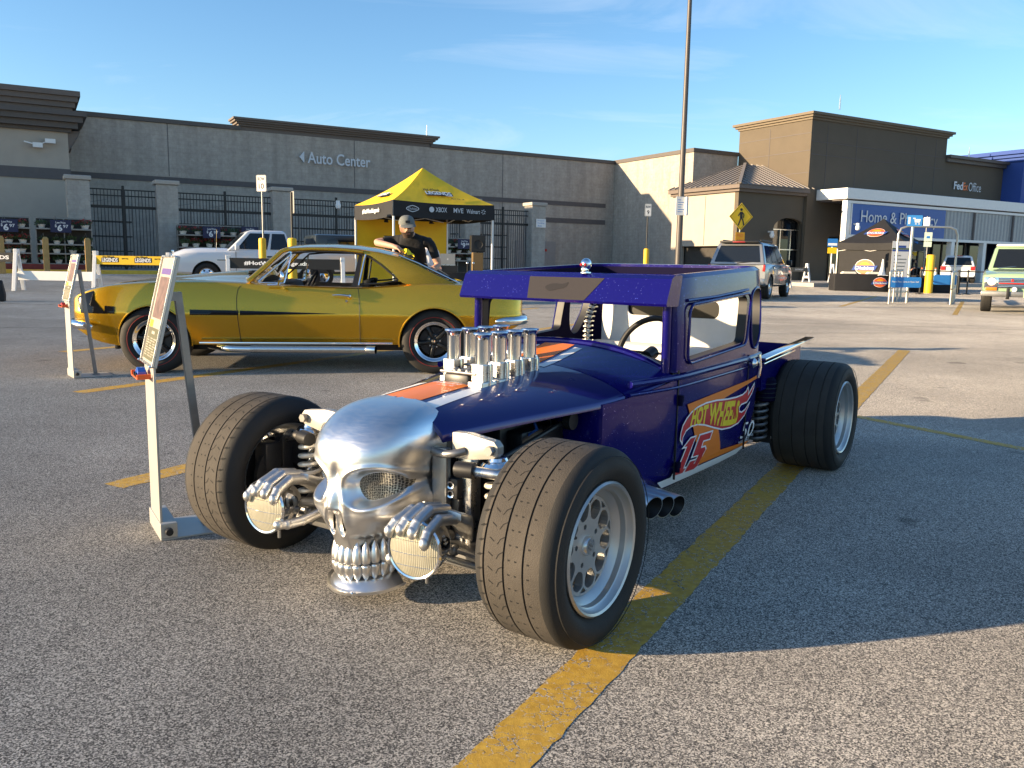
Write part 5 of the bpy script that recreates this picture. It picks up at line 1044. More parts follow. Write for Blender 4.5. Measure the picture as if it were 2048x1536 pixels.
# wheels: polished lips, five black spokes
def coupe_wheel():
    o = bpy.data.objects.new('wheel', None); COL.objects.link(o); o.parent = coupe
    Rt, w, ri = .328, .235, .203; pr, tr, pl = tyre_prof(Rt, w, ri, [-.05, 0, .05], .014)
    b = B(); b.lathe(pr + [tr[0]], 64, ax=(0, 1, 0)); b.lathe([tr[-1]] + pl, 64, ax=(0, 1, 0)); b.lathe(tr, 64, ax=(0, 1, 0), mi=1); ty = b.build('tyre', [X['rubber'], X['tread']], o, 50, merge=1e-6)
    b = B(); b.lathe([(.243, .1302), (.244, .1318), (.2465, .1322), (.248, .1308)], 64, ax=(0, 1, 0)); b.build('red_line', X['redline'], ty)
    b = B(); b.lathe([(ri + .002, .09), (ri + .004, .112), (ri - .002, .120), (ri - .012, .116), (ri - .022, .100), (ri - .034, .094), (ri - .04, .05), (ri - .03, -.08), (ri + .002, -.11)], 56, ax=(0, 1, 0)); rim = b.build('rim', X['chrome'], o, 40)
    for k in range(5):
        a = 2 * pi * k / 5 + pi / 2; c, t_ = V((cos(a), 0, sin(a))), V((-sin(a), 0, cos(a))); up_ = V((0, 1, 0))
        b = B(); b.loft([[c * r + t_ * q + up_ * h for q, h in ((-wd, .055), (wd, .055), (wd * .45, y_), (-wd * .45, y_))] for r, wd, y_ in ((.035, .030, .092), (.09, .026, .100), (.135, .027, .098), (.166, .034, .088))], True, True)
        b.build('spoke', X['blackwheel'], rim, 40, bevel=.003)
        a += pi / 5; b = B(); b.lathe([(0, .012), (.008, .012), (.011, .0)], 6, V((cos(a) * .058, .082, sin(a) * .058)), (0, 1, 0)); b.build('lug_nut', X['chrome'], rim)
    b = B(); b.lathe([(.0, .104), (.018, .103), (.024, .096), (.03, .088), (.06, .08), (.075, .075), (.075, .05)], 30, ax=(0, 1, 0)); b.build('hub', X['blackwheel'], rim, 40)
    b = B(); b.lathe([(.0, .110), (.013, .109), (.017, .103)], 5, ax=(0, 1, 0)); b.build('hub_cap', X['chrome'], rim, 40)
    b = B(); b.lathe([(.05, .03), (.145, .03), (.145, .045), (.05, .045)], 40, ax=(0, 1, 0)); b.build('brake_rotor', X['darksteel'], rim)
    return o
w0 = coupe_wheel(); w0.location = (-.015, .745, .326); w0.rotation_euler = (0, R(8), 0)
for x, s, a in ((2.715, 1, 25), (.015, -1, 0), (2.715, -1, 0)):
    w_ = copy_tree(w0, coupe); w_.location = (-x, s * .745, .326); w_.rotation_euler = (0, R(a), 0 if s > 0 else pi)
# ------------------------------------------------------------------ information stands beside the two show cars
X['sheet'] = pm('pale_sheet_metal', (.44, .43, .40), .45, metal=.5, var=.05); X['acrylic'] = pm('clear_cover', (.95, .95, .95), .02, trans=1.0, ior=1.1); X['posterpale'] = pm('poster_paper', (.36, .32, .26), .5, var=.15, vscale=14); X['posterdark'] = pm('poster_dark', (.10, .095, .05), .5); X['posterpic'] = pm('poster_picture', (.13, .08, .07), .5, var=.6, vscale=30); X['posterviolet'] = pm('poster_violet', (.10, .06, .22), .5)
X['toyorange'] = pm('orange_track', (.80, .12, .02), .4); X['toyblue'] = pm('blue_toy', (.02, .10, .5), .25, coat=.8)
def info_stand(loc, rz, label, toylabel, toymat, pic):
    """front towards +x"""
    o = thing('information_stand', label, 'stand', loc, rz, 'information stands')
    def P(name, f, m_, par=o, **k): b = B(); f(b); return b.build(name, m_, par, **k)
    P('base_plate', lambda b: b.box(-.34, .0, -.14, .14, 0, .008), X['sheet'], bevel=.002)
    P('foot_block', lambda b: b.box(-.065, .0, -.14, .14, .0085, .07), X['sheet'], bevel=.003)
    P('clamp_knob', lambda b: (b.lathe([(0, .03), (.014, .03), (.016, .02), (.016, .012), (.005, .01), (.005, 0)], 12, (-.03, .14, .04), (0, 1, 0)),), X['gasket'], smooth=40)
    P('front_plate', lambda b: b.box(-.014, -.004, -.11, .11, .07, .725), X['sheet'], bevel=.002)
    P('rear_strut', lambda b: b.bar((-.215, 0, .009), (-.125, 0, .99), .03, .03), X['steel'], bevel=.002)
    P('strut_foot', lambda b: b.box(-.245, -.185, -.03, .03, .0085, .016), X['steel'])
    P('strut_bracket', lambda b: b.box(-.135, -.075, -.018, .018, .955, .99), X['steel'])
    p0, p1 = V((0, 0, .70)), V((-.105, 0, 1.135)); d = (p1 - p0).normalized(); nr = V((d.z, 0, -d.x))
    def pl(u, v, w): return p0 + d * v + V((0, u, 0)) + nr * w
    L = (p1 - p0).length
    P('panel', lambda b: b.plate([rrect(-.15, .15, 0, L, .006, 2)], lambda u, v, w: pl(u, v, w - .012), .012), X['sheet'], bevel=.002)
    fr = P('panel_frame', lambda b: b.plate([rrect(-.15, .15, 0, L, .006, 2), rrect(-.142, .142, .008, L - .008, .003, 2)], lambda u, v, w: pl(u, v, w + .0005), .009), X['alu'], bevel=.001)
    for u in (-.143, .143): P('frame_screw', lambda b: b.ball(pl(u, .004, .012), .006, 8, 6), X['chrome'], fr)
    P('poster', lambda b: b.plate([[(-.135, .012), (.135, .012), (.135, L - .012), (-.135, L - .012)]], lambda u, v, w: pl(u, v, .0022), 0), X['posterpale'])
    P('poster_block', lambda b: b.plate([[(-.12, .02), (.12, .02), (.12, .15), (-.12, .15)]], lambda u, v, w: pl(u, v, .0034), 0), X['posterdark'])
    P('poster_tag', lambda b: b.plate([[(-.12, .151), (-.05, .151), (-.05, .18), (-.12, .18)]], lambda u, v, w: pl(u, v, .0034), 0), X['yellow'])
    P('poster_photo', lambda b: b.plate([[(-.10, .19), (.10, .19), (.10, .36), (-.10, .36)]], lambda u, v, w: pl(u, v, .0034), 0), X['posterpic'])
    P('poster_header', lambda b: b.plate([[(-.10, .37), (.10, .37), (.10, .395), (-.10, .395)]], lambda u, v, w: pl(u, v, .0034), 0), X['posterviolet'])
    def lines(b):
        for k in range(8):
            for c in range(3): b.plate([[(-.1 + .07 * c, .105 - .01 * k), (-.05 + .07 * c + .012 * ((k * 7 + c) % 3) - .01, .105 - .01 * k), (-.05 + .07 * c + .012 * ((k * 7 + c) % 3) - .01, .109 - .01 * k), (-.1 + .07 * c, .109 - .01 * k)]], lambda u, v, w: pl(u, v, .0044), 0)
        b.plate([[(-.03, .125), (.04, .125), (.04, .137), (-.03, .137)]], lambda u, v, w: pl(u, v, .0044), 0)
    P('poster_text', lines, X['posterpale'])['kind'] = 'stuff'
    t = thing('toy_car', toylabel, 'toy', o.matrix_world @ V((0, 0, 0)), rz, 'toy cars on the stands')
    t.location = V(loc) + M.Rotation(rz, 3, 'Z') @ V((.03, 0, .672))
    P('track', lambda b: (b.box(-.03, .022, -.075, .075, -.022, -.017), b.box(-.03, .022, -.082, -.073, -.022, .0), b.box(-.03, .022, .073, .082, -.022, -.002)), X['toyorange'], t, bevel=.002)
    P('toy_body', lambda b: (b.loft([[(-.02, y, z0), (.014, y, z0), (.012, y, z1), (-.018, y, z1)] for y, z0, z1 in ((-.04, -.006, .004), (-.02, -.008, .008), (.0, -.008, .02), (.018, -.008, .02), (.034, -.008, .01), (.04, -.006, .005))], True, True),), toymat, t, bevel=.002)
    for y in (-.024, .024):
        for x in (-.02, .016): P('toy_wheel', lambda b: b.lathe([(0, -.004), (.0085, -.004), (.0085, .004), (0, .004)], 12, (x, y, -.0085), (1, 0, 0)), X['gasket'], t)
    return o
info_stand((-1.472, 3.321, 0), atan2(-.53, -.85), 'pale metal sign stand by the front wheel of the purple hot rod', 'blue toy car on orange track clipped to the nearer stand', X['toyblue'], 0)
info_stand((-4.13, 7.684, .008), atan2(-.62, -.78), 'pale metal sign stand in front of the gold coupe nose', 'dark toy car on orange track clipped to the stand before the gold coupe', X['redpaint'], 1)

# ------------------------------------------------------------------ poles, posts and road signs
def tube_obj(name, pts, r, mat, par, n=12): b = B(); b.tube(pts, r, n); return b.build(name, mat, par, 40)
lp = thing('lamp_post', 'tall dark tapered lamp post rising out of frame behind the hot rod roof', 'lamp post', (4.30, 22, gz(4.3, 22)), R(12))
b = B(); b.tube([(0, 0, .6), (0, 0, 3), (0, 0, 9.0)], [.088, .075, .048], 16); b.build('pole', pm('bronze_pole', (.085, .076, .072), .5, metal=.3, var=.15, vscale=2), lp, 40)
b = B(); b.lathe([(0, 0), (.36, 0), (.36, .62), (.33, .66), (0, .66)], 28); b.build('concrete_base', X['concrete'], lp, 30)
b = B(); b.box(-.9, .9, -.22, .22, 8.95, 9.15); b.build('lamp_head', X['cap'], lp, bevel=.03)
for s, lb in ((-1, 'white printed notice on the front of the lamp post'), (1, 'white notice on the right side of the lamp post')):
    q = thing('pole_notice', lb, 'notice', (4.30, 22, gz(4.3, 22)), R(12) if s < 0 else R(102), 'notices on the lamp post')
    b = B(); b.box(-.17, .17, -.100, -.086, 2.36, 2.83); b.build('sheet', X['white'], q)
    b = B()
    for k in range(6): b.box(-.12, -.12 + .2 * (.4 + .6 * ((k * 37) % 10) / 10), -.103, -.101, 2.74 - .06 * k, 2.755 - .06 * k)
    b.build('print', X['signblue'], q)['kind'] = 'stuff'
def bollard(x, y, label, h=1.3, r=.105):
    o = thing('yellow_bollard', label, 'bollard', (x, y, gz(x, y)), 0, 'yellow bollards'); b = B(); b.lathe([(r, 0), (r, h - .06), (r * .92, h - .02), (r * .6, h), (0, h + .005)], 24); b.build('post', X['bollard'], o, 40)
    b = B(); b.lathe([(r + .004, h * .55), (r + .005, h * .56), (r + .004, h * .57)], 24); b.build('band', X['bollard'], o); return o
def signpost(name, label, x, y, ztop, w, h, face, words, rz, pole_mat, txtmat, zbot=0.0, sz=.09):
    o = thing(name, label, 'sign', (x, y, gz(x, y)), rz, 'parking row signs'); g = gz(x, y)
    tube_obj('pole', [(0, .02, zbot), (0, .02, ztop - g - .02)], .026, pole_mat, o)
    b = B(); b.plate([rrect(-w / 2, w / 2, ztop - g - h, ztop - g, .03, 3)], lambda u, v, q: (u, -.012 + q * -1, v), .004); b.build('plate', face, o)
    if words:
        b = B(); b.plate([rrect(-w / 2 + .012, w / 2 - .012, ztop - g - h + .012, ztop - g - .012, .025, 3), rrect(-w / 2 + .02, w / 2 - .02, ztop - g - h + .02, ztop - g - .02, .02, 3)], lambda u, v, q: (u, -.0175, v), 0); b.build('border', txtmat, o)
        b = B()
        for (s_, ww, hh, zz) in words: text(b, s_, lambda u, v: (-ww / 2 + u, -.018, ztop - g - zz + v), w=ww, h=hh, offset=.02)
        b.build('lettering', txtmat, o)
    return o
signpost('row_sign', 'white sign reading ROW 10 on a pole left of the yellow tent', -7.32, 24.5, 3.51, .31, .46, X['white'], [('ROW', .22, .105, .16), ('10', .17, .16, .39)], R(-14), X['steel'], X['black'])
bollard(-7.33, 24.46, 'yellow bollard round the foot of the ROW 10 sign pole', 1.55)
s2 = signpost('row_sign', 'narrow sign seen edge on from behind, just left of the yellow tent', -5.79, 22.0, 2.87, .31, .56, X['sheet'], None, R(118), X['black'], X['black'])
bollard(-5.8, 21.96, 'yellow bollard just left of the yellow tent, under the sign seen from behind', 1.55, .115)
signpost('row_sign', 'white sign reading ROW 9 in front of the sunlit wall', 5.19, 33.0, 3.49, .26, .47, X['white'], [('ROW', .19, .10, .16), ('9', .09, .16, .40)], R(8), X['black'], X['black'])
bollard(5.18, 32.95, 'yellow bollard under the ROW 9 sign', 1.58)
ps = thing('crossing_sign', 'yellow diamond pedestrian sign above a PED XING plate', 'sign', (8.82, 33, gz(8.82, 33)), R(14)); g_ = gz(8.82, 33)
tube_obj('pole', [(0, .03, 0), (0, .03, 3.4)], .03, X['steel'], ps)
b = B(); b.plate([[(0, -.53), (.51, 0), (0, .53), (-.51, 0)]], lambda u, v, q: (u, -q, 2.9 + v), .006); b.build('diamond', X['safety'], ps)
b = B(); b.plate([[(0, -.485), (.465, 0), (0, .485), (-.465, 0)], [(0, -.46), (.44, 0), (0, .46), (-.44, 0)]], lambda u, v, q: (u, -.009, 2.9 + v), 0); b.build('border', X['black'], ps)
b = B()
b.lathe([(0, 0), (.055, 0)], 16, (.0, -.0095, 3.17), (0, 1, 0))
for pth, w_ in ((((.0, 3.09), (.01, 2.86)), .12), (((.0, 2.87), (-.10, 2.56)), .06), (((.02, 2.87), (.10, 2.72), (.13, 2.56)), .06), (((-.02, 3.07), (-.13, 2.92)), .045), (((.03, 3.07), (.12, 2.98), (.10, 2.85)), .045)):
    for (x0, z0), (x1, z1) in zip(pth, pth[1:]): b.bar((x0, -.0098, z0), (x1, -.0098, z1), w_, .001, (0, 1, 0))
b.build('walking_figure', X['black'], ps)
b = B(); b.box(-.2, .2, -.012, -.006, 1.88, 2.3); b.build('plate', pm('amber_plate', (.80, .36, .01), .45), ps)
b = B(); text(b, 'PED', lambda u, v: (-.13 + u, -.0135, 2.12 + v), w=.26, h=.12, offset=.01); text(b, 'XING', lambda u, v: (-.15 + u, -.0135, 1.93 + v), w=.30, h=.12, offset=.01); b.build('lettering', X['orange'], ps)

# ------------------------------------------------------------------ kerb posts and flower racks on the left
for t, lb in ((-35.25, 'weathered kerb post cut by the left edge of the photo'), (-33.83, 'weathered kerb post in front of the hanging flower racks'), (-32.43, 'weathered kerb post at the right end of the flower racks')):
    p = SP(t, 10.4, .3); o = thing('kerb_post', lb, 'post', (p.x, p.y, gz(p.x, p.y)), RZ, 'weathered posts along the kerb')
    b = B(); b.box(-.1, .1, -.1, .1, 0, 1.3); b.loft([[(-.1, -.1, 1.3), (.1, -.1, 1.3), (.1, .1, 1.3), (-.1, .1, 1.3)], [(-.05, -.05, 1.37), (.05, -.05, 1.37), (.05, .05, 1.37), (-.05, .05, 1.37)]], True, True); b.build('timber', X['wood'], o)
def pot_mesh():
    b = B(); b.lathe([(0, 0), (.075, 0), (.115, .13), (.122, .135), (.118, .142), (.09, .135), (0, .13)], 16); return b
basket0 = {}
def basket(loc, label, red):
    key = bool(red)
    if key not in basket0:
        o = thing('flower_basket', label, 'flower basket', loc, 0, 'potted flowers on the racks'); pot_mesh().build('pot', X['pot'], o, 40)
        rn = random.Random(3 + key)
        def leaves(n, rad, zc, sz, mi):
            b = B()
            for k in range(n):
                a, r_, z = rn.uniform(0, 2 * pi), rad * sqrt(rn.random()), zc + rn.uniform(-.04, .10); c = V((r_ * cos(a), r_ * sin(a), z + .05 * (1 - r_ / rad)))
                u = V((rn.uniform(-1, 1), rn.uniform(-1, 1), rn.uniform(-.6, .6))).normalized() * sz; v = V((rn.uniform(-1, 1), rn.uniform(-1, 1), rn.uniform(-.6, 1))).normalized() * sz * .6
                b.add([c - u, c + v, c + u, c - v], [(0, 1, 2, 3)])
            return b
        leaves(130, .20, .16, .035, 0).build('foliage', X['leaf'], o)['kind'] = 'stuff'
        if red: leaves(70, .21, .21, .03, 0).build('blossom', X['flower'], o)['kind'] = 'stuff'
        b = B()
        for k in range(3): a = 2 * pi * k / 3; b.tube([(.11 * cos(a), .11 * sin(a), .13), (0, 0, .42)], .004, 4)
        b.build('hanger', X['steel'], o); basket0[key] = o
    else:
        o = dup(basket0[key], loc, random.uniform(0, 6), label); o['group'] = 'potted flowers on the racks'
    o.scale = (random.uniform(1.1, 1.35),) * 2 + (random.uniform(1.0, 1.25),)
    return o
def rack(t0, t1, u, label, rows, red, where):
    o = thing('flower_rack', label, 'rack', SP(t0, u, .575), RZ, 'flower racks'); L = t1 - t0
    for z in rows: B().box(0, L, -.3, .3, z - .03, z).build('shelf', X['steel'], o); B().box(0, L, -.31, -.295, z - .035, z + .02).build('shelf_edge', X['steel'], o)
    for x in (0, L * .5, L): B().bar((x, 0, 0), (x, 0, rows[-1] + .45), .04).build('upright', X['steel'], o)
    B().bar((0, 0, rows[-1] + .42), (L, 0, rows[-1] + .42), .035).build('top_rail', X['steel'], o); B().box(0, L, .28, .30, 0, rows[-1] + .4).build('back_panel', X['recess'], o)
    n = max(2, int(L / .44)); nm = ('lowest', 'second', 'third', 'top'); od = ('first', 'second', 'third', 'fourth', 'fifth', 'sixth', 'seventh')
    for r_, z in enumerate(rows):
        for k in range(n):
            p = SP(t0 + L * (k + .5 + random.uniform(-.12, .12)) / n, u + .12, .576 + z)
            isred = red and random.random() < .7 or random.random() < .06
            basket(p, ('red flowers' if isred else 'green plant') + ' in white pot, ' + od[k] + ' from left on ' + nm[r_] + ' shelf of ' + where, isred)
rack(-36.4, -34.3, 8.4, 'rack of red hanging flowers at the left edge', (.22, .62, .98, 1.58), True, 'left rack')
rack(-34.1, -32.15, 8.4, 'rack of green plants in white pots beside the first pillar', (.22, .62, .98, 1.58), False, 'pillar rack')
rack(-28.9, -25.9, 8.3, 'flower rack half hidden by the white pickup', (.62, .98, 1.5), True, 'pickup rack')
rack(-16.6, -14.9, 8.3, 'dark plant rack seen through the right side of the yellow tent', (.62, .98, 1.3), True, 'tent rack')
b = B(); b.box(-36.4, -32.1, -9.0, -7.9, .576, .78); pb = b.build('mulch_pallets', X['terracotta'], loc=C0); pb.rotation_euler.z = RZ; tag(pb, 'low dark red stack of bagged mulch under the flower racks', 'pallet')
def price(t, u, z, big, small, label):
    o = thing('price_sign', label, 'price sign', SP(t, u, z), RZ, 'blue price signs'); B().box(-.36, .36, -.012, .012, -.24, .24).build('board', pm('navy_sign', (.008, .012, .055), .5), o)
    b = B(); text(b, big, lambda u_, v: (-.12 + u_, -.014, -.19 + v), w=.17, h=.25, offset=.03); text(b, small, lambda u_, v: (.08 + u_, -.014, -.06 + v), w=.18, h=.12, offset=.02); text(b, '$', lambda u_, v: (-.2 + u_, -.014, -.05 + v), w=.06, h=.12, offset=.02); text(b, 'Low Price', lambda u_, v: (-.17 + u_, -.014, .10 + v), w=.34, h=.08, offset=.02); b.build('lettering', X['letters'], o)
price(-35.05, 8.85, 2.22, '6', '97', 'navy 6.97 price sign on the leftmost flower rack'); price(-33.25, 8.85, 2.25, '6', '97', 'navy 6.97 price sign on the rack beside the first pillar')
price(-27.6, 8.75, 2.2, '6', '97', 'navy 6.97 price sign above the white pickup hood'); price(-26.0, 8.75, 2.25, '6', '97', 'navy 6.97 price sign above the white pickup cab'); price(-15.6, 8.75, 2.02, '9', '84', 'navy 9.84 price sign seen under the right side of the yellow tent')

# ------------------------------------------------------------------ white A-frame barricades and boards
aframe0 = None
def aframe(x, y, rz, label):
    global aframe0
    if aframe0 is None:
        o = thing('folding_barricade_leg', label, 'barricade', (x, y, gz(x, y)), rz, 'white folding barricade legs')
        for s in (-1, 1):
            b = B(); b.loft([[(-.045, s * .30 - .03, 0), (.045, s * .30 - .03, 0), (.045, s * .30 + .03, 0), (-.045, s * .30 + .03, 0)], [(-.045, s * .045 - .03, 1.02), (.045, s * .045 - .03, 1.02), (.045, s * .045 + .03, 1.04), (-.045, s * .045 + .03, 1.04)]], True, True); b.build('leg', X['white'], o, bevel=.006)
        B().box(-.03, .03, -.2, .2, .36, .46).build('cross_piece', X['white'], o, bevel=.006); b = B(); b.ball((0, 0, .42), .05, 10, 6, 0, (.9, 1, 1.2)); b.build('weight', X['white'], o, 40)
        B().box(-.05, .05, -.08, .08, .98, 1.09).build('top_block', X['white'], o, bevel=.01); aframe0 = o
    else: o = dup(aframe0, (x, y, gz(x, y)), rz, label)
    return o
def board(p, q, z0, z1, mat, label, words=None, name='barricade_board'):
    p, q = V((*p, 0)), V((*q, 0)); d = q - p; a = atan2(d.y, d.x); g = gz(p.x, p.y)
    o = thing(name, label, 'board', (p.x, p.y, g), a, 'barricade boards'); B().box(0, d.length, -.02, .02, z0, z1).build('plank', mat, o, bevel=.005)
    for k, (s_, x, w, h, zz, m_) in enumerate(words or []):
        b = B(); text(b, s_, lambda u, v: (x + u, -.0225, z0 + zz + v), w=w, h=h, offset=.03); b.build('lettering', m_, o)
    return o
BL = V((-13.05, 22.0)); BR = V((-11.0, 22.05)); BE = V((-9.12, 22.15))
aframe(*BL, R(8), 'white barricade leg nearest the left edge'); aframe(*BR, R(8), 'white barricade leg left of the yellow banner'); aframe(*BE, R(8), 'white barricade leg right of the yellow banner, before the pickup bumper')
board((-13.0, 21.93), (-11.05, 21.98), .28, .52, X['white'], 'low white plank between the two leftmost barricade legs')
yb_ = board((-10.95, 21.98), (-9.15, 22.08), .74, .97, X['yellow'], 'yellow printed banner board between white barricade legs', [('LEGENDS', .15, .40, .1, .07, X['decwhite']), ('LEGENDS', 1.0, .40, .1, .07, X['decwhite']), ('MATTEL', .66, .17, .035, .14, X['black']), ('MATTEL', 1.5, .17, .035, .14, X['black']), ('Hot Wheels', .17, .3, .05, .175, X['black']), ('Hot Wheels', 1.02, .3, .05, .175, X['black'])])
for x in (.13, .98): B().plate([[(x, .79), (x + .45, .80), (x + .45, .925), (x, .915)]], lambda u, v, w: (u, -.0212, v), 0).build('print_block', X['black'], yb_)
board((-15.6, 21.9), (-13.1, 21.93), .72, .96, X['black'], 'black board at the left edge beside the first barricade leg', [('LEGENDS', 1.5, .9, .1, .07, X['decwhite'])])
aframe(-6.82, 20.0, R(15), 'white barricade leg in front of the pickup door'); aframe(-4.15, 20.3, R(15), 'white barricade leg seen through the gold coupe window')
board((-6.78, 19.95), (-4.2, 20.22), .78, 1.03, X['black'], 'black hashtag board before the white pickup', [('#HotWheelsLegends', .35, 1.5, .12, .06, X['decwhite'])])
for x, y, lb in ((12.6, 38.6, 'white barricade leg behind the silver wagon front wheel'), (14.75, 42.2, 'white barricade leg standing alone left of the black tent'), (16.2, 42.6, 'white barricade leg against the left of the black tent'), (20.6, 36.3, 'white barricade leg beside the queue posts on the right'), (22.0, 35.8, 'white barricade leg at the front corner of the green pickup')): aframe(x, y, R(20), lb)
board((12.66, 38.6), (14.7, 42.1), .72, .92, X['black'], 'black hashtag board between barricade legs right of the silver wagon', [('#HotWheelsLegends', 1.2, 1.9, .11, .05, X['decwhite'])])
def cone(x, y, z, label):
    o = thing('white_cone', label, 'cone', (x, y, z), 0, 'white cones'); b = B(); b.lathe([(.15, 0), (.145, .02), (.07, .35), (.035, .66), (.025, .70), (0, .70)], 18); b.build('cone_body', X['white'], o, 40); B().box(-.19, .19, -.19, .19, 0, .025).build('cone_base', X['white'], o)
cone(-1.03, 20.9, gz(-1, 21), 'white cone at the right end of the tent table'); cone(-.1, 21.6, gz(0, 21.6), 'white cone peeking over the hot rod roof'); cone(15.9, 36.2, .86, 'white cone on the table left of the tall banner'); cone(17.2, 37.5, .8, 'white cone right of the corral post'); cone(18.4, 37.4, .75, 'white cone beside the yellow bollard by the queue posts')

# ------------------------------------------------------------------ pop-up tents
def tent(name, label, loc, rz, h_eave, h_peak, val, W, top, lower, leg_mat, backwall=None):
    o = thing(name, label, 'tent', loc, rz); w = W / 2; pk = V((0, 0, h_peak)); cs = [V((-w, -w, h_eave)), V((w, -w, h_eave)), V((w, w, h_eave)), V((-w, w, h_eave))]
    for i in range(4):
        a, c = cs[i], cs[(i + 1) % 4]
        def f(u, v):
            p = (a * (1 - u) + c * u).lerp(pk, v); return p + V((0, 0, -.30 * (v * (1 - v)) * (1 - .35 * sin(pi * u)) - .045 * sin(pi * u) * (1 - v)))
        b = B(); b.grid(f, 14, 14); pn = b.build('roof_panel', top, o, 60)
        nrm = V(((a + c).x, (a + c).y, 0)).normalized()
        b = B(); b.grid(lambda u, v: (a * (1 - u) + c * u) + V((0, 0, -.045 * sin(pi * u) - val * v)) + nrm * (.006 + .018 * sin(9 * u + 2 * i) * v), 20, 4); b.build('valance', lower, o, 60)
    for c in cs: b = B(); b.bar((c.x * .985, c.y * .985, 0), (c.x * .985, c.y * .985, h_eave - .01), .05); b.build('leg', leg_mat, o, bevel=.004)
    for i in range(4):
        a, c = cs[i] * .98, cs[(i + 1) % 4] * .98; z = V((0, 0, -.12)); b = B(); m_ = (a + c) / 2
        b.bar(a + z, m_ + z * 3, .02); b.bar(a + z * 3, m_ + z, .02); b.bar(c + z, m_ + z * 3, .02); b.bar(c + z * 3, m_ + z, .02); b.build('scissor_truss', leg_mat, o)
    return o, f
ty_loc = V((-3.24, 22.5, 0)) + V((.5 * 0, 0, 0)); ctr = V((-3.24, 22.5)) + V((CA, SA)) * 1.525 + V((-SA, CA)) * 1.525
yt, _ = tent('yellow_canopy_tent', 'yellow pop-up tent with black printed valance behind the gold coupe', (ctr.x, ctr.y, gz(ctr.x, ctr.y)), RZ, 2.60, 3.66, .42, 3.05, X['tentyellow'], X['tarp'], X['white'])
b = B(); b.grid(lambda u, v: V((-1.5 + 3.0 * u, 1.5 + .025 * sin(14 * u + 3 * v), 2.2 * v + .02)), 30, 8); b.build('back_wall', X['tentyellow'], yt, 60)
def on_front(u, v, dz=.03): w = 1.525; y = -w * (1 - v); x = u; zz = 2.60 + (3.66 - 2.60) * v - .30 * v * (1 - v) * (1 - .35 * cos(u * 1.0)) - .03 * (1 - v); return (x, y - .035, zz + .03)
b = B(); b.grid(lambda a, c: on_front(-.40 + .80 * a, .20 + .02 * a + .10 * c), 8, 3); b.build('roof_print_block', X['black'], yt)
b = B(); text(b, 'LEGENDS', lambda u, v: V(on_front(-.42 + u, .225 + v)) + V((0, -.012, .012)), w=.78, h=.095, offset=.035); b.build('roof_lettering', X['decwhite'], yt)
b = B(); text(b, 'TOUR', lambda u, v: V(on_front(.14 + u, .19 + v)) + V((0, -.02, .012)), w=.22, h=.04, offset=.03); b.build('roof_lettering', X['decwhite'], yt)
b = B(); text(b, 'Hot Wheels', lambda u, v: V(on_front(-.44 + u, .335 + v)) + V((0, -.01, .012)), w=.5, h=.07, offset=.02, shear=.3); text(b, 'MATTEL 18', lambda u, v: V(on_front(.25 + u, .10 + v)) + V((0, -.012, .012)), w=.4, h=.035, offset=.02); b.build('roof_lettering', X['black'], yt)
def on_left(u, v): p = on_front(u, v); return V((p[1], -p[0], p[2]))
b = B(); b.grid(lambda a, c: on_left(-.45 + .8 * a, .2 + .10 * c), 8, 3); b.build('roof_print_block', X['black'], yt); b = B(); text(b, 'LEGENDS', lambda u, v: on_left(-.4 + u, .215 + v) + V((-.014, 0, .012)), w=.72, h=.09, offset=.035); b.build('roof_lettering', X['decwhite'], yt)
b = B(); yv = -1.525 - .04
for s_, x, w, h, z in (('XBOX', -.30, .34, .13, 2.33), ('MVE', .24, .30, .13, 2.33), ('Walmart', .64, .42, .12, 2.33)): text(b, s_, lambda u, v: (x + u, yv, z + v), w=w, h=h, offset=.01)
b.lathe([(0, 0), (.075, 0)], 20, (-.42, yv, 2.39), (0, 1, 0)); b.plate([crom([(-.98 + .19 * cos(t), 2.39 + .09 * sin(t) * (1 - .3 * abs(cos(t)))) for t in [2 * pi * k / 12 for k in range(12)]], 3), crom([(-.98 + .165 * cos(t), 2.39 + .07 * sin(t) * (1 - .3 * abs(cos(t)))) for t in [2 * pi * k / 12 for k in range(12)]], 3)], lambda u, v, w: (u, yv, v), 0)
text(b, 'Dickies', lambda u, v: (-1.11 + u, yv, 2.36 + v), w=.26, h=.06)
for k in range(6): a = pi * k / 3 + .3; b.bar((1.17 + .03 * cos(a), yv, 2.39 + .03 * sin(a)), (1.17 + .075 * cos(a), yv, 2.39 + .075 * sin(a)), .018, .002, (0, 1, 0))
b.build('valance_lettering', pm('pale_print', (.55, .58, .62), .6), yt)
b = B(); text(b, '#HotWheelsLegends', lambda u, v: (-1.565, .75 - u, 2.28 + v), w=1.35, h=.16, offset=.03, shear=.15); b.build('valance_lettering', X['decwhite'], yt)
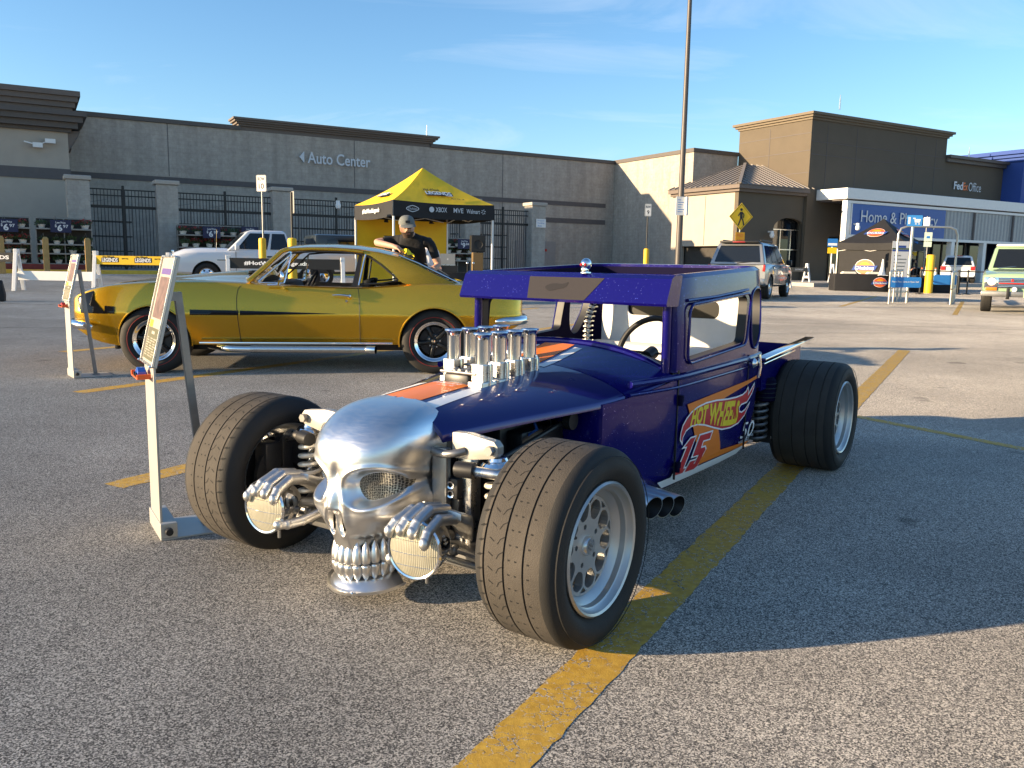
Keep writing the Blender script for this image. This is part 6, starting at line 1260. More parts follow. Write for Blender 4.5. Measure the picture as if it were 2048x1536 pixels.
# under the yellow tent: monitor, table, laptop, loudspeaker
TW = lambda x, y, z=0.0: V((ctr.x + CA * x - SA * y, ctr.y + SA * x + CA * y, gz(ctr.x, ctr.y) + z))
mo = thing('wall_monitor', 'black flat monitor standing before the yellow tent back wall', 'monitor', TW(-.55, .6), RZ); B().box(-.42, .42, -.03, .03, 1.15, 1.72).build('screen', X['darkglass'], mo, bevel=.015); B().bar((0, .02, 0), (0, .02, 1.3), .06).build('stand', X['black'], mo); B().box(-.3, .3, -.2, .2, 0, .03).build('foot', X['black'], mo)
tb = thing('tent_table', 'folding table under a black cloth with yellow oval emblem', 'table', (-1.75, 21.7, gz(-1.7, 21.7)), R(12)); B().box(-.95, .95, -.38, .38, .72, .76).build('tabletop', X['black'], tb)
def cloth(b, x0, x1, y0, y1, z1):
    P_ = rrect(x0, x1, y0, y1, .03, 2); n = len(P_); b.loft([[(x + .012 * sin(13 * x + 9 * y) * (1 - z / z1), y + .012 * cos(11 * x) * (1 - z / z1), z) for x, y in P_] for z in (.02, .25, .5, z1)], True, False); b.add([(x, y, z1 + .002) for x, y in P_], [tuple(range(n))])
b = B(); cloth(b, -.97, .97, -.40, .40, .765); b.build('tablecloth', X['tarp'], tb, 50)
b = B(); b.plate([[(.05 + .42 * cos(2 * pi * k / 28), .42 + .2 * sin(2 * pi * k / 28)) for k in range(28)]], lambda u, v, w: (u, -.425, v), 0); b.build('oval_emblem', X['yellow'], tb); b = B(); text(b, 'WHEELS', lambda u, v: (-.27 + u, -.428, .38 + v), w=.62, h=.15, offset=.03); b.build('emblem_lettering', X['black'], tb)
for x in (-.9, .9):
    for y in (-.33, .33): B().bar((x * .96, y, 0), (x * .96, y, .72), .03).build('leg', X['steel'], tb)
gT = gz(-1.7, 21.7) + .768
la = thing('open_laptop', 'silver open laptop on the tent table', 'laptop', (-1.72, 21.62, gT), R(8)); b = B(); b.box(-.2, .2, -.14, .14, 0, .35 - .32); b.build('base', X['alu'], la, bevel=.005); b = B(); b.plate([rrect(-.19, .19, 0, .27, .015, 3)], lambda u, v, w: (u, -.14 - .12 * v + w, .03 + v), .012); b.build('lid', X['wheelsilver'], la); b = B(); b.lathe([(0, 0), (.02, 0)], 14, (0, -.158, .165), (0, 1, .1)); b.build('lid_mark', X['white'], la)
la.location.z += .17; b = B(); b.box(-.26, .26, -.16, .16, -.17, -.002); b.build('riser', X['black'], la)
for k, (x, y, lb) in enumerate(((-1.2, 21.55, 'left'), (-1.05, 21.6, 'right'))):
    m_ = thing('microphone', 'small silver microphone on the tent table, ' + lb + ' of the pair', 'microphone', (x, y, gT), 0, 'microphones'); b = B(); b.tube([(0, 0, 0), (0, 0, .2)], .01, 8); b.build('stem', X['black'], m_); b = B(); b.ball((0, 0, .24), .035, 12, 8); b.build('head', X['alu'], m_, 40)
mx_ = thing('audio_mixer', 'black audio mixer with knobs left of the laptop', 'mixer', (-2.25, 21.55, gT), R(10)); b = B(); b.loft([[(-.3, -.2, 0), (.3, -.2, 0), (.3, .2, 0), (-.3, .2, 0)], [(-.28, -.18, .05), (.28, -.18, .05), (.28, .18, .12), (-.28, .18, .12)]], True, True); b.build('case', X['black'], mx_)
for k in range(6): b = B(); b.lathe([(.018, 0), (.016, .03), (0, .032)], 8, (-.22 + .09 * k, -.05, .085)); b.build('knob', X['steel'], mx_)
hp = thing('headphones', 'black headphones standing on the mixer beside the laptop', 'headphones', (-1.98, 21.45, gT + .1), R(20)); b = B(); b.tube([(.1 * cos(a), 0, .1 * sin(a) + .06) for a in [pi * k / 12 for k in range(13)]], .016, 8); b.build('band', X['black'], hp, 40)
for s in (-1, 1): b = B(); b.lathe([(0, -.025), (.05, -.025), (.055, .0), (.04, .025), (0, .025)], 14, (s * .1, 0, .05), (1, 0, 0)); b.build('earpad', X['gasket'], hp, 40)
sk = thing('loudspeaker', 'black and brown loudspeaker on a stand at the right of the yellow tent', 'loudspeaker', (-1.0, 22.9, gz(-1, 22.9)), R(10)); B().bar((0, 0, 0), (0, 0, 1.3), .04).build('pole', X['black'], sk); B().box(-.2, .2, -.16, .16, 1.3, 1.75).build('cabinet', X['black'], sk, bevel=.02); B().box(-.15, .15, -.14, .14, .55, 1.29).build('subwoofer', pm('brown_cabinet', (.14, .09, .035), .6), sk, bevel=.02)
for k in range(3): a = 2 * pi * k / 3; B().bar((0, 0, .4), (.45 * cos(a), .45 * sin(a), 0), .03).build('leg', X['black'], sk)
b = B(); b.lathe([(0, .0), (.1, .0), (.12, .01)], 18, (0, -.165, 1.5), (0, -1, 0)); b.build('grille', X['gasket'], sk)
# black tent on the right
dc = V((17.45, 40.0)); dk, _ = tent('black_canopy_tent', 'black pop-up tent with orange round logos in front of the blue sign', (dc.x, dc.y, gz(*dc)), R(48), 2.15, 3.30, .32, 3.05, X['tarp'], X['tarp'], X['steel'])
def logo(b_or, fm, sc, par):
    b = B(); b.plate([[(.47 * sc * cos(2 * pi * k / 24), .34 * sc * sin(2 * pi * k / 24)) for k in range(24)]], lambda u, v, w: fm(u, v, .0), 0); b.build('logo_rim', X['decwhite'], par)
    b = B(); b.plate([[(.45 * sc * cos(2 * pi * k / 24), .32 * sc * sin(2 * pi * k / 24)) for k in range(24)]], lambda u, v, w: fm(u, v, .006), 0); b.build('logo_disc', X['toyorange'], par)
    b = B(); b.plate([crom([(.24 * sc * cos(t), .08 * sc + .14 * sc * max(0, sin(t))) for t in [2 * pi * k / 16 for k in range(16)]], 2)], lambda u, v, w: fm(u, v, .01), 0); b.build('logo_sun', pm('logo_amber', (.62, .28, .02), .6), par)
    b = B(); b.plate([[(-.62 * sc, -.14 * sc), (-.5 * sc, .06 * sc), (.62 * sc, .06 * sc), (.5 * sc, -.14 * sc)]], lambda u, v, w: fm(u, v, .014), 0); b.build('logo_bar', X['blue2'], par)
    b = B(); text(b, 'Dickies', lambda u, v: fm(-.45 * sc + u, -.11 * sc + v, .02), w=.9 * sc, h=.14 * sc, offset=.02); b.build('logo_lettering', X['decwhite'], par)
def d_face(side):
    def fm(u, v, q):
        vv = .42 + v * .62; w = 1.525; y = -w * (1 - vv); z = 2.15 + 1.15 * vv - .30 * vv * (1 - vv) * .8 + .03
        return V((u, y - .03 - q, z + q)) if side == 0 else V((y - .03 - q, -u, z + q))
    return fm
logo(0, d_face(1), .85, dk); logo(0, d_face(0), .85, dk)
for sd_, par_ in ((0, dk),):
    b = B(); b.grid(lambda u, v: V((-1.46, -1.45 + 2.9 * u, .02 + 1.85 * v)), 12, 4); b.build('side_wall', X['tarp'], dk, 60); logo(0, lambda u, v, q: V((-1.49 - q, .2 - u, 1.02 + v * 1.1)), .95, dk)
dt = thing('black_cloth_table', 'long table under a black cloth with round orange logo', 'table', (15.55, 36.6, gz(15.5, 36.6)), R(-4)); B().box(-1.6, 1.6, -.38, .38, .7, .74).build('tabletop', X['black'], dt); b = B(); cloth(b, -1.62, 1.62, -.4, .4, .748); b.build('tablecloth', X['tarp'], dt, 50); logo(0, lambda u, v, q: V((.3 + u, -.425 - q, .40 + v)), .62, dt)
for x in (-1.5, 1.5): B().bar((x, 0, 0), (x, 0, .7), .03).build('leg', X['steel'], dt)
dt2 = thing('black_cloth_table', 'second black cloth table right of the tall white banner', 'table', (18.6, 37.0, gz(18.6, 37)), R(-4)); B().box(-.9, .9, -.38, .38, .7, .74).build('tabletop', X['black'], dt2); b = B(); cloth(b, -.92, .92, -.4, .4, .748); b.build('tablecloth', X['tarp'], dt2, 50)
for x, lb in ((14.6, 'left'), (15.7, 'right')):
    o = thing('pale_merchandise', 'folded pale shirts on the long black table, ' + lb + ' pile', 'clothes', (x, 36.6, gz(15.5, 36.6) + .75), R(-4), 'shirt piles'); 
    for k in range(3): B().box(-.3 + .03 * k, .3 - .02 * k, -.16, .16, .03 * k, .03 * k + .028).build('shirt', X['pot'], o, bevel=.008)
for k, x in enumerate((17.9, 18.2, 18.5)):
    o = thing('small_bottle', 'pale bottle with orange cap on the second black table, ' + ('first', 'second', 'third')[k] + ' from the banner', 'bottle', (x, 36.8, gz(18.6, 37) + .75), 0, 'bottles'); b = B(); b.lathe([(0, 0), (.06, 0), (.06, .2), (.03, .25), (.03, .28), (0, .28)], 12); b.build('body', X['pot'], o, 40); b = B(); b.lathe([(.035, .28), (.035, .33), (0, .33)], 12); b.build('cap', X['toyorange'], o, 40)
rb = thing('roll_up_banner', 'tall white roll-up banner beside the black tent tables', 'banner', (16.55, 36.0, gz(16.5, 36)), R(6)); B().box(-.42, .42, -.06, .06, 0, .09).build('base', X['alu'], rb, bevel=.01); B().box(-.41, .41, -.004, .004, .09, 2.18).build('sheet', pm('banner_cloth', (.55, .56, .57), .6), rb)
b = B(); b.box(-.41, .41, -.0075, -.005, 1.75, 1.82); b.box(-.25, .2, -.0075, -.005, 1.9, 2.0); b.build('banner_print', X['blue2'], rb); b = B()
for k in range(9): b.box(-.3, -.3 + .6 * (.5 + .5 * ((k * 29) % 10) / 10), -.0075, -.005, 1.55 - .15 * k, 1.59 - .15 * k)
b.build('banner_text', X['steel'], rb)['kind'] = 'stuff'
B().box(-.41, .41, -.0085, -.0052, 1.83, 1.89).build('banner_leaf', X['leaf'], rb)

# ------------------------------------------------------------------ cart corral
cc = thing('cart_corral', 'steel cart corral with blue boards and a hoop over its mouth', 'cart corral', (12.05, 26.0, gz(12, 26)), R(0)); 
X['galv'] = pm('galvanised_tube', (.50, .48, .45), .35, metal=.7, var=.1)
def rail(pts, r=.03, nm='rail'): b = B(); b.tube(pts, r, 10); return b.build(nm, X['galv'], cc, 45)
def bend(pts, k=5): return crom(pts, k, False)
D2 = V((.488, .873, 0)); WX = V((1.0, .08, 0))
for j, off in enumerate((0.0, 2.0)):
    o_ = V((-.35, 0, 0)) + WX * off
    for h in (.48, 1.02): rail([o_ + V((0, 0, h)), o_ + D2 * 4.2 + V((0, 0, h))], .028)
    for q in (0, 1.4, 2.8, 4.2): rail([o_ + D2 * q, o_ + D2 * q + V((0, 0, 1.02))], .034, 'post')
    rail([o_ + V((0, 0, 1.02)), o_ - D2 * .25 + V((0, 0, .98)), o_ - D2 * .25 + V((0, 0, .52)), o_ + V((0, 0, .48))], .028)
o_ = V((-.35, 0, 0)); hoop = [o_ + D2 * 1.4 + V((0, 0, 1.0)), o_ + D2 * 1.4 + V((0, 0, 2.2)), o_ + D2 * 1.4 + V((.08, 0, 2.38)), o_ + D2 * 1.4 + V((.28, 0, 2.45)), o_ + D2 * 1.4 + WX * 1.72 + V((0, 0, 2.45)), o_ + D2 * 1.4 + WX * 1.92 + V((0, 0, 2.38)), o_ + D2 * 1.4 + WX * 2.0 + V((0, 0, 2.2)), o_ + D2 * 1.4 + WX * 2.0 + V((0, 0, 1.0))]
rail(hoop, .035, 'hoop')
for off, z0, w, lb in ((.0, .52, 1.0, 'Please Place Carts in Open Stall'), (1.05, .60, .78, None)):
    b = B(); p = V((-.42, -.12, 0)) + WX * (off * 1.25) + (D2 * 1.6 if off else V((0, 0, 0))); b.plate([rrect(0, w, z0, z0 + .32, .05, 4)], lambda u, v, q: p + WX * u + V((0, -q, v)), .02); b.build('blue_board', pm('sky_blue_board', (.03, .22, .62), .5), cc)
    if lb: b = B(); text(b, lb, lambda u, v: p + WX * (.06 + u) + V((0, -.023, z0 + .14 + v)), w=.86, h=.06, offset=.02); b.build('board_lettering', X['decwhite'], cc)
rail([V((.62, .9, 0)), V((.62, .9, 2.45))], .045, 'sign_pole'); b = B(); b.plate([rrect(.40, .88, 2.44, 2.78, .02, 2)], lambda u, v, q: V((u, .84 - q, v)), .01); b.build('corral_sign', pm('corral_sign_blue', (.05, .28, .68), .5), cc)
b = B(); b.plate([[(.58, 2.66), (.62, 2.66), (.64, 2.55), (.80, 2.55), (.83, 2.66), (.66, 2.66), (.66, 2.70), (.58, 2.70)]], lambda u, v, q: V((u, .826, v)), 0); b.box(.66, .70, .825, .827, 2.49, 2.53); b.box(.76, .80, .825, .827, 2.49, 2.53); b.box(.43, .50, .825, .827, 2.50, 2.72); b.build('sign_pictogram', X['decwhite'], cc)
# handicap parking signs, tall yellow bollards and small notices by the entrance
bollard(17.95, 36.2, 'tall yellow bollard among the queue posts right of the black tent', 1.65, .17)
ds = thing('parking_sign', 'pair of small green and white parking plates above the yellow bollard', 'sign', (17.9, 36.5, gz(17.9, 36.5)), R(-10)); tube_obj('pole', [(0, .02, 1.5), (0, .02, 2.55)], .02, X['steel'], ds)
B().box(-.16, .16, -.01, 0, 2.22, 2.6).build('upper_plate', X['greensign'], ds); B().box(-.16, .16, -.01, 0, 1.98, 2.2).build('lower_plate', X['greensign'], ds); B().box(-.07, .07, -.013, -.011, 2.34, 2.44).build('plate_mark', X['signblue'], ds)
d3 = thing('parking_sign', 'narrow pale plate on a thin pole in front of the blue sign panel', 'sign', (18.9, 38.8, gz(18.9, 38.8)), R(-60)); tube_obj('pole', [(0, .02, 0), (0, .02, 3.4)], .025, X['steel'], d3); B().box(-.15, .15, -.012, 0, 2.9, 3.35).build('plate', X['sheet'], d3)
for x, y, lb in ((14.2, 37.6, 'small blue and yellow notice left of the black tent'), (18.6, 39.3, 'small blue and yellow notice at the right of the black tent')):
    o = thing('small_notice', lb, 'notice', (x, y, gz(x, y)), 0, 'small notices on poles'); tube_obj('pole', [(0, .02, 0), (0, .02, 2.2)], .03, X['white'], o); B().box(-.22, .22, -.012, 0, 1.9, 2.25).build('blue_plate', X['signblue'], o); B().box(-.2, .2, -.012, 0, 1.6, 1.86).build('yellow_plate', X['safety'], o); B().box(-.2, .2, -.0135, -.0125, 1.95, 2.05).build('white_stripe', X['decwhite'], o)
st_l = []
for k, (x, y) in enumerate(((17.0, 35.0), (18.75, 35.3), (19.35, 35.7), (20.9, 35.2), (22.6, 35.0))):
    o = thing('queue_post', 'black queue post, ' + ('first', 'second', 'third', 'fourth', 'fifth')[k] + ' from the left behind the cart corral', 'queue post', (x, y, gz(x, y)), 0, 'queue posts'); b = B(); b.lathe([(.17, 0), (.165, .02), (.03, .05), (.03, .95), (.04, .96), (.04, 1.03), (0, 1.04)], 16); b.build('post', X['black'], o, 40); st_l.append(V((x, y, gz(x, y))))
for k, (a, c) in enumerate(zip(st_l, st_l[1:])):
    o = B(); d = c - a; o.bar(a + V((0, 0, .97)), c + V((0, 0, .97)), .004, .05); o = o.build('queue_belt', X['black']); tag(o, 'black belt strung from the ' + ('first', 'second', 'third', 'fourth')[k] + ' queue post to the next', 'belt', 'queue belts')
# rope of caution tape along the kerb, black bag at the left edge
bg_ = thing('black_tote_bag', 'black tote bag with long straps cut by the left edge', 'bag', (-11.22, 18.0, gz(-11.2, 18)), R(20)); b = B(); b.loft([[(-.20 + k, -.10, 0), (.20 - k, -.10, 0), (.20 - k, .10, 0), (-.20 + k, .10, 0)] if z == 0 else [(-.2 + k, -.1 * w, z), (.2 - k, -.1 * w, z), (.2 - k, .1 * w, z), (-.2 + k, .1 * w, z)] for z, k, w in ((0, .0, 1), (.15, -.01, 1.05), (.35, .02, .8), (.46, .03, .3))], True, True); b.build('bag_body', X['tarp'], bg_, bevel=.02)
for s in (-1, 1): b = B(); b.tube(crom([(-.10, s * .03, .44), (-.08, s * .02, .65), (0, s * .015, .78), (.08, s * .02, .65), (.10, s * .03, .44)], 5, False), .011, 6); b.build('strap', X['tarp'], bg_, 40)
b = B(); b.ball((.09, -.108, .22), .012, 8, 6); b.build('bag_stud', X['chrome'], bg_)
# ------------------------------------------------------------------ vehicles in the background (x forward)
def wheel_simple(par, x, y, r, w, rimmat, side):
    o = bpy.data.objects.new('wheel', None); COL.objects.link(o); o.parent = par; o.location = (x, y, r); o.rotation_euler.z = 0 if side > 0 else pi
    ri = r * .6; pr, tr, pl = tyre_prof(r, w, ri, [-.03, .03], .01); b = B(); b.lathe(pr + [tr[0]], 40, ax=(0, 1, 0)); b.lathe([tr[-1]] + pl, 40, ax=(0, 1, 0)); b.lathe(tr, 40, ax=(0, 1, 0)); b.build('tyre', X['rubber'], o, 50, merge=1e-6)
    b = B(); b.lathe([(ri + .004, w / 2 - .02), (ri, w / 2 - .004), (ri - .015, w / 2 - .02), (ri - .03, w / 2 - .05), (ri * .5, w / 2 - .03), (ri * .3, w / 2 - .01), (ri * .25, w / 2), (0, w / 2)], 30, ax=(0, 1, 0)); rim = b.build('rim', rimmat, o, 35)
    for k in range(6): a = pi * k / 3; b = B(); b.lathe([(0, .006), (ri * .14, .006), (ri * .15, -.02)], 10, (cos(a) * ri * .68, w / 2 - .04, sin(a) * ri * .68), (0, 1, 0)); b.build('rim_hole', X['gasket'], rim)
    return o
def vehicle(name, label, loc, rz, paint, W, body, cabin, wheels, rw_, rimmat, group=None):
    """body: (x, z bottom, z shoulder, z centre); cabin: (xf_low, xf_top, xr_top, xr_low, z belt, z roof, half width belt, half width roof)"""
    o = thing(name, label, 'car', loc, rz, group); hw_ = W / 2
    def f(b):
        rings = []
        for x, zb, zs_, zc, k in body:
            h = [(0, zb), (hw_ * k * .9, zb), (hw_ * k * .985, zb + .06), (hw_ * k, zb + (zs_ - zb) * .45), (hw_ * k, zb + (zs_ - zb) * .7), (hw_ * k * .975, zs_ - .05), (hw_ * k * .93, zs_), (hw_ * k * .6, zc), (0, zc + .005)]
            rings.append([(x, y, z) for y, z in h] + [(x, -y, z) for y, z in reversed(h[1:-1])])
        b.loft(rings, True, True)
    b = B(); f(b); bd = b.build('body', [paint, X['gasket']], o, 35, merge=1e-5); cuts = []
    bpy.context.view_layer.update()
    for x in wheels:
        for s in (-1, 1):
            c = B(); c.lathe([(0, 0), (rw_ * 1.16, 0), (rw_ * 1.16, .6), (0, .6)], 32, (x, s * (hw_ - .28), rw_ * 1.02), (0, s, 0)); cuts.append(c.build('k', X['gasket'], o))
    bpy.context.view_layer.update(); boolean(bd, cuts); bd.data.shade_smooth(); bd.data.set_sharp_from_angle(angle=R(35))
    for x in wheels:
        for s in (-1, 1): wheel_simple(o, x, s * (hw_ - .14), rw_, .24, rimmat, s)
    xf, xft, xrt, xr, zb, zr, yb, yt_ = cabin; zm = zr - .06
    rings = [[(xf, -yb, zb), (xf, yb, zb), (xr, yb, zb), (xr, -yb, zb)], [(xft, -yt_, zm), (xft, yt_, zm), (xrt, yt_, zm), (xrt, -yt_, zm)], [(xft - .14, -yt_ + .1, zr), (xft - .14, yt_ - .1, zr), (xrt + .08, yt_ - .1, zr), (xrt + .08, -yt_ + .1, zr)]]
    b = B(); b.loft(rings, True, True); b.build('cabin', paint, o, 40, bevel=.05, seg=3)
    def pane(name, q, m_=X['darkglass']): b = B(); b.add([V(p) for p in q], [(0, 1, 2, 3)]); return b.build(name, m_, o)
    def lerp3(a, c, t): return V(a).lerp(V(c), t)
    for s in (-1, 1): pass
    e = .012
    def face(a, c, d, f_, n, m0, m1, k0=.08, k1=.92):     # a-b bottom edge, d-f top edge
        nn = V(n) * e; q = [lerp3(lerp3(a, c, m0), lerp3(d, f_, m0), k0) + nn, lerp3(lerp3(a, c, m1), lerp3(d, f_, m1), k0) + nn, lerp3(lerp3(a, c, m1), lerp3(d, f_, m1), k1) + nn, lerp3(lerp3(a, c, m0), lerp3(d, f_, m0), k1) + nn]; return q
    R0, R1 = rings[0], rings[1]
    pane('windscreen', face(R0[0], R0[1], R1[0], R1[1], (1, 0, .5), .06, .94)); pane('rear_window', face(R0[2], R0[3], R1[2], R1[3], (-1, 0, .3), .08, .92, .12, .9))
    return o, (R0, R1, face, pane)
X['vwhite'] = pm('white_car_paint', (.68, .69, .70), .3, coat=1.0); X['vsilver'] = pm('silver_car_paint', (.26, .27, .285), .35, metal=.5, coat=1.0); X['vgreen'] = pm('sage_green_paint', (.25, .36, .22), .35, coat=1.0); X['vcream'] = pm('cream_roof_paint', (.62, .62, .54), .35, coat=1.0); X['vdark'] = pm('dark_canopy', (.02, .028, .035), .3, coat=.6)
def bx(o, name, m_, *a, bevel=.01): b = B(); b.box(*a); return b.build(name, m_, o, 40, bevel=bevel)
# white pickup driving left
pk, (R0, R1, face, pane) = vehicle('white_pickup', 'white pickup truck driving left behind the gold coupe', (-9.75, 26.35, gz(-9.8, 26.4)), R(205), X['vwhite'], 1.98,
    [(.95, .50, .80, .88, .86), (.90, .42, .95, 1.03, .93), (.6, .40, 1.05, 1.15, .97), (.2, .40, 1.08, 1.19, 1.0), (-.6, .40, 1.10, 1.20, 1.0), (-1.0, .40, 1.14, 1.16, 1.0), (-2.4, .42, 1.16, 1.14, 1.0), (-2.55, .42, 1.18, 1.14, 1.0), (-4.7, .48, 1.18, 1.14, 1.0), (-4.78, .5, 1.15, 1.1, .97)],
    (-.62, -1.22, -2.42, -2.58, 1.13, 1.78, .90, .70), (0, -3.5), .37, X['chrome'])
for s in (-1, 1):
    y0, y1 = s * .90, s * .70; A_, C_, D_, E_ = (-.62, y0, 1.13), (-2.58, y0, 1.13), (-1.22, y1, 1.72), (-2.42, y1, 1.72)
    pane('door_glass', face(A_, C_, D_, E_, (0, s, .3), .12, .60)); pane('rear_door_glass', face(A_, C_, D_, E_, (0, s, .3), .65, .95))
    bx(pk, 'door_handle', X['gasket'], -1.95, -1.78, s * .985 - .015, s * .985 + .015, .93, .98); bx(pk, 'side_moulding', X['gasket'], -2.4, -.7, s * .988 - .012, s * .988 + .012, .70, .735); bx(pk, 'mirror', X['vwhite'], -.95, -.82, s * 1.1 - .1, s * 1.1 + .06, 1.14, 1.32, bevel=.03)
    bx(pk, 'headlight', X['lens'], .93, .985, s * .68 - .14, s * .68 + .14, .78, .92, bevel=.02); bx(pk, 'corner_lamp', X['amber'], .86, .93, s * .88 - .03, s * .88 + .03, .78, .9); bx(pk, 'door_line', X['gasket'], -.86, -.85, s * .985 - .008, s * .985 + .008, .5, 1.1, bevel=0); bx(pk, 'door_line', X['gasket'], -2.06, -2.05, s * .985 - .008, s * .985 + .008, .5, 1.1, bevel=0); bx(pk, 'badge', X['steel'], -.62, -.3, s * .988 - .01, s * .988 + .012, .82, .85)
bx(pk, 'front_bumper', X['chrome'], .9, 1.08, -.95, .95, .48, .68, bevel=.04); bx(pk, 'grille', X['chrome'], .9, 1.0, -.5, .5, .74, 1.0, bevel=.03); bx(pk, 'hood_ornament', X['chrome'], .86, .94, -.03, .03, 1.04, 1.12); b = B(); b.tube([(-.3, .8, 1.1), (-.33, .83, 1.75)], .006, 6); b.build('aerial', X['chrome'], pk)
bx(pk, 'tail_lamp', X['redpaint'], -4.82, -4.76, .8, .97, .8, 1.12)
# dark camper shell behind it
cp_ = thing('dark_camper_truck', 'dark blue pickup with camper shell mostly hidden behind the sign bollards', 'car', (-5.6, 28.3, gz(-5.6, 28.3)), R(205)); bx(cp_, 'shell', X['vdark'], -1.6, 1.3, -.95, .95, .95, 1.72, bevel=.12); bx(cp_, 'bed', X['vdark'], -2.0, 2.2, -.98, .98, .45, .96, bevel=.05); bx(cp_, 'shell_window', X['darkglass'], -1.0, .9, -.97, .97, 1.2, 1.55)
for x in (-1.3, 1.5):
    for s in (-1, 1): wheel_simple(cp_, x, s * .88, .36, .22, X['alu'], s)
bx(cp_, 'tail_lamp', X['redpaint'], -2.06, -1.98, .7, .95, .7, .94)
# silver wagon seen from behind
sv, (R0, R1, face, pane) = vehicle('silver_wagon', 'silver off-road wagon parked behind the hot rod cab, seen from the rear', (8.75, 29.6, gz(8.8, 29.6)), R(60.8), X['vsilver'], 1.88,
    [(.85, .50, .86, .95, .88), (.8, .42, .98, 1.04, .93), (.3, .38, 1.06, 1.12, .99), (-.3, .38, 1.08, 1.14, 1.0), (-1.8, .38, 1.1, 1.12, 1.0), (-3.3, .40, 1.1, 1.1, 1.0), (-3.52, .45, 1.08, 1.06, .96)], (-.35, -1.05, -3.2, -3.5, 1.08, 1.80, .88, .70), (0, -2.78), .37, X['alu'])
for s in (-1, 1):
    A_, C_, D_, E_ = (-.35, s * .88, 1.08), (-3.5, s * .88, 1.08), (-1.05, s * .70, 1.74), (-3.2, s * .70, 1.74)
    for m0, m1 in ((.10, .36), (.39, .64), (.67, .92)): pane('side_glass', face(A_, C_, D_, E_, (0, s, .3), m0, m1))
    bx(sv, 'tail_lamp', X['redpaint'], -3.56, -3.46, s * .86 - .04, s * .86 + .04, .88, 1.08); bx(sv, 'mirror', X['gasket'], -.75, -.62, s * 1.04 - .1, s * 1.04 + .08, 1.08, 1.26, bevel=.03); bx(sv, 'roof_bar', X['gasket'], -3.0, -1.3, s * .6 - .02, s * .6 + .02, 1.83, 1.87)
    for x in (-.5, -1.5, -2.45): bx(sv, 'door_line', X['gasket'], x, x + .012, s * .935 - .006, s * .935 + .008, .48, 1.06, bevel=0)
bx(sv, 'rear_bumper', X['vsilver'], -3.66, -3.48, -.9, .9, .45, .66, bevel=.05); bx(sv, 'rear_spoiler', X['gasket'], -3.36, -3.1, -.62, .62, 1.76, 1.83, bevel=.03); bx(sv, 'brake_light', X['redpaint'], -3.38, -3.355, -.2, .2, 1.775, 1.80); b = B(); b.tube([(-3.50, .0, 1.13), (-3.47, -.42, 1.17)], .012, 6); b.build('wiper', X['gasket'], sv); bx(sv, 'number_plate', X['white'], -3.56, -3.5, -.18, .18, .78, .9, bevel=0)
# green and cream pickup on the right
gp, (R0, R1, face, pane) = vehicle('green_pickup', 'old sage green and cream pickup facing us at the right edge', (13.75, 22.55, gz(13.6, 22.4)), R(240.8), X['vgreen'], 1.98,
    [(.86, .50, .92, .99, .97), (.82, .46, 1.0, 1.04, .985), (.6, .44, 1.07, 1.10, 1.0), (-.3, .44, 1.12, 1.16, 1.0), (-.8, .44, 1.15, 1.17, 1.0), (-2.2, .46, 1.15, 1.14, 1.0), (-4.3, .5, 1.12, 1.1, 1.0)], (-.72, -1.15, -2.15, -2.3, 1.14, 1.83, .88, .74), (0, -2.9), .37, X['vcream'])
bx(gp, 'cream_roof', X['vcream'], -2.2, -1.14, -.72, .72, 1.79, 1.865, bevel=.04); bx(gp, 'grille_frame', X['chrome'], .86, .885, -.94, .94, .66, .94, bevel=.01); bx(gp, 'grille_opening', X['gasket'], .87, .892, -.62, .62, .68, .92, bevel=0)
for k in range(6): bx(gp, 'grille_bar', X['chrome'], .885, .905, -.62, .62, .695 + .038 * k, .712 + .038 * k, bevel=.002)
bx(gp, 'grille_red_bar', X['redpaint'], .89, .908, -.6, .6, .775, .80, bevel=.002)
for y in (-.3, .3): bx(gp, 'grille_badge', X['redpaint'], .9, .912, y - .03, y + .03, .83, .90)
for s in (-1, 1):
    b = B(); b.lathe([(.0, .02), (.06, .015), (.095, 0), (.11, .0), (.115, -.02)], 26, (.895, s * .77, .83), (1, 0, 0)); b.build('headlight', X['lens'], gp, 40); b = B(); b.lathe([(.097, .004), (.105, .012), (.118, .0)], 26, (.895, s * .77, .83), (1, 0, 0)); b.build('headlight_ring', X['chrome'], gp, 40)
    bx(gp, 'indicator', X['amber'], .88, .905, s * .77 - .13, s * .77 + .13, .60, .68); bx(gp, 'bumper_guard', X['gasket'], 1.0, 1.06, s * .38 - .04, s * .38 + .04, .38, .66); pane('side_glass', face((-.72, s * .88, 1.14), (-2.3, s * .88, 1.14), (-1.15, s * .74, 1.77), (-2.15, s * .74, 1.77), (0, s, .2), .12, .88))
    b = B(); b.tube([(-.70, s * .35 - .3, 1.19), (-.78, s * .35 + .15, 1.24)], .008, 6); b.build('wiper', X['chrome'], gp)
    b = B(); b.lathe([(0, .02), (.05, .015), (.065, 0), (.065, -.04)], 16, (1.0, s * .24, .63), (1, 0, 0)); b.build('fog_lamp', X['lens'], gp, 40)
bx(gp, 'front_bumper', X['steel'], .9, 1.02, -1.0, 1.0, .44, .58, bevel=.02); bx(gp, 'number_plate', pm('green_plate', (.42, .55, .32), .5), 1.021, 1.03, -.03, .29, .43, .58, bevel=0); b = B(); text(b, '01 6', lambda u, v: (1.032, .27 - u, .47 + v), w=.22, h=.08, offset=.01); b.build('plate_lettering', X['signblue'], gp); b = B(); text(b, 'FORD', lambda u, v: (.84 - .02 * v, .5 - u, 1.03 + .0 * v), w=.0001, h=.0001) if 0 else None
for y in (-.55, .55): bx(gp, 'hood_vent', X['gasket'], .55, .58, y - .05, y + .05, 1.085, 1.1, bevel=0)
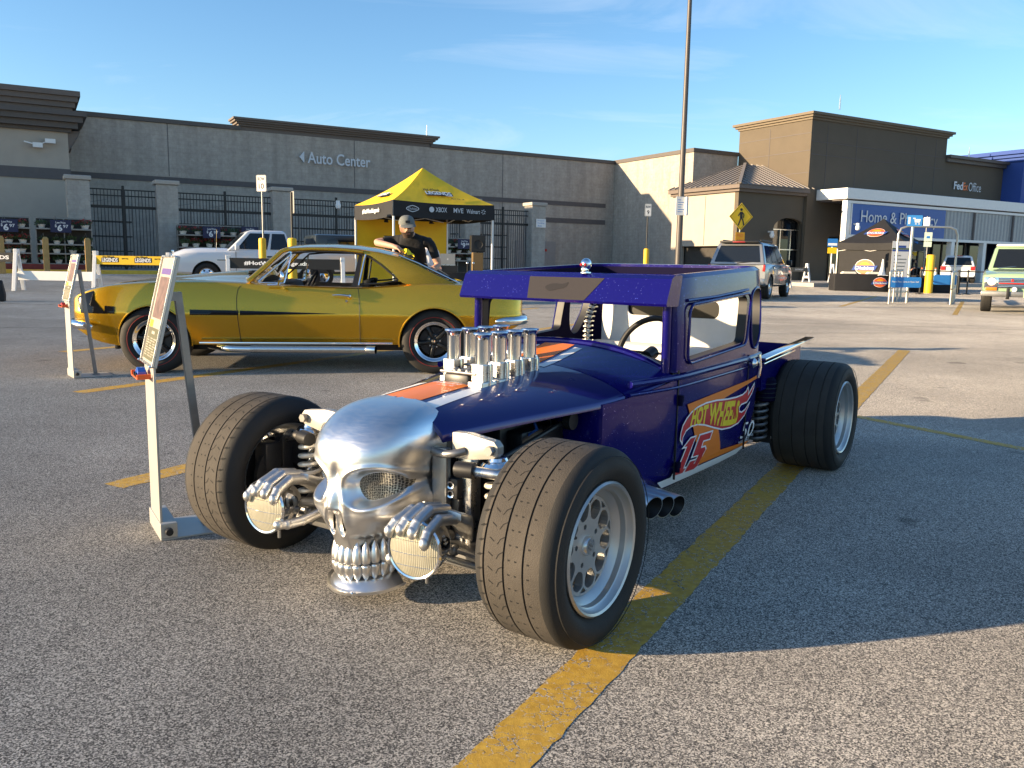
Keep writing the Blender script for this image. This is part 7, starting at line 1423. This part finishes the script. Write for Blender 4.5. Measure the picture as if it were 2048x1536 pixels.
# white wagon far off by the store front
fv, (R0, R1, face, pane) = vehicle('white_wagon', 'white and red tailed wagon parked near the store front beyond the queue posts', (27.3, 51.6, gz(27, 51.6) + .02), R(62), X['vwhite'], 1.85,
    [(.85, .50, .86, .95, .88), (.3, .38, 1.0, 1.06, .99), (-1.8, .38, 1.04, 1.06, 1.0), (-3.3, .40, 1.04, 1.04, 1.0), (-3.5, .45, 1.0, 1.0, .96)], (-.35, -1.05, -3.1, -3.48, 1.03, 1.66, .86, .68), (0, -2.7), .35, X['alu'])
for s in (-1, 1): bx(fv, 'tail_lamp', X['redpaint'], -3.56, -3.42, s * .76 - .12, s * .76 + .12, .82, 1.04)
bx(fv, 'brake_light', X['redpaint'], -3.2, -3.1, -.2, .2, 1.63, 1.66)
# ------------------------------------------------------------------ people: one skinned mesh per body
X['pants'] = pm('dark_trousers', (.02, .022, .028), .85, bump=.006, bscale=18); X['whitetee'] = pm('white_cotton', (.62, .6, .62), .9, bump=.006, bscale=14); X['redtee'] = pm('red_shirt', (.30, .03, .03), .9); X['hair'] = pm('dark_hair', (.015, .011, .009), .7); X['cloth'] = pm('yellow_cloth', (.85, .62, .02), .9, bump=.01, bscale=40)
def person(label, loc, rz, J, mats, extra=None, fingers=True):
    """J: joints pelvis chest neck head headtop, and per side hip knee ankle toe shoulder elbow wrist (and hand direction)"""
    o = thing('person', label, 'person', loc, rz); vs, rad, ed, em = [], [], [], []
    def add(p, r): vs.append(V(p)); rad.append(r); return len(vs) - 1
    def link(a, c, m_): ed.append((a, c)); em.append(m_)
    pel = add(J['pelvis'], (.15, .115)); wst = add(V(J['pelvis']).lerp(V(J['chest']), .45), (.14, .10)); ch = add(J['chest'], (.165, .115)); nb = add(V(J['chest']).lerp(V(J['neck']), .75), (.10, .08)); nk = add(J['neck'], (.055, .058)); h0 = add(V(J['neck']).lerp(V(J['head']), .55), (.062, .07)); h1 = add(J['head'], (.077, .098)); h2 = add(V(J['head']).lerp(V(J['top']), .55), (.074, .092)); h3 = add(J['top'], (.045, .055))
    for a, c, m_ in ((pel, wst, 0), (wst, ch, 0), (ch, nb, 0), (nb, nk, 1), (nk, h0, 1), (h0, h1, 1), (h1, h2, 1), (h2, h3, 1)): link(a, c, m_)
    for s in 'lr':
        hip = add(J['hip' + s], (.095, .095)); kn = add(J['knee' + s], (.062, .062)); an = add(J['ank' + s], (.042, .045)); to = add(J['toe' + s], (.04, .03)); link(pel, hip, 2); link(hip, kn, 2); link(kn, an, 2); link(an, to, 3)
        sh = add(J['sh' + s], (.068, .068)); ms = add(V(J['sh' + s]).lerp(V(J['el' + s]), .55), (.056, .056)); el = add(J['el' + s], (.043, .043)); fm_ = add(V(J['el' + s]).lerp(V(J['wr' + s]), .35), (.042, .042)); wr = add(J['wr' + s], (.028, .032)); link(nb, sh, 0); link(sh, ms, 0); link(ms, el, 1 if mats.get('short', True) else 0); link(el, fm_, 1 if mats.get('short', True) else 0); link(fm_, wr, 1)
        d = (V(J['wr' + s]) - V(J['el' + s])).normalized() if 'hd' + s not in J else V(J['hd' + s]).normalized(); upv = V((0, 0, 1)); a_ = d.cross(upv).normalized()
        pm_ = add(V(J['wr' + s]) + d * .06, (.038, .02)); link(wr, pm_, 1)
        if fingers:
            for k, ln in ((-1.5, .062), (-.5, .075), (.5, .078), (1.5, .065)):
                f0 = add(V(J['wr' + s]) + d * .085 + a_ * .018 * k, (.0095, .0095)); f1 = add(V(J['wr' + s]) + d * (.085 + ln * .55) + a_ * .020 * k - upv * .008, (.0088, .0088)); f2 = add(V(J['wr' + s]) + d * (.085 + ln) + a_ * .02 * k - upv * .03, (.0075, .0075)); link(pm_, f0, 1); link(f0, f1, 1); link(f1, f2, 1)
            t0 = add(V(J['wr' + s]) + d * .035 + a_ * (.045 if s == 'l' else -.045), (.012, .012)); t1 = add(V(J['wr' + s]) + d * .075 + a_ * (.058 if s == 'l' else -.058) - upv * .012, (.010, .010)); link(pm_, t0, 1); link(t0, t1, 1)
    fw_ = V(J.get('face', (1, 0, 0))).normalized(); hd = V(J['head']); upd = (V(J['top']) - hd).normalized(); sd_ = upd.cross(fw_).normalized()
    ns = add(hd + fw_ * .108 - upd * .012, (.012, .012)); link(h1, ns, 1)
    for q in (-1, 1): er = add(hd + sd_ * .084 * q, (.014, .02)); link(h1, er, 1)
    me = bpy.data.meshes.new('body'); me.from_pydata([tuple(v) for v in vs], ed, []); ob = bpy.data.objects.new('body', me); COL.objects.link(ob); md = ob.modifiers.new('s', 'SKIN'); ob.modifiers.new('u', 'SUBSURF').levels = 2
    bpy.context.view_layer.update()
    for i, r_ in enumerate(rad): me.skin_vertices[0].data[i].radius = r_; me.skin_vertices[0].data[i].use_root = (i == pel)
    dg = bpy.context.evaluated_depsgraph_get(); dg.update(); nm = bpy.data.meshes.new_from_object(ob.evaluated_get(dg), depsgraph=dg); bpy.data.objects.remove(ob, do_unlink=True); nm.name = 'body'
    nm.materials.clear()
    for m_ in (mats['top'], X['skin'], mats['legs'], X['gasket']): nm.materials.append(m_)
    seg = [(vs[a], vs[c], m_, (sum(rad[a]) + sum(rad[c])) / 4) for (a, c), m_ in zip(ed, em)]
    for p in nm.polygons:
        best, bi = 1e9, 0
        for a, c, m_, rr in seg:
            ab = c - a; t = max(0, min(1, (p.center - a).dot(ab) / max(1e-9, ab.length_squared))); d = (p.center - a - ab * t).length - rr * .8
            if d < best: best, bi = d, m_
        p.material_index = bi
    nm.shade_smooth(); bo = bpy.data.objects.new('body', nm); COL.objects.link(bo); bo.parent = o
    b = B()
    for q in (-1, 1): b.ball(hd + fw_ * .088 + sd_ * .032 * q + upd * .018, .011, 8, 6)
    b.build('eyes', X['gasket'], o, 40); b = B(); b.bar(hd + fw_ * .094 - upd * .052 - sd_ * .022, hd + fw_ * .094 - upd * .052 + sd_ * .022, .006, .008); b.build('mouth', pm('lips', (.30, .12, .10), .5), o)
    if extra: extra(o, hd, fw_, upd, sd_)
    return o
def hair(mat=X['hair']):
    def f(o, hd, fw_, upd, sd_):
        b = B(); b.loft([[hd + upd * (.01 + .115 * sin(a) + .0) - fw_ * .012 + (fw_ * cos(t) * .112 + sd_ * sin(t) * .09) * cos(a) - fw_ * (.03 if cos(t) > .3 and a < .5 else 0) + upd * (.05 if cos(t) > .2 and a < .3 else 0) for t in [2 * pi * k / 20 for k in range(20)]] for a in (.0, .3, .6, .9, 1.2, 1.5)], True, True); b.build('hair', mat, o, 60)
    return f
# man leaning over the coupe: works from its far side, left forearm across the roof edge
def capf(o, hd, fw_, upd, sd_):
    b = B(); b.loft([[hd + upd * (.052 + .098 * sin(a)) - fw_ * .008 + (fw_ * cos(t) * .118 + sd_ * sin(t) * .096) * cos(a) ** .7 for t in [2 * pi * k / 24 for k in range(24)]] for a in (.0, .25, .5, .8, 1.1, 1.35, 1.5)], True, True); c = b.build('cap', X['capgrey'], o, 60)
    b = B(); b.loft([[hd + upd * (.062 - .030 * r_) + fw_ * (.075 + (.105 * cos(a)) * r_ + .02) + sd_ * sin(a) * (.085 + .01 * r_) for a in [R(-80 + 16 * k) for k in range(11)]] for r_ in (.1, .5, 1.0)] , False); b.build('brim', X['capgrey'], c, 60)
    b = B(); q = hd + upd * .09 + fw_ * .112; b.loft([[q - sd_ * .026 - upd * .014, q + sd_ * .026 - upd * .014], [q - sd_ * .026 + upd * .014 - fw_ * .006, q + sd_ * .026 + upd * .014 - fw_ * .006]], False); b.build('patch', X['gasket'], c)
    b = B(); b.loft([[hd - upd * (.035 + .07 * v) + fw_ * (.035 + .062 * cos(a) * (1 - .25 * v)) + sd_ * sin(a) * .078 * (1 - .35 * v) for a in [R(-95 + 19 * k) for k in range(11)]] for v in (0, .35, .7, 1.0)], False); b.build('beard', X['beard'], o, 60)
man = person('bearded man in black t-shirt and grey cap wiping the gold coupe roof', (-1.18, 10.24, gz(-1.2, 10.2)), R(-98),
    dict(pelvis=(-.06, -.02, .90), chest=(.15, .0, 1.25), neck=(.30, -.01, 1.42), head=(.40, -.02, 1.50), top=(.425, -.02, 1.61), face=(.88, .36, -.16),
         hipl=(-.08, .10, .86), kneel=(-.06, .14, .47), ankl=(-.12, .14, .09), toel=(.04, .16, .04), hipr=(-.08, -.10, .86), kneer=(-.04, -.14, .47), ankr=(-.12, -.14, .09), toer=(.04, -.16, .04),
         shl=(.20, .21, 1.34), ell=(.16, .30, 1.08), wrl=(.36, .24, 1.0), shr=(.20, -.22, 1.36), elr=(.37, -.41, 1.335), wrr=(.56, -.13, 1.285), hdr=(.5, .8, -.25)), dict(top=X['blacktee'], legs=X['pants']), capf)
clo = B(); rn = random.Random(5)
clo.grid(lambda u, v: (.02 * sin(7 * u) + .17 * (u - .5), .13 * (v - .5) + .015 * sin(9 * u), .045 * (1 - abs(2 * u - 1) ** 2) * (1 - abs(2 * v - 1) ** 2) + .012 * sin(15 * u + 8 * v)), 16, 14)
co = clo.build('yellow_wiping_cloth', X['cloth'], None, 60, loc=(-1.24, 9.64, 1.222)); co.rotation_euler = (R(4), R(20), R(10)); tag(co, 'crumpled yellow cloth under the hand of the man at the coupe roof', 'cloth')
std = lambda h=1.0, y=.0: dict(pelvis=(0, 0, .93 * h), chest=(.0, 0, 1.28 * h), neck=(.01, 0, 1.48 * h), head=(.03, 0, 1.60 * h), top=(.03, 0, 1.70 * h), hipl=(0, .1, .9 * h), kneel=(.02, .11, .5 * h), ankl=(-.02, .11, .09), toel=(.12, .13, .04), hipr=(0, -.1, .9 * h), kneer=(.02, -.11, .5 * h), ankr=(-.02, -.11, .09), toer=(.12, -.13, .04), shl=(0, .2, 1.40 * h), ell=(.02, .27, 1.12 * h), wrl=(.2, .2, 1.02 * h), shr=(0, -.2, 1.40 * h), elr=(.02, -.27, 1.12 * h), wrr=(.2, -.2, 1.02 * h))
person('person in pale shirt partly hidden behind the man at the coupe', (-2.0, 19.6, gz(-2, 19.6)), R(-60), std(.93), dict(top=X['whitetee'], legs=X['pants']), hair())
person('person in dark clothes behind the second black table, next to the tall banner', (17.35, 37.9, gz(17.3, 37.9)), R(-130), std(.97), dict(top=X['blacktee'], legs=X['pants'], short=False), hair(pm('brown_hair', (.06, .025, .01), .7)))
person('person in black with dark hair standing right of the other under the black tent', (18.05, 38.2, gz(18, 38.2)), R(-140), std(.98), dict(top=X['blacktee'], legs=X['pants'], short=False), hair())
dr = std(1.0); gz_ = .0
for k in ('kneel', 'kneer'): dr[k] = (.42, .12 if k[-1] == 'l' else -.12, .98)
for k in ('ankl', 'ankr'): dr[k] = (.46, .12 if k[-1] == 'l' else -.12, .58)
for k in ('toel', 'toer'): dr[k] = (.58, .12 if k[-1] == 'l' else -.12, .56)
dr['wrl'] = (.4, .15, 1.15); dr['wrr'] = (.4, -.15, 1.15); dr['ell'] = (.15, .28, 1.08); dr['elr'] = (.15, -.28, 1.08)
